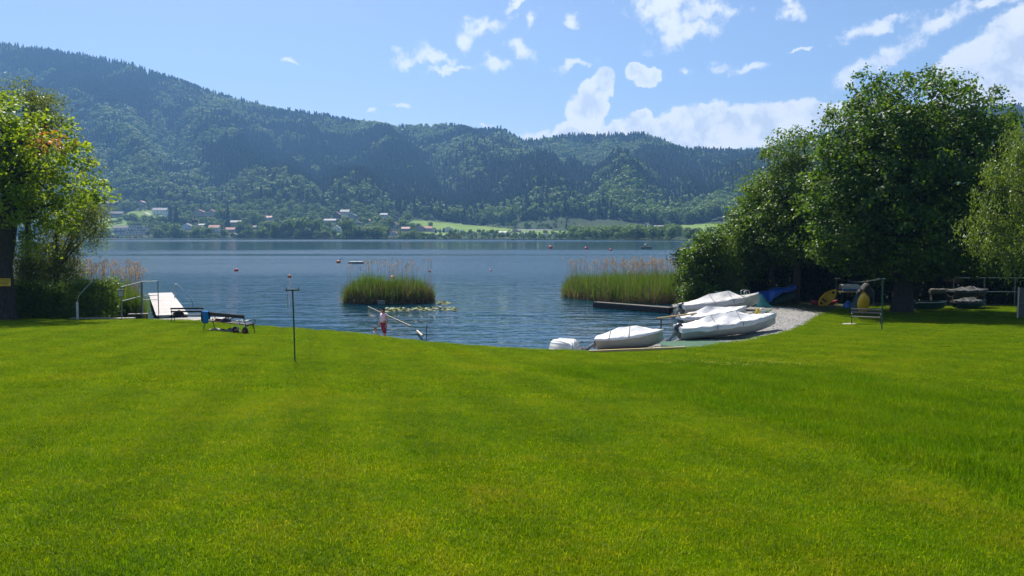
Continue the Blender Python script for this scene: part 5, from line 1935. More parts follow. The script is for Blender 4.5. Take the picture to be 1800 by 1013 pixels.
# boat trolley leaning on the near bench
tro = empty('boat_trolley', g2(M2, BL / 2 - .12, -.16), yaw2, 'boat trolley with two red-rimmed wheels leaning on the near bench', 'trolley')
for sx_, rz in ((-.34, .25), (.34, -.1)):
    wv_ = MB(); wv_.lathe([(.075, -.045), (.135, -.05), (.158, -.03), (.162, 0), (.158, .03), (.135, .05), (.075, .045)], 20, (0, 0, 0), 'Y')
    wh = wv_.build('wheel', M['rubber_black'], tro, True, (sx_, -.06, .16), (0, 0, rz + .25))
    mb = MB(); mb.lathe([(.012, -.052), (.05, -.048), (.082, -.040), (.082, .040), (.05, .048), (.012, .052)], 16, (0, 0, 0), 'Y'); mb.build('rim', M['rim_red'], wh, True)
    tb(tro, 'tube', 'steel_bright', [(sx_ * .72, -.06, .18), (sx_ * .62, .02, .45), (sx_ * .60, .10, .58)], .02)
    bx(tro, 'bunk', 'plastic_white', (sx_ * .60, .06, .585), (.10, .34, .035), b=.01)
tb(tro, 'axle', 'steel_bright', [(-.34, -.06, .16), (.34, -.06, .16)], .013)
tb(tro, 'brace', 'steel_bright', [(-.21, .02, .45), (.21, .02, .45)], .014)

# ------------------------------------------------------------------ clothes-line posts
def tpost(px, py, H, label, armw, r=.03, peg=True, arm_dir=0.0):
    p = gpx(px, py)
    e = empty('clothes_post', tuple(p), arm_dir, label, 'post', 'green clothes line posts')
    tb(e, 'post', 'metal_green', [(0, 0, -.3), (-.01, 0, H * .5), (-.03, 0, H)], r, 10)
    bx(e, 'crossbar', 'metal_green', (-.03, 0, H), (armw, .045, .045), b=.008)
    for sx_ in (-1, 1):
        tb(e, 'hook', 'metal_green', [(-.03 + sx_ * armw * .42, 0, H + .02), (-.03 + sx_ * armw * .42, 0, H + .075)], .012, 6)
    return e, p


e, p = tpost(518.5, 637.5, (at(516, 510, gpx(518.5, 637.5).y).z - gpx(518.5, 637.5).z), 'slim green T-shaped clothes post standing alone on the lawn', .40, .021)
hg = empty('line_tag', (p.x - .17, p.y - .03, p.z), 0, 'pale wooden tag hanging on a cord from the lone clothes post', 'tag')
Hh = at(516, 510, p.y).z - p.z
tb(hg, 'cord', 'iron_dark', [(0, 0, Hh), (.005, 0, Hh - .30)], .004, 5)
bx(hg, 'tag', 'paper_white', (.005, 0, Hh - .40), (.032, .012, .20), b=.004)
H3 = at(1552, 491, gpx(1550, 580).y).z - gpx(1550, 580).z
e, pa = tpost(1550, 580, H3, 'green clothes post at the shade edge right of the white bench', .32, .032)
YB = 60.0
pb = at(1470.5, 500, YB); pb.z = G(pb.x, YB)
tb_ = at(1471, 490, YB).z - pb.z
e = empty('clothes_post', tuple(pb), 0, 'green clothes post in deep shade beside the yellow kayak', 'post', 'green clothes line posts')
tb(e, 'post', 'metal_green', [(0, 0, -.3), (0, 0, tb_)], .05, 10)
bx(e, 'crossbar', 'metal_green', (0, 0, tb_), (.30, .05, .05), b=.008)
for sx_ in (-1, 1): tb(e, 'hook', 'metal_green', [(sx_ * .12, 0, tb_ + .02), (sx_ * .12, 0, tb_ + .09)], .012, 6)
ca, cb = Vector((pb.x, pb.y, pb.z + tb_ + .05)), Vector((pa.x - .03, pa.y, pa.z + H3 + .05))
mb = MB()
for dx in (-.12, .12):
    mb.tube([ca.lerp(cb, t) + Vector((dx, 0, -.25 * math.sin(PI * t))) - ca for t in np.linspace(0, 1, 9)], .007, 5)
o = mb.build('clothes_line', M['steel_grey'], None, False, tuple(ca))
tag(o, 'thin wires strung between the two right clothes posts', 'clothes line')

# bench on the right lawn, pale slats
aL, aR = gpx(1500, 566), gpx(1545, 573)
q0 = gpx(1522, 570); q0.z -= .01
bench('park_bench', q0, R(180 - 24), 'weathered pale grey bench in front of the yellow kayak', 1.55, 2, 'bench_wood_grey', True, False)
q = gpx(1494, 570)
st = empty('stepping_stone', tuple(q), .2, 'flat pale stone slab in the grass left of the weathered bench', 'stone')
mb = MB(); mb.blob((0, 0, .0), (.5, .3, .05), 12, 6, .06, 3); mb.build('slab', M['concrete'], st, True)

# ------------------------------------------------------------------ boats
def hull_sections(L_, B, D, rake=.35, n=15, sheer=.16, full=.9, tran=.78):
    """list of (x, half beam, keel z, gunwale z): stern x=-L/2, bow x=+L/2 (+rake)"""
    out_ = []
    for i in range(n):
        t = i / (n - 1)
        b_ = B / 2 * (tran + (1 - tran) * math.sin(min(1, t / .45) * PI / 2)) if t < .45 else B / 2 * max(.02, (1 - ((t - .45) / .55) ** 2.2)) ** .85
        kz = D * (.03 * (1 - t) + .55 * max(0, (t - .62) / .38) ** 2.6)
        gz = D * (1 - .02 + sheer * 2.2 * (t - .35) ** 2 + sheer * .4 * t)
        out_.append((-L_ / 2 + L_ * t, b_, kz, gz))
    return out_


def hull_mesh(mb, secs, m_=11, flare=.6, chine=0.0):
    rings = []
    for (x, b_, kz, gz) in secs:
        ring = []
        for j in range(m_):
            a = -1 + 2 * j / (m_ - 1)
            s = abs(a)
            y = math.copysign(b_ * (s ** flare), a)
            z = kz + (gz - kz) * (s ** 2.1)
            ring.append(Vector((x, y, z)))
        rings.append(ring)
    # shell with thickness: inner skin a little inside
    inner = [[Vector((p.x, p.y * .94, p.z + .03)) for p in r_] for r_ in rings]
    loop = [r_ + list(reversed(i_)) for r_, i_ in zip(rings, inner)]
    mb.loft(loop, True, True)


def cover_mesh(mb, secs, ridge, skirt=.10, seed=1, m_=17, t0=0.0, t1=1.0, sag=.25, wr=.012):
    rr = random.Random(seed)
    ph = [rr.uniform(0, 6) for _ in range(6)]
    rings = []
    n = len(secs)
    for i, (x, b_, kz, gz) in enumerate(secs):
        t = i / (n - 1)
        if t < t0 - 1e-6 or t > t1 + 1e-6: continue
        rz = np.interp(t, [q[0] for q in ridge], [q[1] for q in ridge]) + gz
        ring = []
        for j in range(m_):
            a = -1 + 2 * j / (m_ - 1)
            s = abs(a)
            if s > .80:
                u = (s - .80) / .20
                y = math.copysign(b_ + .035, a)
                z = gz + .03 - skirt * u
                y += math.copysign(.012 * math.sin(9 * t * 6 + ph[0]) * u, a)
            else:
                u = s / .80
                y = a / .80 * (b_ + .035)
                lin = rz + (gz + .03 - rz) * u
                z = lin - sag * (rz - gz) * math.sin(PI * u) * .5 * (1 - .3 * u)
            w = wr * (1.6 * abs(math.sin(13 * t - 6 * s * s + ph[4])) - 1.0 + math.sin(31 * t + 5 * s + ph[1]) + math.sin(17 * t - 9 * a + ph[2]) + .7 * math.sin(53 * t + 3 * a * a + ph[3])) * (1 - max(0, s - .8) * 2)
            ring.append(Vector((x + (.04 if t > .99 else 0) - (.03 if t < .01 else 0), y, z + w * (.35 if s < .05 else 1))))
        rings.append(ring)
    mb.loft(rings, False, False, closed=False)
    for ends in (rings[0], rings[-1]):
        c = sum(ends, Vector()) / len(ends)
        mb.add(list(ends), [tuple(range(len(ends)))])


def motor(parent, loc, tilt, yaw=0.0, s=1.0):
    """outboard: cowling, leg with cavitation plate and skeg, red propeller; tilted clear of the water"""
    e = bpy.data.objects.new('outboard_motor', None)
    COL.objects.link(e); e.parent = parent
    e.location = loc; e.rotation_euler = (0, tilt, yaw); e.scale = (s, s, s)
    mb = MB()
    rings = []
    for (z, rx_, ry_, ox) in ((.0, .12, .10, 0), (.06, .16, .13, .0), (.20, .17, .135, .0), (.30, .15, .12, .01), (.36, .10, .08, .02), (.375, .03, .03, .02)):
        rings.append([Vector((ox + rx_ * math.cos(a), ry_ * math.sin(a), z)) for a in (2 * PI * k_ / 14 for k_ in range(14))])
    mb.loft(rings, True, True); mb.build('cowling', M['motor_grey'], e, True)
    mb = MB()
    rings = [[Vector((cx_ + rx_ * math.cos(a), ry_ * math.sin(a), z)) for a in (2 * PI * k_ / 10 for k_ in range(10))] for (z, rx_, ry_, cx_) in ((0, .08, .055, 0), (-.30, .06, .04, 0), (-.55, .07, .03, 0), (-.66, .085, .03, -.01), (-.70, .07, .035, -.02))]
    mb.loft(rings, True, True)
    mb.box((-.05, 0, -.52), (.26, .16, .012)); mb.tube([(.10, 0, -.66), (-.14, 0, -.66)], [.02, .045], 10)
    mb.add([(.06, -.008, -.68), (.06, .008, -.68), (-.08, .008, -.69), (-.08, -.008, -.69), (-.02, -.005, -.82), (-.02, .005, -.82)], [(0, 1, 5, 4), (1, 2, 5), (2, 3, 4, 5), (3, 0, 4)])
    mb.box((.12, 0, -.05), (.12, .16, .24))
    mb.build('leg', M['motor_leg'], e, True)
    mb = MB()
    for k_ in range(3):
        a = 2 * PI * k_ / 3
        c_, s_ = math.cos(a), math.sin(a)
        pr = [(-.15, .02, -.012), (-.17, .10, -.06), (-.16, .13, 0), (-.14, .10, .06), (-.15, .02, .012)]
        vs = []
        for dx in (-.004, .004): vs += [(x_ + dx, y_ * c_ - z_ * s_, -.66 + y_ * s_ + z_ * c_) for (x_, y_, z_) in pr]
        mb.add(vs, [(0, 1, 2, 3, 4), (9, 8, 7, 6, 5), (0, 5, 6, 1), (1, 6, 7, 2), (2, 7, 8, 3), (3, 8, 9, 4), (4, 9, 5, 0)])
    mb.tube([(-.13, 0, -.66), (-.21, 0, -.66)], [.035, .02], 8)
    mb.build('propeller', M['propeller_red'], e)
    return e


def strap(parent, secs, ridge, t, name='strap', mat='seam_grey', w=.018, sag=.25, skirt=.10, lift=.012):
    """a tape over the cover at station t"""
    n = len(secs)
    x = np.interp(t, np.linspace(0, 1, n), [q[0] for q in secs]); b_ = np.interp(t, np.linspace(0, 1, n), [q[1] for q in secs]); gz = np.interp(t, np.linspace(0, 1, n), [q[3] for q in secs])
    rz = np.interp(t, [q[0] for q in ridge], [q[1] for q in ridge]) + gz
    pts = []
    for a in np.linspace(-1, 1, 25):
        s = abs(a)
        if s > .8:
            y = math.copysign(b_ + .05, a); z = gz + .03 - skirt * (s - .8) / .2
        else:
            u = s / .8; y = a / .8 * (b_ + .035); z = rz + (gz + .03 - rz) * u - sag * (rz - gz) * math.sin(PI * u) * .5 * (1 - .3 * u)
        pts.append(Vector((x, y, z + lift + .012)))
    mb = MB()
    mb.tube(pts, w, 6)
    return mb.build(name, M[mat], parent, True)


def covered_boat(name, loc, yaw, roll, label, L_, B, D, hullmat, covermat, ridge, mot=None, straps=(), seed=1, sheer=.16, t0=0, t1=1, wr=.012, skirt=.10, sag=.25, ns=33, pitch=0.0):
    e = empty(name, loc, yaw, label, 'boat', 'covered boats on the beach')
    # rest the keel on the beach: height under the middle, slope along the keel
    dx, dy = math.cos(yaw) * L_ * .36, math.sin(yaw) * L_ * .36
    g0, ga, gb = (float(max(-.05, shore_z(loc[0] + k_ * dx, loc[1] + k_ * dy))) for k_ in (0, -1, 1))
    e.location.z = max(g0, (ga + gb) / 2) + .015
    e.rotation_euler = (roll, -math.atan2(gb - ga, L_ * .72), yaw)
    secs = hull_sections(L_, B, D, n=ns, sheer=sheer)
    mb = MB(); hull_mesh(mb, secs)
    h = mb.build('hull', M[hullmat], e, True)
    for sg_ in (-1, 1):
        mb = MB(); mb.tube([Vector((x, sg_ * b_ * 1.015, gz - .01)) for (x, b_, kz, gz) in secs], .022, 6); mb.build('gunwale', M['seam_grey' if hullmat == 'hull_beige' else 'hull_white'], e, True)
    mb = MB(); mb.tube([Vector((x, 0, kz - .012)) for (x, b_, kz, gz) in secs], .025, 6); mb.build('keel', M[hullmat], e, True)
    mb = MB(); cover_mesh(mb, secs, ridge, skirt, seed, t0=t0, t1=t1, wr=wr, sag=sag)
    c = mb.build('cover', M[covermat], e, True)
    for t in straps: strap(e, secs, ridge, t, sag=sag, skirt=skirt)
    if mot: motor(e, (-L_ / 2 - .12, mot[0], D * mot[1]), R(mot[2]), 0, mot[3])
    return e, secs


# front small boat with bright white cover
q = gpx(1108, 614.5)
covered_boat('rowing_boat', (at(1109, 600, 38.0).x, 38.0, G(q.x, 38.0) + .03), R(-16), R(2), 'small beige boat under a bright white cover, nearest the lawn edge', 3.15, 1.35, .60, 'hull_beige', 'cover_white',
             [(0, .08), (.10, .16), (.35, .42), (.62, .42), (.85, .14), (1, .02)], (.0, .55, 62, 1.0), (.22, .52), 3, .20, wr=.008, sag=.10)
# long boat
q = onz(1280, 596, .42)
covered_boat('motor_boat', (at(1279, 580, 42.2).x, 42.2, .40), R(7), R(3), 'long white boat under a wrinkled whitish cover, largest on the gravel', 5.35, 1.75, .68, 'hull_white', 'cover_white',
             [(0, .03), (.12, .12), (.32, .46), (.60, .50), (.72, .22), (.86, .05), (1, .02)], (.0, .75, 40, 1.25), (.34, .60), 6, .24, wr=.024, skirt=.22, sag=.32, pitch=R(-1.5))
# second
covered_boat('rowing_boat', (at(1255, 555, 48.4).x, 48.4, .36), R(12), 0, 'grey-white boat under a folded white cover, second row behind the long boat', 4.3, 1.55, .58, 'hull_white', 'cover_white',
             [(0, .10), (.25, .30), (.42, .48), (.60, .32), (.85, .12), (1, .04)], None, (), 9, .22, wr=.022, skirt=.16, sag=.45, pitch=R(-2))
# third with open bow deck and rail
e3, s3 = covered_boat('motor_boat', (at(1268, 545, 54.0).x, 54.0, .36), R(8), 0, 'grey covered boat with open bow deck and steel rail, rearmost of the boats', 5.5, 1.9, .78, 'hull_white', 'cover_grey',
                      [(0, .05), (.20, .26), (.36, .52), (.62, .55), (.74, .14), (.80, .05)], (.0, .72, 42, 1.2), (.36, .60), 12, .20, t1=.78, wr=.015, skirt=.30, sag=.25, pitch=R(-1.5))
mb = MB()
dk = [[Vector((x, -b_ * .96, gz + .005)), Vector((x, 0, gz + .06)), Vector((x, b_ * .96, gz + .005)), Vector((x, 0, gz - .03))] for (x, b_, kz, gz) in s3 if x > 5.5 * .25]
mb.loft(dk, True, True); mb.build('deck', M['hull_white'], e3, True)
mb = MB()
for sy in (-.25, .25): mb.tube([(1.6, sy, .95), (1.6, sy, 1.22), (1.75, sy, 1.32), (1.95, sy, 1.26), (2.0, sy, .98)], .018, 6)
mb.build('bow_rail', M['steel_bright'], e3, True)

# upturned dinghy
q = gpx(996, 616.5)
dg = empty('dinghy', (at(995.5, 605, 37.35).x, 37.3, G(q.x, 37.3) + .02), R(64), 'white clinker dinghy lying upside down at the water edge', 'boat')
dg.rotation_euler = (R(3), R(-6), R(-78))
secs = hull_sections(2.3, 1.34, .55, n=17, sheer=.08, tran=.80)
mb = MB()
rings = []
m_ = 25
for (x, b_, kz, gz) in secs:
    ring = []
    for j in range(m_):
        a = -1 + 2 * j / (m_ - 1); s = abs(a)
        # lapped strakes: every plank steps out over the next
        st_ = s * 5
        lap = .016 * (st_ - math.floor(st_))
        y = math.copysign(b_ * (s ** .45) + lap * (s > .05), a)
        z = .58 - (kz + (gz - kz) * (s ** 2.6))
        ring.append(Vector((x, y, z)))
    rings.append(ring)
inner = [[Vector((p.x * .97, p.y * .93, p.z - .03)) for p in r_] for r_ in rings]
mb.loft([r_ + list(reversed(i_)) for r_, i_ in zip(rings, inner)], True, True)
mb.build('hull', M['plastic_white'], dg, True)
tb(dg, 'keel', 'plastic_white', [(x, 0, .60 - kz) for (x, b_, kz, gz) in secs], .022, 6)
for sg_ in (-1, 1): tb(dg, 'rubbing_strake', 'cloth_grey', [(x, sg_ * b_ * 1.03, .58 - gz + .01) for (x, b_, kz, gz) in secs], .024, 6)
for sg_ in (-1, 1):
    for s_ in (.2, .4, .6, .8):
        tb(dg, 'strake', 'cloth_grey', [(x, sg_ * (b_ * s_ ** .45 + .022), .58 - (kz + (gz - kz) * s_ ** 2.6) - .004) for (x, b_, kz, gz) in secs[:-1]], .007, 5)
tb(dg, 'rope', 'rope_blue', [(1.18, -.02, .42), (1.20, -.03, .22), (1.22, -.05, .10), (1.22, -.2, .03), (1.15, -.38, .02)], .016, 6)
bx(dg, 'licence_plate', 'cover_grey', (.80, .42, .44), (.16, .02, .08), rz=R(-35), rx=R(-40))

# ------------------------------------------------------------------ round the beach
pA, pB = gpx(1036, 620.5), gpx(1204, 613.5)
d_ = pB - pA
tm = empty('timber_beam', ((pA.x + pB.x) / 2, (pA.y + pB.y) / 2, (pA.z + pB.z) / 2 + .03), math.atan2(d_.y, d_.x), 'long new timber beam edging the lawn below the front boat', 'beam')
tm.rotation_euler = (0, -math.atan2(d_.z, math.hypot(d_.x, d_.y)), math.atan2(d_.y, d_.x))
bx(tm, 'timber', 'new_wood', (0, 0, .02), (math.hypot(d_.x, d_.y), .11, .10), b=.008)
# green matting
def ground_sheet(name, outline, mat, label, lift=.025, cat='mat', sub=12):
    A, B_, C_, D_ = [Vector(q) for q in outline]
    rows = []
    for i in range(sub + 1):
        r_ = []
        for j in range(sub + 1):
            u, v = i / sub, j / sub
            p = A.lerp(B_, u).lerp(D_.lerp(C_, u), v)
            zz = max(G(p.x, p.y), float(shore_z(p.x, p.y))) + lift + .008 * math.sin(u * 9 + v * 7)
            r_.append(Vector((p.x, p.y, zz)) - Vector((A.x, A.y, 0)))
        rows.append(r_)
    mb = MB(); mb.loft(rows, False, False, closed=False)
    o = mb.build(name, M[mat], None, True, (A.x, A.y, 0))
    sm = o.modifiers.new('thickness', 'SOLIDIFY'); sm.thickness = .012; sm.offset = 1
    return tag(o, label, cat)
def gz(px, py, Y=None):
    return tuple(gpx(px, py))
ground_sheet('ground_mat', [gz(1162, 611), gz(1236, 609), gz(1290, 601.5), gz(1160, 600.5)], 'mat_green', 'green ground mat on the gravel between front boat and long boat')
ground_sheet('ground_mat', [gz(1322, 550), gz(1350, 549), gz(1358, 545), gz(1330, 545)], 'mat_green', 'small green mat behind the bow of the rear boat')
ground_sheet('ground_mat', [gz(1200, 598.5), gz(1310, 596), gz(1330, 592), gz(1210, 594)], 'hull_green', 'dark green mat under the keel of the long boat')
# wooden hand rail on two stakes
pA, pB = at(1155, 560, 46.0), at(1224, 551, 48.0)
hr = empty('hand_rail', (at(1162, 590, 46.2).x, 46.2, 0), 0, 'wooden hand rail on two stakes in the water by the boats', 'rail')
o0 = hr.location
mb = MB(); mb.tube([pA - o0, pB - o0], .05, 8); mb.build('rail', M['new_wood'], hr, True)
for (px, t) in ((1162, .10), (1218, .92)):
    p = pA.lerp(pB, t) - o0
    tb(hr, 'stake', 'old_wood', [(p.x, p.y, -.6), (p.x, p.y, p.z - .02)], .045)

# long pole, log and stake in the shallow water
def pole(name, pts, r, mat, label, cat):
    L = Vector(pts[0])
    mb = MB(); mb.tube([Vector(q) - L for q in pts], r, 10)
    return tag(mb.build(name, M[mat], None, True, tuple(L)), label, cat)
pole('floating_pole', [onz(647, 539, .03), onz(672, 550.5, .04), onz(722, 573, .05)], .024, 'pole_wood', 'long thin pole floating between reed island and shore', 'pole')
a_ = onz(733.5, 582, .10); b_ = onz(742.5, 590.5, .14)
pole('log', [a_, b_], .062, 'pole_wood', 'short pale round log lying in the shallow water', 'log')
p = gpx(748.5, 597)
pole('stake', [p + Vector((0, 0, -.3)), p + Vector((.05, 0, .35)), p + Vector((.03, .02, .52)), p + Vector((.07, .02, .80))], [.022, .02, .024, .018], 'dark_wood', 'thin dark stake standing at the waterline', 'stake')

# old landing stage by the right reeds
pA, pB = onz(1047, 533, .32), onz(1179, 543, .32)
d_ = pB - pA
ls = empty('landing_stage', (pA.x, pA.y, 0), math.atan2(d_.y, d_.x), 'old grey narrow landing stage along the right reed bed', 'landing stage')
LL = d_.length
nb_ = int(LL / .5)
for j in range(3):
    for i in range(4):
        bx(ls, 'plank', 'old_wood', (LL * (i + .5) / 4, (j - 1) * .2, .40 + PR.uniform(-.01, .01)), (LL / 4 - .02, .185, .05), PR.uniform(-.004, .004))
bx(ls, 'beam', 'dark_wood', (LL / 2, -.28, .20), (LL, .10, .36)); bx(ls, 'beam', 'dark_wood', (LL / 2, .28, .20), (LL, .10, .36))
for i in range(5):
    for sy in (-.25, .25): tb(ls, 'pile', 'dark_wood', [(.3 + i * (LL - .5) / 4, sy, -1.5), (.3 + i * (LL - .5) / 4, sy, .36)], .08)
# board on the reed island
p = onz(672, 537, .1)
bd = empty('notice_board', (p.x, p.y - .5, -.4), 0, 'small weathered blank board at the foot of the reed island', 'board')
bx(bd, 'board', 'cloth_grey', (0, 0, .78), (.56, .03, .28), b=.006)
for sx_ in (-.2, .2): bx(bd, 'stake', 'old_wood', (sx_, .03, .4), (.05, .04, .9))

# rocks at the bank
for i, (px, py, s, lab) in enumerate(((1197, 541, .62, 'large flat pale rock at the bank behind the boats'), (1187, 538.5, .28, 'small grey rock left of the flat pale rock'), (1210, 543, .34, 'rounded grey rock right of the flat pale rock'))):
    q = gpx(px, py)
    o = MB(); o.blob((0, 0, .05), (s, s * .7, s * .38), 12, 8, .12, i + 2)
    tag(o.build('rock', M['rock_grey'], None, True, tuple(q)), lab, 'rock', 'rocks at the bank')

# tarpaulin-covered boat
TY = 59.0
p = at(1358, 530, TY); gz_ = G(p.x, TY)
tp = empty('tarpaulin', (p.x, TY, gz_), R(4), 'shiny blue tarpaulin tied over a tilted boat under the alders', 'tarpaulin')
secs = hull_sections(3.3, 1.3, .5, n=25, sheer=.1)
mb = MB()
rr = random.Random(8)
rings = []
for i in range(27):
    t = i / 26
    x = -1.65 + 3.35 * t
    b_ = .16 + .62 * math.sin(PI * min(1, .12 + t * .86)) ** .7
    ztop = .62 + .72 * t ** .55 + .05 * math.sin(t * 14)
    zlow = .26 + .92 * t + .16 * math.sin(t * 9 + 1) - (.30 if .28 < t < .42 else 0)
    zlow = min(zlow, ztop - .28)
    ring = []
    for j in range(17):
        a = -1 + 2 * j / 16; s = abs(a)
        y = math.copysign(b_ * s ** .6, a) * (1 + .05 * math.sin(17 * t + 9 * s))
        z = ztop + (zlow - ztop) * s ** 2.0 + .03 * math.sin(23 * t + 7 * a) + rr.uniform(-.012, .012)
        ring.append(Vector((x, y, z)))
    rings.append(ring)
mb.loft(rings, False, False, closed=False)
o = mb.build('sheet', M['tarp_blue'], tp, True)
sm = o.modifiers.new('thickness', 'SOLIDIFY'); sm.thickness = .012
mb = MB(); hull_mesh(mb, secs); o = mb.build('hull', M['tarp_green'], tp, True, (0, 0, .62), (R(180), R(-14), 0))
for x in (-.9, 1.0):
    for sy in (-.4, .4): bx(tp, 'trestle_leg', 'dark_wood', (x, sy, .3 + .1 * x), (.07, .07, .66 + .2 * x))
# teal tent-shaped tarpaulin and green upturned hull behind the rear boat
TY = 56.5
p = at(1341, 540, TY); gz_ = G(p.x, TY)
tt = empty('teal_tarpaulin', (p.x, TY, gz_), .1, 'teal pointed tarpaulin standing behind the bow of the rear boat', 'tarpaulin')
mb = MB()
rows = []
for i in range(9):
    u = i / 8
    rows.append([Vector((-.55 + 1.1 * u + (.05 * math.sin(j)), math.copysign(.45 * abs(v) ** .9, v), max(.01, (.95 - 1.0 * abs(u - .38) * 1.5) * (1 - abs(v) ** 1.2)))) for j, v in enumerate(np.linspace(-1, 1, 9))])
mb.loft(rows, True, True, closed=False); o = mb.build('sheet', M['tarp_teal'], tt, True); sm = o.modifiers.new('thickness', 'SOLIDIFY'); sm.thickness = .01
TY = 58.0
p = at(1287, 530, TY)
gh = empty('green_boat', (p.x, TY, G(p.x, TY) + .45), R(8), 'dark green upturned boat just showing behind the rear covered boat', 'boat')
secs = hull_sections(2.8, 1.2, .5, n=17, sheer=.08)
mb = MB(); hull_mesh(mb, secs); mb.build('hull', M['hull_green'], gh, True, (0, 0, .62), (PI, 0, 0))
for x in (-.7, .7): bx(gh, 'bearer', 'dark_wood', (x, 0, -.16), (.1, .9, .6))

# odds and ends by the boats
def ph(px, py, Y=None):
    q = gpx(px, py); return q
q = ph(1332, 556)
yc = empty('watering_can', tuple(q), .4, 'yellow plastic can on the gravel beside the rear boats', 'can')
mb = MB(); mb.lathe([(.14, 0), (.16, .04), (.15, .26), (.10, .36), (.045, .42), (.05, .46), (.01, .465)], 16); mb.build('body', M['plastic_yellow'], yc, True)
tb(yc, 'spout', 'plastic_yellow', [(.12, 0, .10), (.26, 0, .28), (.34, 0, .42)], [.04, .028, .035]); tb(yc, 'handle', 'plastic_yellow', [(-.13, 0, .28), (-.22, 0, .36), (-.16, 0, .46), (-.03, 0, .44)], .018)
q = ph(1340.5, 557)
wb = empty('bucket', tuple(q), .2, 'white bucket between the yellow can and brown crates', 'bucket')
mb = MB(); mb.lathe([(.13, 0), (.18, .36), (.195, .37), (.195, .40), (.165, .40), (.12, .03), (.01, .03)], 18); mb.build('pail', M['plastic_white'], wb, True)
tb(wb, 'handle', 'steel_bright', [(.19, 0, .36), (.14, .06, .47), (0, .09, .52), (-.14, .06, .47), (-.19, 0, .36)], .008, 6)


def crate(loc, rz, lab, s=(.36, .28, .24)):
    e = empty('crate', loc, rz, lab, 'crate', 'brown crates by the boats')
    for j in range(3):
        z = .05 + j * s[2] / 3
        for sy in (-1, 1): bx(e, 'slat', 'rust_brown', (0, sy * s[1] / 2, z), (s[0], .015, s[2] / 3 - .02))
        for sx_ in (-1, 1): bx(e, 'slat', 'rust_brown', (sx_ * s[0] / 2, 0, z), (.015, s[1] - .03, s[2] / 3 - .02))
    bx(e, 'bottom', 'rust_brown', (0, 0, .012), (s[0] - .02, s[1] - .02, .02))
    for sx_ in (-1, 1):
        for sy in (-1, 1): bx(e, 'corner_post', 'dark_wood', (sx_ * (s[0] / 2 - .02), sy * (s[1] / 2 - .02), s[2] / 2), (.025, .025, s[2]))
    return e


crate(tuple(ph(1348, 556.5)), .1, 'brown slatted crate right of the white bucket', (.34, .28, .26))
crate(tuple(ph(1350.5, 563)), -.1, 'brown slatted crate nearer the long boat, below the other', (.26, .24, .2))
for i, (px, py, lab, mt) in enumerate(((1324, 558, 'red rolled cloth on the gravel between the boats', 'cloth_red'), (1338, 563, 'beige crumpled cloth beside the long boat', 'cloth_beige'), (1319, 556, 'dark crumpled cloth under the bow of the middle boat', 'cloth_black'))):
    q = ph(px, py)
    heap('cloth', tuple(q), lab, 'cloth', mt, (.55, .3, .14), 20 + i)
# small white garden table and chair in the shade
q = Vector((at(1419.5, 540, 61.5).x, 61.5, 0)); q.z = G(q.x, q.y)
wt_ = empty('folding_table', tuple(q), 0, 'small white folding stool in the shade left of the yellow kayak', 'stool')
bx(wt_, 'top', 'cover_shaded', (0, 0, .55), (.5, .36, .03), b=.01)  # white stool takes the darkened cover colour, shade put into it
for sx_ in (-.2, .2):
    tb(wt_, 'leg', 'cover_shaded', [(sx_, -.14, .54), (sx_ * 1.1, .16, 0)], .014); tb(wt_, 'leg', 'cover_shaded', [(sx_, .14, .54), (sx_ * 1.1, -.16, 0)], .014)


# ------------------------------------------------------------------ kayaks
def kayak(name, Mx, label, mat, L_=2.9, W_=.72, D_=.34, cat='kayak'):
    e = bpy.data.objects.new(name, None)
    COL.objects.link(e)
    e.matrix_world = Mx
    tag(e, label, cat, 'sit-on-top kayaks')
    n = 23
    rings = []
    for i in range(n):
        t = i / (n - 1)
        x = -L_ / 2 + L_ * t
        b_ = W_ / 2 * max(.02, (1 - abs(2 * t - 1) ** 2.6)) ** .8
        up = .14 * abs(2 * t - 1) ** 3
        ck = .11 * math.exp(-((t - .45) / .20) ** 4)
        rings.append([Vector((x, b_ * y, z)) for (y, z) in ((-.55, up), (-.9, up + D_ * .35), (-1, up + D_ * .7), (-.88, up + D_ * .86), (-.62, up + D_ * .90), (-.50, up + D_ * .84 - ck), (0, up + D_ * .84 - ck - .02), (.50, up + D_ * .84 - ck), (.62, up + D_ * .90), (.88, up + D_ * .86), (1, up + D_ * .7), (.9, up + D_ * .35), (.55, up), (0, up - .01))])
    mb = MB(); mb.loft(rings, True, True); mb.build('hull', M[mat], e, True)
    bx(e, 'seat_back', 'cloth_black', (-.32, 0, D_ * 1.02), (.05, .36, .26), ry=R(-14), b=.02)
    for x in (-L_ * .36, L_ * .36):
        mb = MB(); mb.lathe([(.11, 0), (.11, .025), (.09, .035), (.01, .035)], 14, (x, 0, D_ * .90 + .0)); mb.build('hatch', M['rubber_black'], e, True)
    for x in (-L_ / 2 + .02, L_ / 2 - .02): tb(e, 'grab_handle', 'rubber_black', [(x, -.05, D_ * .7 + .1), (x, 0, D_ * .7 + .15), (x, .05, D_ * .7 + .1)], .012, 6)
    return e


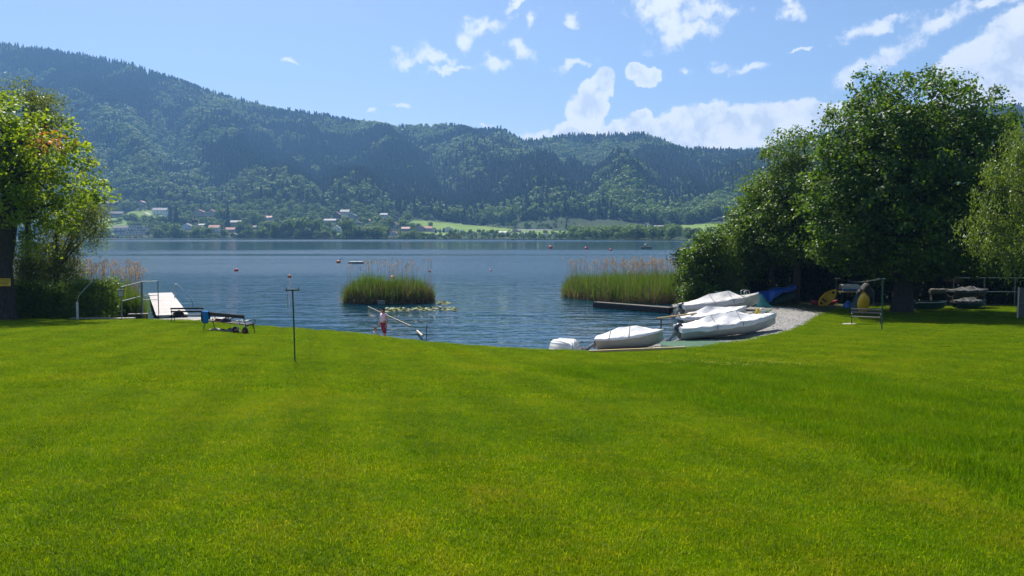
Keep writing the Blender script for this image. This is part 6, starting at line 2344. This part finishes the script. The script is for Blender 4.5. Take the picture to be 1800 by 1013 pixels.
KY = 58.5
p = at(1449, 546, KY); z = G(p.x, KY)
kayak('kayak', Matrix.Translation((p.x + .1, KY + .3, z)) @ Matrix.Rotation(R(8), 4, 'Z'), 'red kayak lying on the ground beneath the leaning yellow kayak', 'kayak_red', 2.1, .70, .30)
kayak('kayak', Matrix.Translation((p.x, KY - .30, z + .42)) @ Matrix.Rotation(R(20), 4, 'Z') @ Matrix.Rotation(R(-36), 4, 'Y') @ Matrix.Rotation(R(50), 4, 'X'), 'yellow kayak lying tilted at the end of the gravel', 'kayak_yellow', 1.85, .80, .34)
KY = 50.5
p = at(1519, 545, KY); z = G(p.x, KY)
kayak('kayak', Matrix.Translation((p.x, KY, z + .72)) @ Matrix.Rotation(R(-100), 4, 'Z') @ Matrix.Rotation(R(-72), 4, 'Y'), 'yellow kayak standing upright against the covered gear behind the weathered bench', 'kayak_yellow', 1.45, .72, .36)


# ------------------------------------------------------------------ boat racks and what lies on them, all in the shade
def gy(px, Y):
    x = at(px, 500, Y).x
    return Vector((x, Y, G(x, Y)))


RY = 60.5
q = gy(1492, RY)
rk = empty('boat_rack', tuple(q), 0, 'plank rack carrying the blue and white boat behind the right clothes posts', 'rack')
zs = at(1492, 513, RY).z - q.z
bx(rk, 'shelf', 'new_wood', (0, 0, zs), (1.6, .9, .06))
for sx_ in (-.7, .7):
    for sy in (-.4, .4): bx(rk, 'post', 'metal_green', (sx_, sy, zs / 2 - .03), (.06, .06, zs - .03))
bw = empty('rowing_boat', (q.x + .22, RY, q.z + zs + .03), 0, 'white and blue small boat upside down on the plank rack', 'boat')
secs = hull_sections(1.7, .9, .52, n=15, sheer=.05)
mb = MB(); hull_mesh(mb, secs); mb.build('hull', M['hull_white'], bw, True, (0, 0, .56), (PI, 0, 0))
for sg_ in (-1, 1):
    mb = MB(); mb.tube([(x, sg_ * b_ * 1.02, .14) for (x, b_, kz, gz__) in secs], .075, 6); mb.build('stripe', M['plastic_blue'], bw, True)


def draped(name, px, py0, py1, Y, wpx, mat, label, cat='cover', seed=1, depth=1.0, legs=False, hull=None):
    """covered gear: a cloth over a rounded body; py0 top, py1 bottom in the photograph"""
    q = at(px, py1, Y)
    g = gy(px, Y)
    k_ = Y / F
    w, h = wpx * k_, (py1 - py0) * k_
    z0 = max(0.0, q.z - g.z)
    e = empty(name, (g.x, Y, g.z), 0, label, cat)
    rr = random.Random(seed)
    rings = []
    for i in range(15):
        t = i / 14
        b_ = depth / 2 * max(.05, math.sin(PI * (.04 + .92 * t))) ** .6
        hh = h * (.42 + .58 * np.interp(t, [0, .22, .38, .62, .78, 1], [.05, .45, 1, .94, .5, .12])) * (1 + .05 * math.sin(9 * t + seed))
        rings.append([Vector((-w / 2 + w * t, b_ * y, z0 + hh * z_ + .02 * math.sin(13 * t + 6 * y + seed))) for (y, z_) in ((-1, 0), (-1.0, .35), (-.8, .72), (-.4, .95), (0, 1), (.4, .95), (.8, .72), (1, .35), (1, 0))])
    mb = MB(); mb.loft(rings, True, True); mb.build('cloth', M[mat], e, True)
    if legs:
        for sx_ in (-.36, .36):
            for sy in (-.3, .3): bx(e, 'leg', 'steel_grey', (sx_ * w, sy * depth, z0 / 2), (.05, .05, z0))
            bx(e, 'bearer', 'steel_grey', (sx_ * w, 0, z0 - .04), (.06, depth * .8, .06))
    return e


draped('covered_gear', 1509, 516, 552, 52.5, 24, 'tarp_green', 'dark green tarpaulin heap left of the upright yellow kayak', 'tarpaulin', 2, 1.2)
draped('covered_gear', 1522, 498, 522, 58.5, 30, 'cover_shaded', 'dark grey cover behind the top of the upright yellow kayak', 'tarpaulin', 3, 1.0, True)
draped('covered_gear', 1492, 531, 543, 56.5, 18, 'plastic_blue', 'blue plastic bundle on the ground below the plank rack', 'bundle', 4, .7)
def rack_boat(px, py1, Y, wpx, hullmat, label, seed, legs):
    q = at(px, py1, Y); g = gy(px, Y)
    w = wpx * Y / F
    z0 = max(.05, q.z - g.z)
    e = empty('covered_boat', (g.x, Y, g.z), R(4), label, 'boat')
    secs = hull_sections(w, min(1.5, w * .5), .46, n=21, sheer=.12)
    mb = MB(); hull_mesh(mb, secs); mb.build('hull', M[hullmat], e, True, (0, 0, z0))
    mb = MB(); cover_mesh(mb, secs, [(0, .04), (.25, .22), (.55, .30), (.8, .12), (1, .02)], .16, seed, wr=.02, sag=.35)
    mb.build('cover', M['cover_shaded'], e, True, (0, 0, z0))
    for t in (.3, .62):
        o_ = strap(e, secs, [(0, .04), (.25, .22), (.55, .30), (.8, .12), (1, .02)], t, sag=.35, skirt=.16); o_.location = (0, 0, z0)
    for sx_ in (-.32, .32):
        bx(e, 'bearer', 'dark_wood', (sx_ * w, 0, z0 - .04), (.10, 1.1, .08))
        if legs:
            for sy in (-.5, .5): bx(e, 'leg', 'steel_grey', (sx_ * w, sy, (z0 - .08) / 2), (.05, .05, z0 - .08))
    return e


def roll(px, py1, Y, wpx, r, mat, label, seed):
    q = at(px, py1, Y); g = gy(px, Y)
    w = wpx * Y / F
    z0 = q.z - g.z
    e = empty('rolled_cover', (g.x, Y, g.z), R(3), label, 'bundle')
    mb = MB(); rr = random.Random(seed)
    mb.tube([(-w / 2 + w * t, .02 * math.sin(9 * t), z0 + r) for t in np.linspace(0, 1, 11)], [r * (.75 if k_ in (0, 10) else rr.uniform(.92, 1.08)) for k_ in range(11)], 10)
    mb.build('roll', M[mat], e, True)
    for t in (-.25, .25): tb(e, 'cord', 'dark_wood', [(t * w, r * 1.06 * math.cos(a), z0 + r + r * 1.06 * math.sin(a)) for a in np.linspace(0, 6.28, 13)], .012, 5)
    for sx_ in (-.4, .4):
        bx(e, 'stand', 'dark_wood', (sx_ * w, 0, z0 / 2), (.06, .3, z0))
    return e


rack_boat(1704, 522, 57.0, 68, 'cover_shaded', 'boat under a grey fitted cover on the right rack', 5, True)
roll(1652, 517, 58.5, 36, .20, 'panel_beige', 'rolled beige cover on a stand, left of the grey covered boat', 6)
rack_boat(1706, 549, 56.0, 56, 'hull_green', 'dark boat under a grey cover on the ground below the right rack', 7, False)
roll(1676, 498, 60.0, 34, .28, 'rust_brown', 'rust brown roll lying high on a stand behind the right rack', 8)
q = gy(1637, 54.0)
gd = empty('rowing_boat', tuple(q + Vector((0, 0, .12))), R(6), 'dark green rowing boat with pale stripe on the ground right of the maple trunk', 'boat')
secs = hull_sections(2.3, 1.1, .5, n=17, sheer=.1)
mb = MB(); hull_mesh(mb, secs); mb.build('hull', M['hull_green'], gd, True)
for sg_ in (-1, 1): tb(gd, 'gunwale', 'hull_white', [(x, sg_ * b_ * 1.02, gz__) for (x, b_, kz, gz__) in secs], .03, 6)
bx(gd, 'thwart', 'hull_white', (.2, 0, .40), (.25, .9, .03)); bx(gd, 'thwart', 'hull_white', (-.7, 0, .40), (.25, .8, .03))
q = gy(1760, 57.5)
pr = empty('pipe_rack', tuple(q), 0, 'long dark pipe rack in the shade left of the beige panel', 'rack')
for sx_ in (-3.4, -1.2, 1.0, 2.2): tb(pr, 'post', 'steel_grey', [(sx_, 0, 0), (sx_, 0, 2.1)], .035)
for z in (1.05, 2.05): tb(pr, 'rail', 'steel_grey', [(-3.6, 0, z), (2.4, 0, z)], .03)
q = gy(1791, 49.0); q2 = at(1791, 560, 49)
wp_ = empty('white_post', tuple(q), 0, 'beige panel with white corner post at the right edge below the willow', 'panel')
hh = at(1791, 505, 49.0).z - q.z
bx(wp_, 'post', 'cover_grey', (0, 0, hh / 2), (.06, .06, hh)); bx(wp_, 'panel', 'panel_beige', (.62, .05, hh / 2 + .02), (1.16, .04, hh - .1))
bx(wp_, 'cross_rail', 'steel_grey', (.6, .0, hh * .48), (1.1, .03, .06))

# ------------------------------------------------------------------ on the lake
def buoy(px, py, r, mat, label, flagpole=False, can=False):
    q = onz(px, py, 0)
    e = empty('buoy', (q.x, q.y, 0), 0, label, 'buoy', 'mooring buoys')
    mb = MB()
    if can: mb.lathe([(r * .75, -r * .3), (r, -r * .1), (r, r * .65), (r * .8, r * .8), (.02, r * .82)], 16)
    else: mb.lathe([(max(.02, r * math.cos(a)), r * .35 + r * math.sin(a)) for a in np.linspace(-PI / 2, PI / 2, 11)], 16)
    mb.build('float', M[mat], e, True)
    mb = MB(); mb.lathe([(r * .12, r * 1.2), (r * .22, r * 1.35), (r * .22, r * 1.5), (.01, r * 1.52)], 8); mb.build('eye', M['iron_dark'], e, True)
    if flagpole:
        tb(e, 'arm', 'iron_dark', [(r * .3, 0, r * 1.2), (r * 1.6, 0, r * 1.9), (r * 2.1, 0, r * 2.4)], r * .13, 6)
    return e


buoy(595, 462.5, .42, 'buoy_orange', 'large round orange buoy left of the swimming raft', True)
buoy(415.5, 477, .30, 'buoy_red', 'red buoy farthest left on the open water')
buoy(509, 487.5, .24, 'buoy_orange', 'orange buoy above the lone clothes post')
buoy(690, 488.5, .30, 'buoy_orange', 'orange can buoy seen between the plumes of the reed island', can=True)
buoy(755, 478, .17, 'buoy_red', 'small dark red buoy right of the reed island')
buoy(862.5, 476.5, .20, 'kayak_red', 'dark red can buoy alone in mid-lake', can=True)
buoy(968, 436.5, .75, 'buoy_red', 'far red buoy, leftmost of three in the dark lane')
buoy(1030, 438, .6, 'buoy_red', 'far red buoy, middle of three in the dark lane')
buoy(1073.5, 441, .5, 'buoy_red', 'far red buoy, rightmost of three in the dark lane')
buoy(200, 421.6, .8, 'buoy_orange', 'tiny far orange buoy before the garage, left of two')
buoy(233, 421.6, .8, 'buoy_orange', 'tiny far orange buoy before the apartment house, right of two')
q = onz(626, 463.5, 0)
rf = empty('swimming_raft', (q.x, q.y, 0), 0, 'low white swimming raft right of the large orange buoy', 'raft')
for j in range(6): bx(rf, 'plank', 'plastic_white', (-1.08 + .432 * j, 0, .36), (.42, 2.0, .05))
for sy in (-.8, .8): bx(rf, 'float', 'steel_grey', (0, sy, .14), (2.5, .45, .38), b=.06)
q = onz(1135.5, 437.5, 0)
pf = empty('moored_raft', (q.x, q.y, 0), 0, 'dark moored raft with a single parasol far out on the right', 'raft')
bx(pf, 'deck', 'dark_wood', (0, 0, .35), (3.9, 2.6, .5), b=.05)
tb(pf, 'parasol_pole', 'steel_grey', [(0, 0, .5), (0, 0, 1.7)], .06)
mb = MB(); mb.lathe([(.7, 1.35), (.85, 1.4), (.6, 1.65), (.25, 1.85), (.02, 1.9)], 10); mb.build('parasol', M['tarp_green'], pf)
def small_boat(px, py, wpx, label, mats, person=False):
    q = onz(px, py, 0)
    w = wpx * q.y / F
    e = empty('small_boat', (q.x, q.y, 0), 0, label, 'boat')
    secs = hull_sections(w, w * .36, .55, n=11)
    mb = MB(); hull_mesh(mb, secs); mb.build('hull', M[mats[0]], e, True)
    bx(e, 'thwart', mats[1], (0, 0, .4), (.3, w * .3, .05)); bx(e, 'console', mats[1], (-w * .18, 0, .65), (w * .2, w * .2, .6), b=.05)
    return e
small_boat(515, 427.6, 5.5, 'small white motorboat far out before the wooded shore', ('hull_white', 'cloth_black'))
small_boat(901.5, 422.6, 4, 'tiny dark boat at the far waterline before the campsite', ('cloth_navy', 'cloth_navy'))


# ------------------------------------------------------------------ people
def skin_body(name, verts, edges, radii, mat, parent, root=0, sub=2):
    me = bpy.data.meshes.new(name)
    me.from_pydata(verts, edges, [])
    o = link(name, me, parent)
    me.materials.append(mat)
    sk = o.modifiers.new('skin', 'SKIN')
    sk.use_smooth_shade = True
    if not me.skin_vertices: me.attributes.new('skin', 'FLOAT', 'POINT')
    lay = me.skin_vertices[0].data
    for i, r in enumerate(radii):
        lay[i].radius = r if isinstance(r, tuple) else (r, r)
        lay[i].use_root = (i in (root if isinstance(root, (list, tuple)) else (root,)))
    s = o.modifiers.new('smooth', 'SUBSURF'); s.levels = sub; s.render_levels = sub
    return o


def make_skin_mesh(verts, edges):
    """mesh with a skin layer (a bmesh writes it)"""
    import bmesh
    bm = bmesh.new()
    lay = bm.verts.layers.skin.verify()
    return bm, lay


def skinned(name, joints, mat, parent, sub=2):
    """joints: list of chains; a chain is a list of (point, radius) and may start with the index of an earlier joint"""
    import bmesh
    bm = bmesh.new()
    lay = bm.verts.layers.skin.verify()
    V = []
    for ch in joints:
        prev = None
        first = True
        for it in ch:
            if isinstance(it, int):
                prev = V[it]; first = False
                continue
            p, r = it
            v = bm.verts.new(p)
            v[lay].radius = r if isinstance(r, tuple) else (r, r)
            v[lay].use_root = first
            first = False
            V.append(v)
            if prev: bm.edges.new((prev, v))
            prev = v
    me = bpy.data.meshes.new(name)
    bm.to_mesh(me); bm.free()
    me.materials.append(mat)
    o = link(name, me, parent)
    sk = o.modifiers.new('skin', 'SKIN'); sk.use_smooth_shade = True
    s = o.modifiers.new('smooth', 'SUBSURF'); s.levels = sub; s.render_levels = sub
    return o


def hand(chains, wrist, d, side, s=1.0):
    """palm and five fingers hanging from the wrist along d; side = direction of the thumb"""
    d = Vector(d).normalized(); side = Vector(side).normalized(); n_ = d.cross(side)
    w = Vector(wrist)
    for k_, (off, ln) in enumerate(((.030, .070), (.010, .078), (-.010, .073), (-.028, .058))):
        b_ = w + d * .075 * s + side * off * s
        chains.append([(tuple(w + d * .035 * s + side * off * .7 * s), .011 * s), (tuple(b_), .0095 * s), (tuple(b_ + d * ln * .55 * s + n_ * .008 * s), .0085 * s), (tuple(b_ + d * ln * s + n_ * .026 * s), .0065 * s)])
    t0 = w + d * .025 * s + side * .025 * s
    chains.append([(tuple(w + d * .02 * s), .012 * s), (tuple(t0 + side * .016 * s), .011 * s), (tuple(t0 + side * .034 * s + d * .03 * s), .009 * s), (tuple(t0 + side * .036 * s + d * .058 * s), .007 * s)])


# the woman: faces left and a little towards the lawn, head bowed
wp0 = Vector((at(674.5, 590, 42.1).x, 42.1, 0)); wp0.z = float(shore_z(wp0.x, 42.1)) + .0
wom = None
wom = empty('person', tuple(wp0), R(224), 'woman in pink top and dark red cropped trousers looking down at the water edge', 'person')
wom.scale = (1.15, 1.12, 1.0)
# local frame: +x forward, +y her left, z up, height 1.60
H_ = 1.0
ch = [
    [((0, 0, .86), (.125, .155)), ((.01, 0, 1.00), (.105, .135)), ((.01, 0, 1.14), (.11, .15)), ((0, 0, 1.27), (.095, .165)), ((.0, 0, 1.345), (.055, .06)), ((.035, 0, 1.405), (.047, .047)), ((.085, 0, 1.455), (.078, .068)), ((.075, 0, 1.53), (.088, .078)), ((.06, 0, 1.575), (.06, .06))],
    [0, ((0, .095, .80), .092), ((.015, .095, .46), .060), ((.0, .095, .44), .058), ((-.02, .10, .28), .056), ((-.01, .10, .09), .036), ((.02, .10, .04), .036), ((.10, .11, .02), .030), ((.17, .115, .015), .020)],
    [0, ((0, -.095, .80), .092), ((-.05, -.095, .46), .060), ((-.055, -.095, .44), .058), ((-.11, -.095, .28), .056), ((-.10, -.095, .09), .036), ((-.07, -.095, .04), .036), ((.01, -.10, .02), .030), ((.08, -.105, .015), .020)],
    [3, ((-.01, .185, 1.30), .058), ((-.03, .235, 1.16), .047), ((-.045, .255, 1.02), .040), ((-.02, .265, .90), .036), ((.03, .265, .80), .026), ((.05, .262, .755), .030)],
    [3, ((-.01, -.185, 1.30), .058), ((-.03, -.235, 1.16), .047), ((-.045, -.255, 1.02), .040), ((-.02, -.265, .90), .036), ((.03, -.265, .80), .026), ((.05, -.262, .755), .030)],
    [((.165, 0, 1.475), .014), ((.185, 0, 1.462), .010)],     # nose
    [((.085, .070, 1.49), .016), ((.08, .078, 1.475), .012)], [((.085, -.070, 1.49), .016), ((.08, -.078, 1.475), .012)],   # ears
]
hand(ch, (.045, .263, .775), (.25, 0, -.97), (1, 0, .2)); hand(ch, (.045, -.263, .775), (.25, 0, -.97), (1, 0, .2))
skinned('body', ch, M['skin_tan'], wom)
skinned('top', [[((0, 0, .89), (.136, .172)), ((.01, 0, 1.00), (.122, .152)), ((.03, 0, 1.15), (.138, .168)), ((.01, 0, 1.26), (.112, .180)), ((0, 0, 1.325), (.072, .10))],
                [3, ((-.01, .19, 1.295), .072), ((-.02, .222, 1.225), .066)], [3, ((-.01, -.19, 1.295), .072), ((-.02, -.222, 1.225), .066)],
                [((.06, .07, 1.165), .072), ((.10, .07, 1.15), .06)], [((.06, -.07, 1.165), .072), ((.10, -.07, 1.15), .06)]], M['shirt_pink'], wom)
skinned('trousers', [[((0, 0, .93), (.132, .165)), ((-.01, 0, .84), (.145, .178))],
                     [1, ((0, .098, .74), .112), ((.015, .098, .50), .088), ((-.005, .10, .30), .086)], [1, ((-.01, -.098, .74), .112), ((-.05, -.098, .50), .088), ((-.10, -.096, .30), .086)]], M['trousers_red'], wom)
skinned('hair', [[((.055, 0, 1.535), (.098, .088)), ((.035, 0, 1.59), (.075, .075))], [0, ((-.005, 0, 1.50), (.075, .075)), ((-.02, 0, 1.455), (.05, .055))], [((.12, .02, 1.575), .035), ((.145, .01, 1.545), .022)]], M['hair_black'], wom)
mb = MB()
for sy in (-.03, .03): mb.blob((.152, sy, 1.487), (.008, .012, .007), 8, 6)
mb.build('eyes', M['ink_black'], wom)
mb = MB(); mb.blob((.152, 0, 1.428), (.010, .024, .007), 8, 6); mb.build('mouth', M['cloth_red'], wom)

# the child sitting at the water edge, seen from behind
cp0 = Vector((at(660, 590, 42.6).x, 42.6, 0)); cp0.z = max(.0, float(shore_z(cp0.x, 42.6)))
chd = empty('person', tuple(cp0), R(60), 'small child with short reddish hair in pale shirt sitting at the water edge', 'person')
ch = [
    [((0, 0, .09), (.085, .10)), ((.0, 0, .20), (.08, .09)), ((0, 0, .30), (.075, .105)), ((0, 0, .355), (.035, .038)), ((.01, 0, .395), (.036, .036)), ((.025, 0, .44), (.066, .062)), ((.015, 0, .505), (.076, .070)), ((.01, 0, .545), (.05, .05))],
    [0, ((.06, .06, .08), .058), ((.25, .10, .10), .042), ((.42, .10, .05), .032), ((.45, .10, .03), .028), ((.46, .10, .09), .018)],
    [0, ((.06, -.06, .08), .058), ((.25, -.10, .10), .042), ((.42, -.10, .05), .032), ((.45, -.10, .03), .028), ((.46, -.10, .09), .018)],
    [2, ((.0, .115, .31), .036), ((.05, .15, .22), .028), ((.14, .14, .16), .022), ((.19, .12, .14), .018)],
    [2, ((.0, -.115, .31), .036), ((.05, -.15, .22), .028), ((.14, -.14, .16), .022), ((.19, -.12, .14), .018)],
    [((.095, 0, .455), .010), ((.108, 0, .448), .007)], [((.02, .065, .455), .012), ((.015, .072, .445), .009)], [((.02, -.065, .455), .012), ((.015, -.072, .445), .009)]]
hand(ch, (.185, .12, .14), (.9, -.1, -.3), (0, -1, .1), .62); hand(ch, (.185, -.12, .14), (.9, .1, -.3), (0, 1, .1), .62)
skinned('body', ch, M['skin'], chd)
skinned('shirt', [[((0, 0, .08), (.10, .115)), ((0, 0, .20), (.094, .104)), ((0, 0, .30), (.088, .116)), ((0, 0, .345), (.05, .06))], [2, ((.0, .12, .305), .048), ((.035, .148, .25), .042)], [2, ((.0, -.12, .305), .048), ((.035, -.148, .25), .042)]], M['shirt_pale_blue'], chd)
skinned('shorts', [[((0, 0, .08), (.098, .112)), ((.05, 0, .075), (.09, .115))], [1, ((.10, .065, .085), .068), ((.22, .095, .10), .054)], [1, ((.10, -.065, .085), .068), ((.22, -.095, .10), .054)]], M['cloth_navy'], chd)
skinned('hair', [[((.0, 0, .515), (.080, .075)), ((.0, 0, .555), (.058, .058))], [0, ((-.035, 0, .47), (.05, .055))]], M['hair_blond'], chd)
mb = MB()
for sy in (-.026, .026): mb.blob((.087, sy, .468), (.006, .009, .006), 8, 6)
mb.build('eyes', M['ink_black'], chd)

# ------------------------------------------------------------------ grass on the lawn
GR = np.random.default_rng(77)


def grassmat(name, lighten=1.0, c=(1, 1, 1)):
    m, nt = newmat(name)
    pos = N(nt, 'ShaderNodeNewGeometry').outputs['Position']
    a = N(nt, 'ShaderNodeAttribute', attribute_name='tint')
    col = lawn_colour(nt, pos)
    col = mixc(nt, 1.0, col, ramp(nt, a.outputs['Fac'], [(0, (.55 * c[0], .62 * c[1], .6 * c[2])), (.6, (1.0 * c[0], 1.0 * c[1], 1.0 * c[2])), (.93, (1.25 * c[0], 1.15 * c[1], 1.3 * c[2])), (1.0, (2.1 * c[0], 1.45 * c[1], 5.0 * c[2]))]), 'MULTIPLY')
    b = N(nt, 'ShaderNodeBsdfPrincipled')
    nt.links.new(col, b.inputs['Base Color'])
    b.inputs['Roughness'].default_value = 0.42
    b.inputs['Specular IOR Level'].default_value = 0.04
    tr = N(nt, 'ShaderNodeBsdfTranslucent')
    nt.links.new(mixc(nt, 1.0, col, (1.7, 1.55, .3), 'MULTIPLY'), tr.inputs['Color'])
    mx = N(nt, 'ShaderNodeMixShader')
    mx.inputs[0].default_value = 0.5
    nt.links.new(b.outputs[0], mx.inputs[1])
    nt.links.new(tr.outputs[0], mx.inputs[2])
    out(nt, mx.outputs[0])
    return m


grassmat('grass_blade')
grassmat('grass_blade_tall', c=(.66, .82, .6))


def patch(rad, n, h, w, lean, mat):
    r = rad * np.sqrt(GR.random(n)); a = GR.random(n) * 6.28
    hh = h * (.55 + .75 * GR.random(n))
    la = GR.random(n) * 6.28
    lv = np.abs(GR.normal(size=n)) * lean
    fa = GR.random(n) * 6.28
    P = np.stack([r * np.cos(a), r * np.sin(a), np.full(n, -.01)], -1)
    V = np.empty((n, 5, 3))
    for i, (t, ww) in enumerate(((0, 1.0), (.55, .8))):
        cx_ = P[:, 0] + np.cos(la) * lv * hh * t * t * 1.2
        cy_ = P[:, 1] + np.sin(la) * lv * hh * t * t * 1.2
        z = P[:, 2] + hh * t
        V[:, 2 * i] = np.stack([cx_ - np.cos(fa) * w * ww / 2, cy_ - np.sin(fa) * w * ww / 2, z], -1)
        V[:, 2 * i + 1] = np.stack([cx_ + np.cos(fa) * w * ww / 2, cy_ + np.sin(fa) * w * ww / 2, z], -1)
    V[:, 4] = np.stack([P[:, 0] + np.cos(la) * lv * hh * 1.2, P[:, 1] + np.sin(la) * lv * hh * 1.2, P[:, 2] + hh * np.maximum(.55, 1 - lv * .4)], -1)
    off = (np.arange(n) * 5)[:, None]
    F3 = np.concatenate([off + np.array([0, 1, 3]), off + np.array([0, 3, 2]), off + np.array([2, 3, 4])], 0)
    t = np.clip(.5 + GR.normal(size=n) * .28, 0, 1)
    return proto('grass_patch', np_mesh('grass_patch', V.reshape(-1, 3), F3, MATS[mat], False, {'tint': ('FACE', np.tile(t, 3))}))


# the strip left unmown on the right: its outline read off the lawn
TALL = [(lawn_hit(px, py).x, lawn_hit(px, py).y) for (px, py) in ((925, 652), (1010, 646), (1130, 641), (1260, 637), (1400, 643), (1480, 650), (1560, 668), (1700, 690), (1900, 705), (2050, 760), (2050, 980), (1820, 905), (1640, 838), (1480, 782), (1330, 735), (1180, 700), (1050, 672))]


def lawn_pts(y0, y1, dens, margin=1.12):
    A = 0.66 * margin * (y1 * y1 - y0 * y0)
    n = int(A * dens)
    y = np.sqrt(GR.random(n) * (y1 * y1 - y0 * y0) + y0 * y0)
    x = (GR.random(n) * 2 - 1) * y * .66 * margin
    ok = (y < ye(x) - .05)
    return x[ok], y[ok]


def lay(name, zones, label, tall=False):
    X, Yv, Sc = [], [], []
    for (y0, y1, d, s0, s1) in zones:
        x, y = lawn_pts(y0, y1, d)
        jx = x + 1.0 * (fbm(x * .8, y * .8, 2, 3) - .5) + .16 * GR.normal(size=len(x)); jy = y + 1.6 * (fbm(x * .7, y * .7, 4, 3) - .5) + .25 * GR.normal(size=len(x))
        t = in_poly(jx, jy, TALL)
        k_ = t if tall else ~t
        # worn, thin places in the mown part
        if not tall:
            k_ &= GR.random(len(x)) < np.clip(.82 + 1.0 * (fbm(x * .5, y * .5, 8, 3) - .4), .65, 1)
        X.append(x[k_]); Yv.append(y[k_]); Sc.append(s0 + (s1 - s0) * GR.random(k_.sum()))
    x, y, s = np.concatenate(X), np.concatenate(Yv), np.concatenate(Sc)
    z = lawn_plane(x, y)
    return x, y, z, s


x, y, z, s = lay('', [(2.6, 8, 75, .8, 1.25), (8, 15, 50, .9, 1.35)], '')
o = scatter_gn('lawn_grass', np.stack([x, y, z], -1), GR.random(len(x)) * 6.28, s, [patch(.17, 150, .042, .0044, .8, 'grass_blade') for _ in range(4)], 11)
tag(o, 'short mown grass of the near lawn', 'grass', None, 'stuff')
x, y, z, s = lay('', [(15, 27, 24, .9, 1.3), (27, 59, 13, 1.0, 1.5)], '')
o = scatter_gn('lawn_grass', np.stack([x, y, z], -1), GR.random(len(x)) * 6.28, s, [patch(.30, 200, .040, .008, .8, 'grass_blade') for _ in range(4)], 12)
tag(o, 'short mown grass of the lawn towards the lake', 'grass', None, 'stuff')
x, y, z, s = lay('', [(2.6, 14, 40, .8, 1.3), (14, 34, 18, .9, 1.5)], '', True)
o = scatter_gn('tall_grass', np.stack([x, y, z], -1), GR.random(len(x)) * 6.28, s, [patch(.20, 130, .085, .0052, .55, 'grass_blade_tall') for _ in range(4)], 13)
tag(o, 'darker unmown grass strip on the right side of the lawn', 'grass', None, 'stuff')

# buttercups at the far end of the unmown strip
pm('petal_yellow', (.80, .52, .010), 0.5, 0.1, 8)
mb = MB()
for k_ in range(5):
    a = 2 * PI * k_ / 5
    mb.add([(0, 0, .10), (.022 * math.cos(a - .5), .022 * math.sin(a - .5), .112), (.034 * math.cos(a), .034 * math.sin(a), .122), (.022 * math.cos(a + .5), .022 * math.sin(a + .5), .112)], [(0, 1, 2, 3)])
BC = proto('buttercup_proto', mb.mesh('buttercup', M['petal_yellow']))
n = 170
fpx = np.concatenate([GR.normal(1330, 62, n), GR.uniform(1150, 1260, 22), GR.uniform(1000, 1500, 2)])
fpy = np.concatenate([643 + GR.normal(size=n) * 3.2 + (GR.normal(1330, 62, n) - 1330) * .03, GR.uniform(640, 645, 22), GR.uniform(660, 700, 2)])
P = np.array([tuple(lawn_hit(float(a), float(b_))) for a, b_ in zip(fpx, fpy)])
P[:, 2] += .055
o = scatter_gn('buttercups', P, GR.random(len(P)) * 6.28, .36 + .22 * GR.random(len(P)), [BC], 14)
tag(o, 'yellow buttercups at the far end of the unmown grass', 'flowers', None, 'stuff')
# pebbles of the beach
PB = []
for i in range(3):
    mb = MB(); mb.blob((0, 0, 0), (.5, .38, .26), 7, 5, .15, i)
    PB.append(proto('pebble_proto', mb.mesh('pebble', M['rock_grey'], True)))
n = 26000
x = GR.uniform(-16, 22, n); y = GR.uniform(35, 60, n)
d = yw(x) - y
ok = (y > ye(x) + .02) & (d > -.3) & (x < 20.5) & ~((x > 12.2) & (y > 57)) & (fbm(x * 1.1, y * 1.1, 4, 3) > .36)
x, y = x[ok], y[ok]
o = scatter_gn('pebbles', np.stack([x, y, shore_z(x, y) + .004], -1), GR.random(len(x)) * 6.28, .03 + .07 * GR.random(len(x)) ** 2.5, PB, 15)
tag(o, 'loose pale pebbles on the gravel beach', 'pebbles', None, 'stuff')

# things that share a description are told apart by their order from left to right
ORD = ['first', 'second', 'third', 'fourth', 'fifth', 'sixth', 'seventh', 'eighth', 'ninth', 'tenth', 'eleventh', 'twelfth', 'thirteenth', 'fourteenth', 'fifteenth', 'sixteenth', 'seventeenth', 'eighteenth', 'nineteenth', 'twentieth']
by = {}
for ob in COL.objects:
    if ob.parent is None and ob.get('label') and ob.get('category'): by.setdefault(ob['label'], []).append(ob)
for lab, obs in by.items():
    if len(obs) < 2 or len(obs) > 20: continue
    obs.sort(key=lambda q: q.location.x / max(1.0, q.location.y))
    for i, ob in enumerate(obs):
        w = 'leftmost' if i == 0 else ('rightmost' if i == len(obs) - 1 else ORD[i] + ' from left')
        ob['label'] = lab + ', ' + w
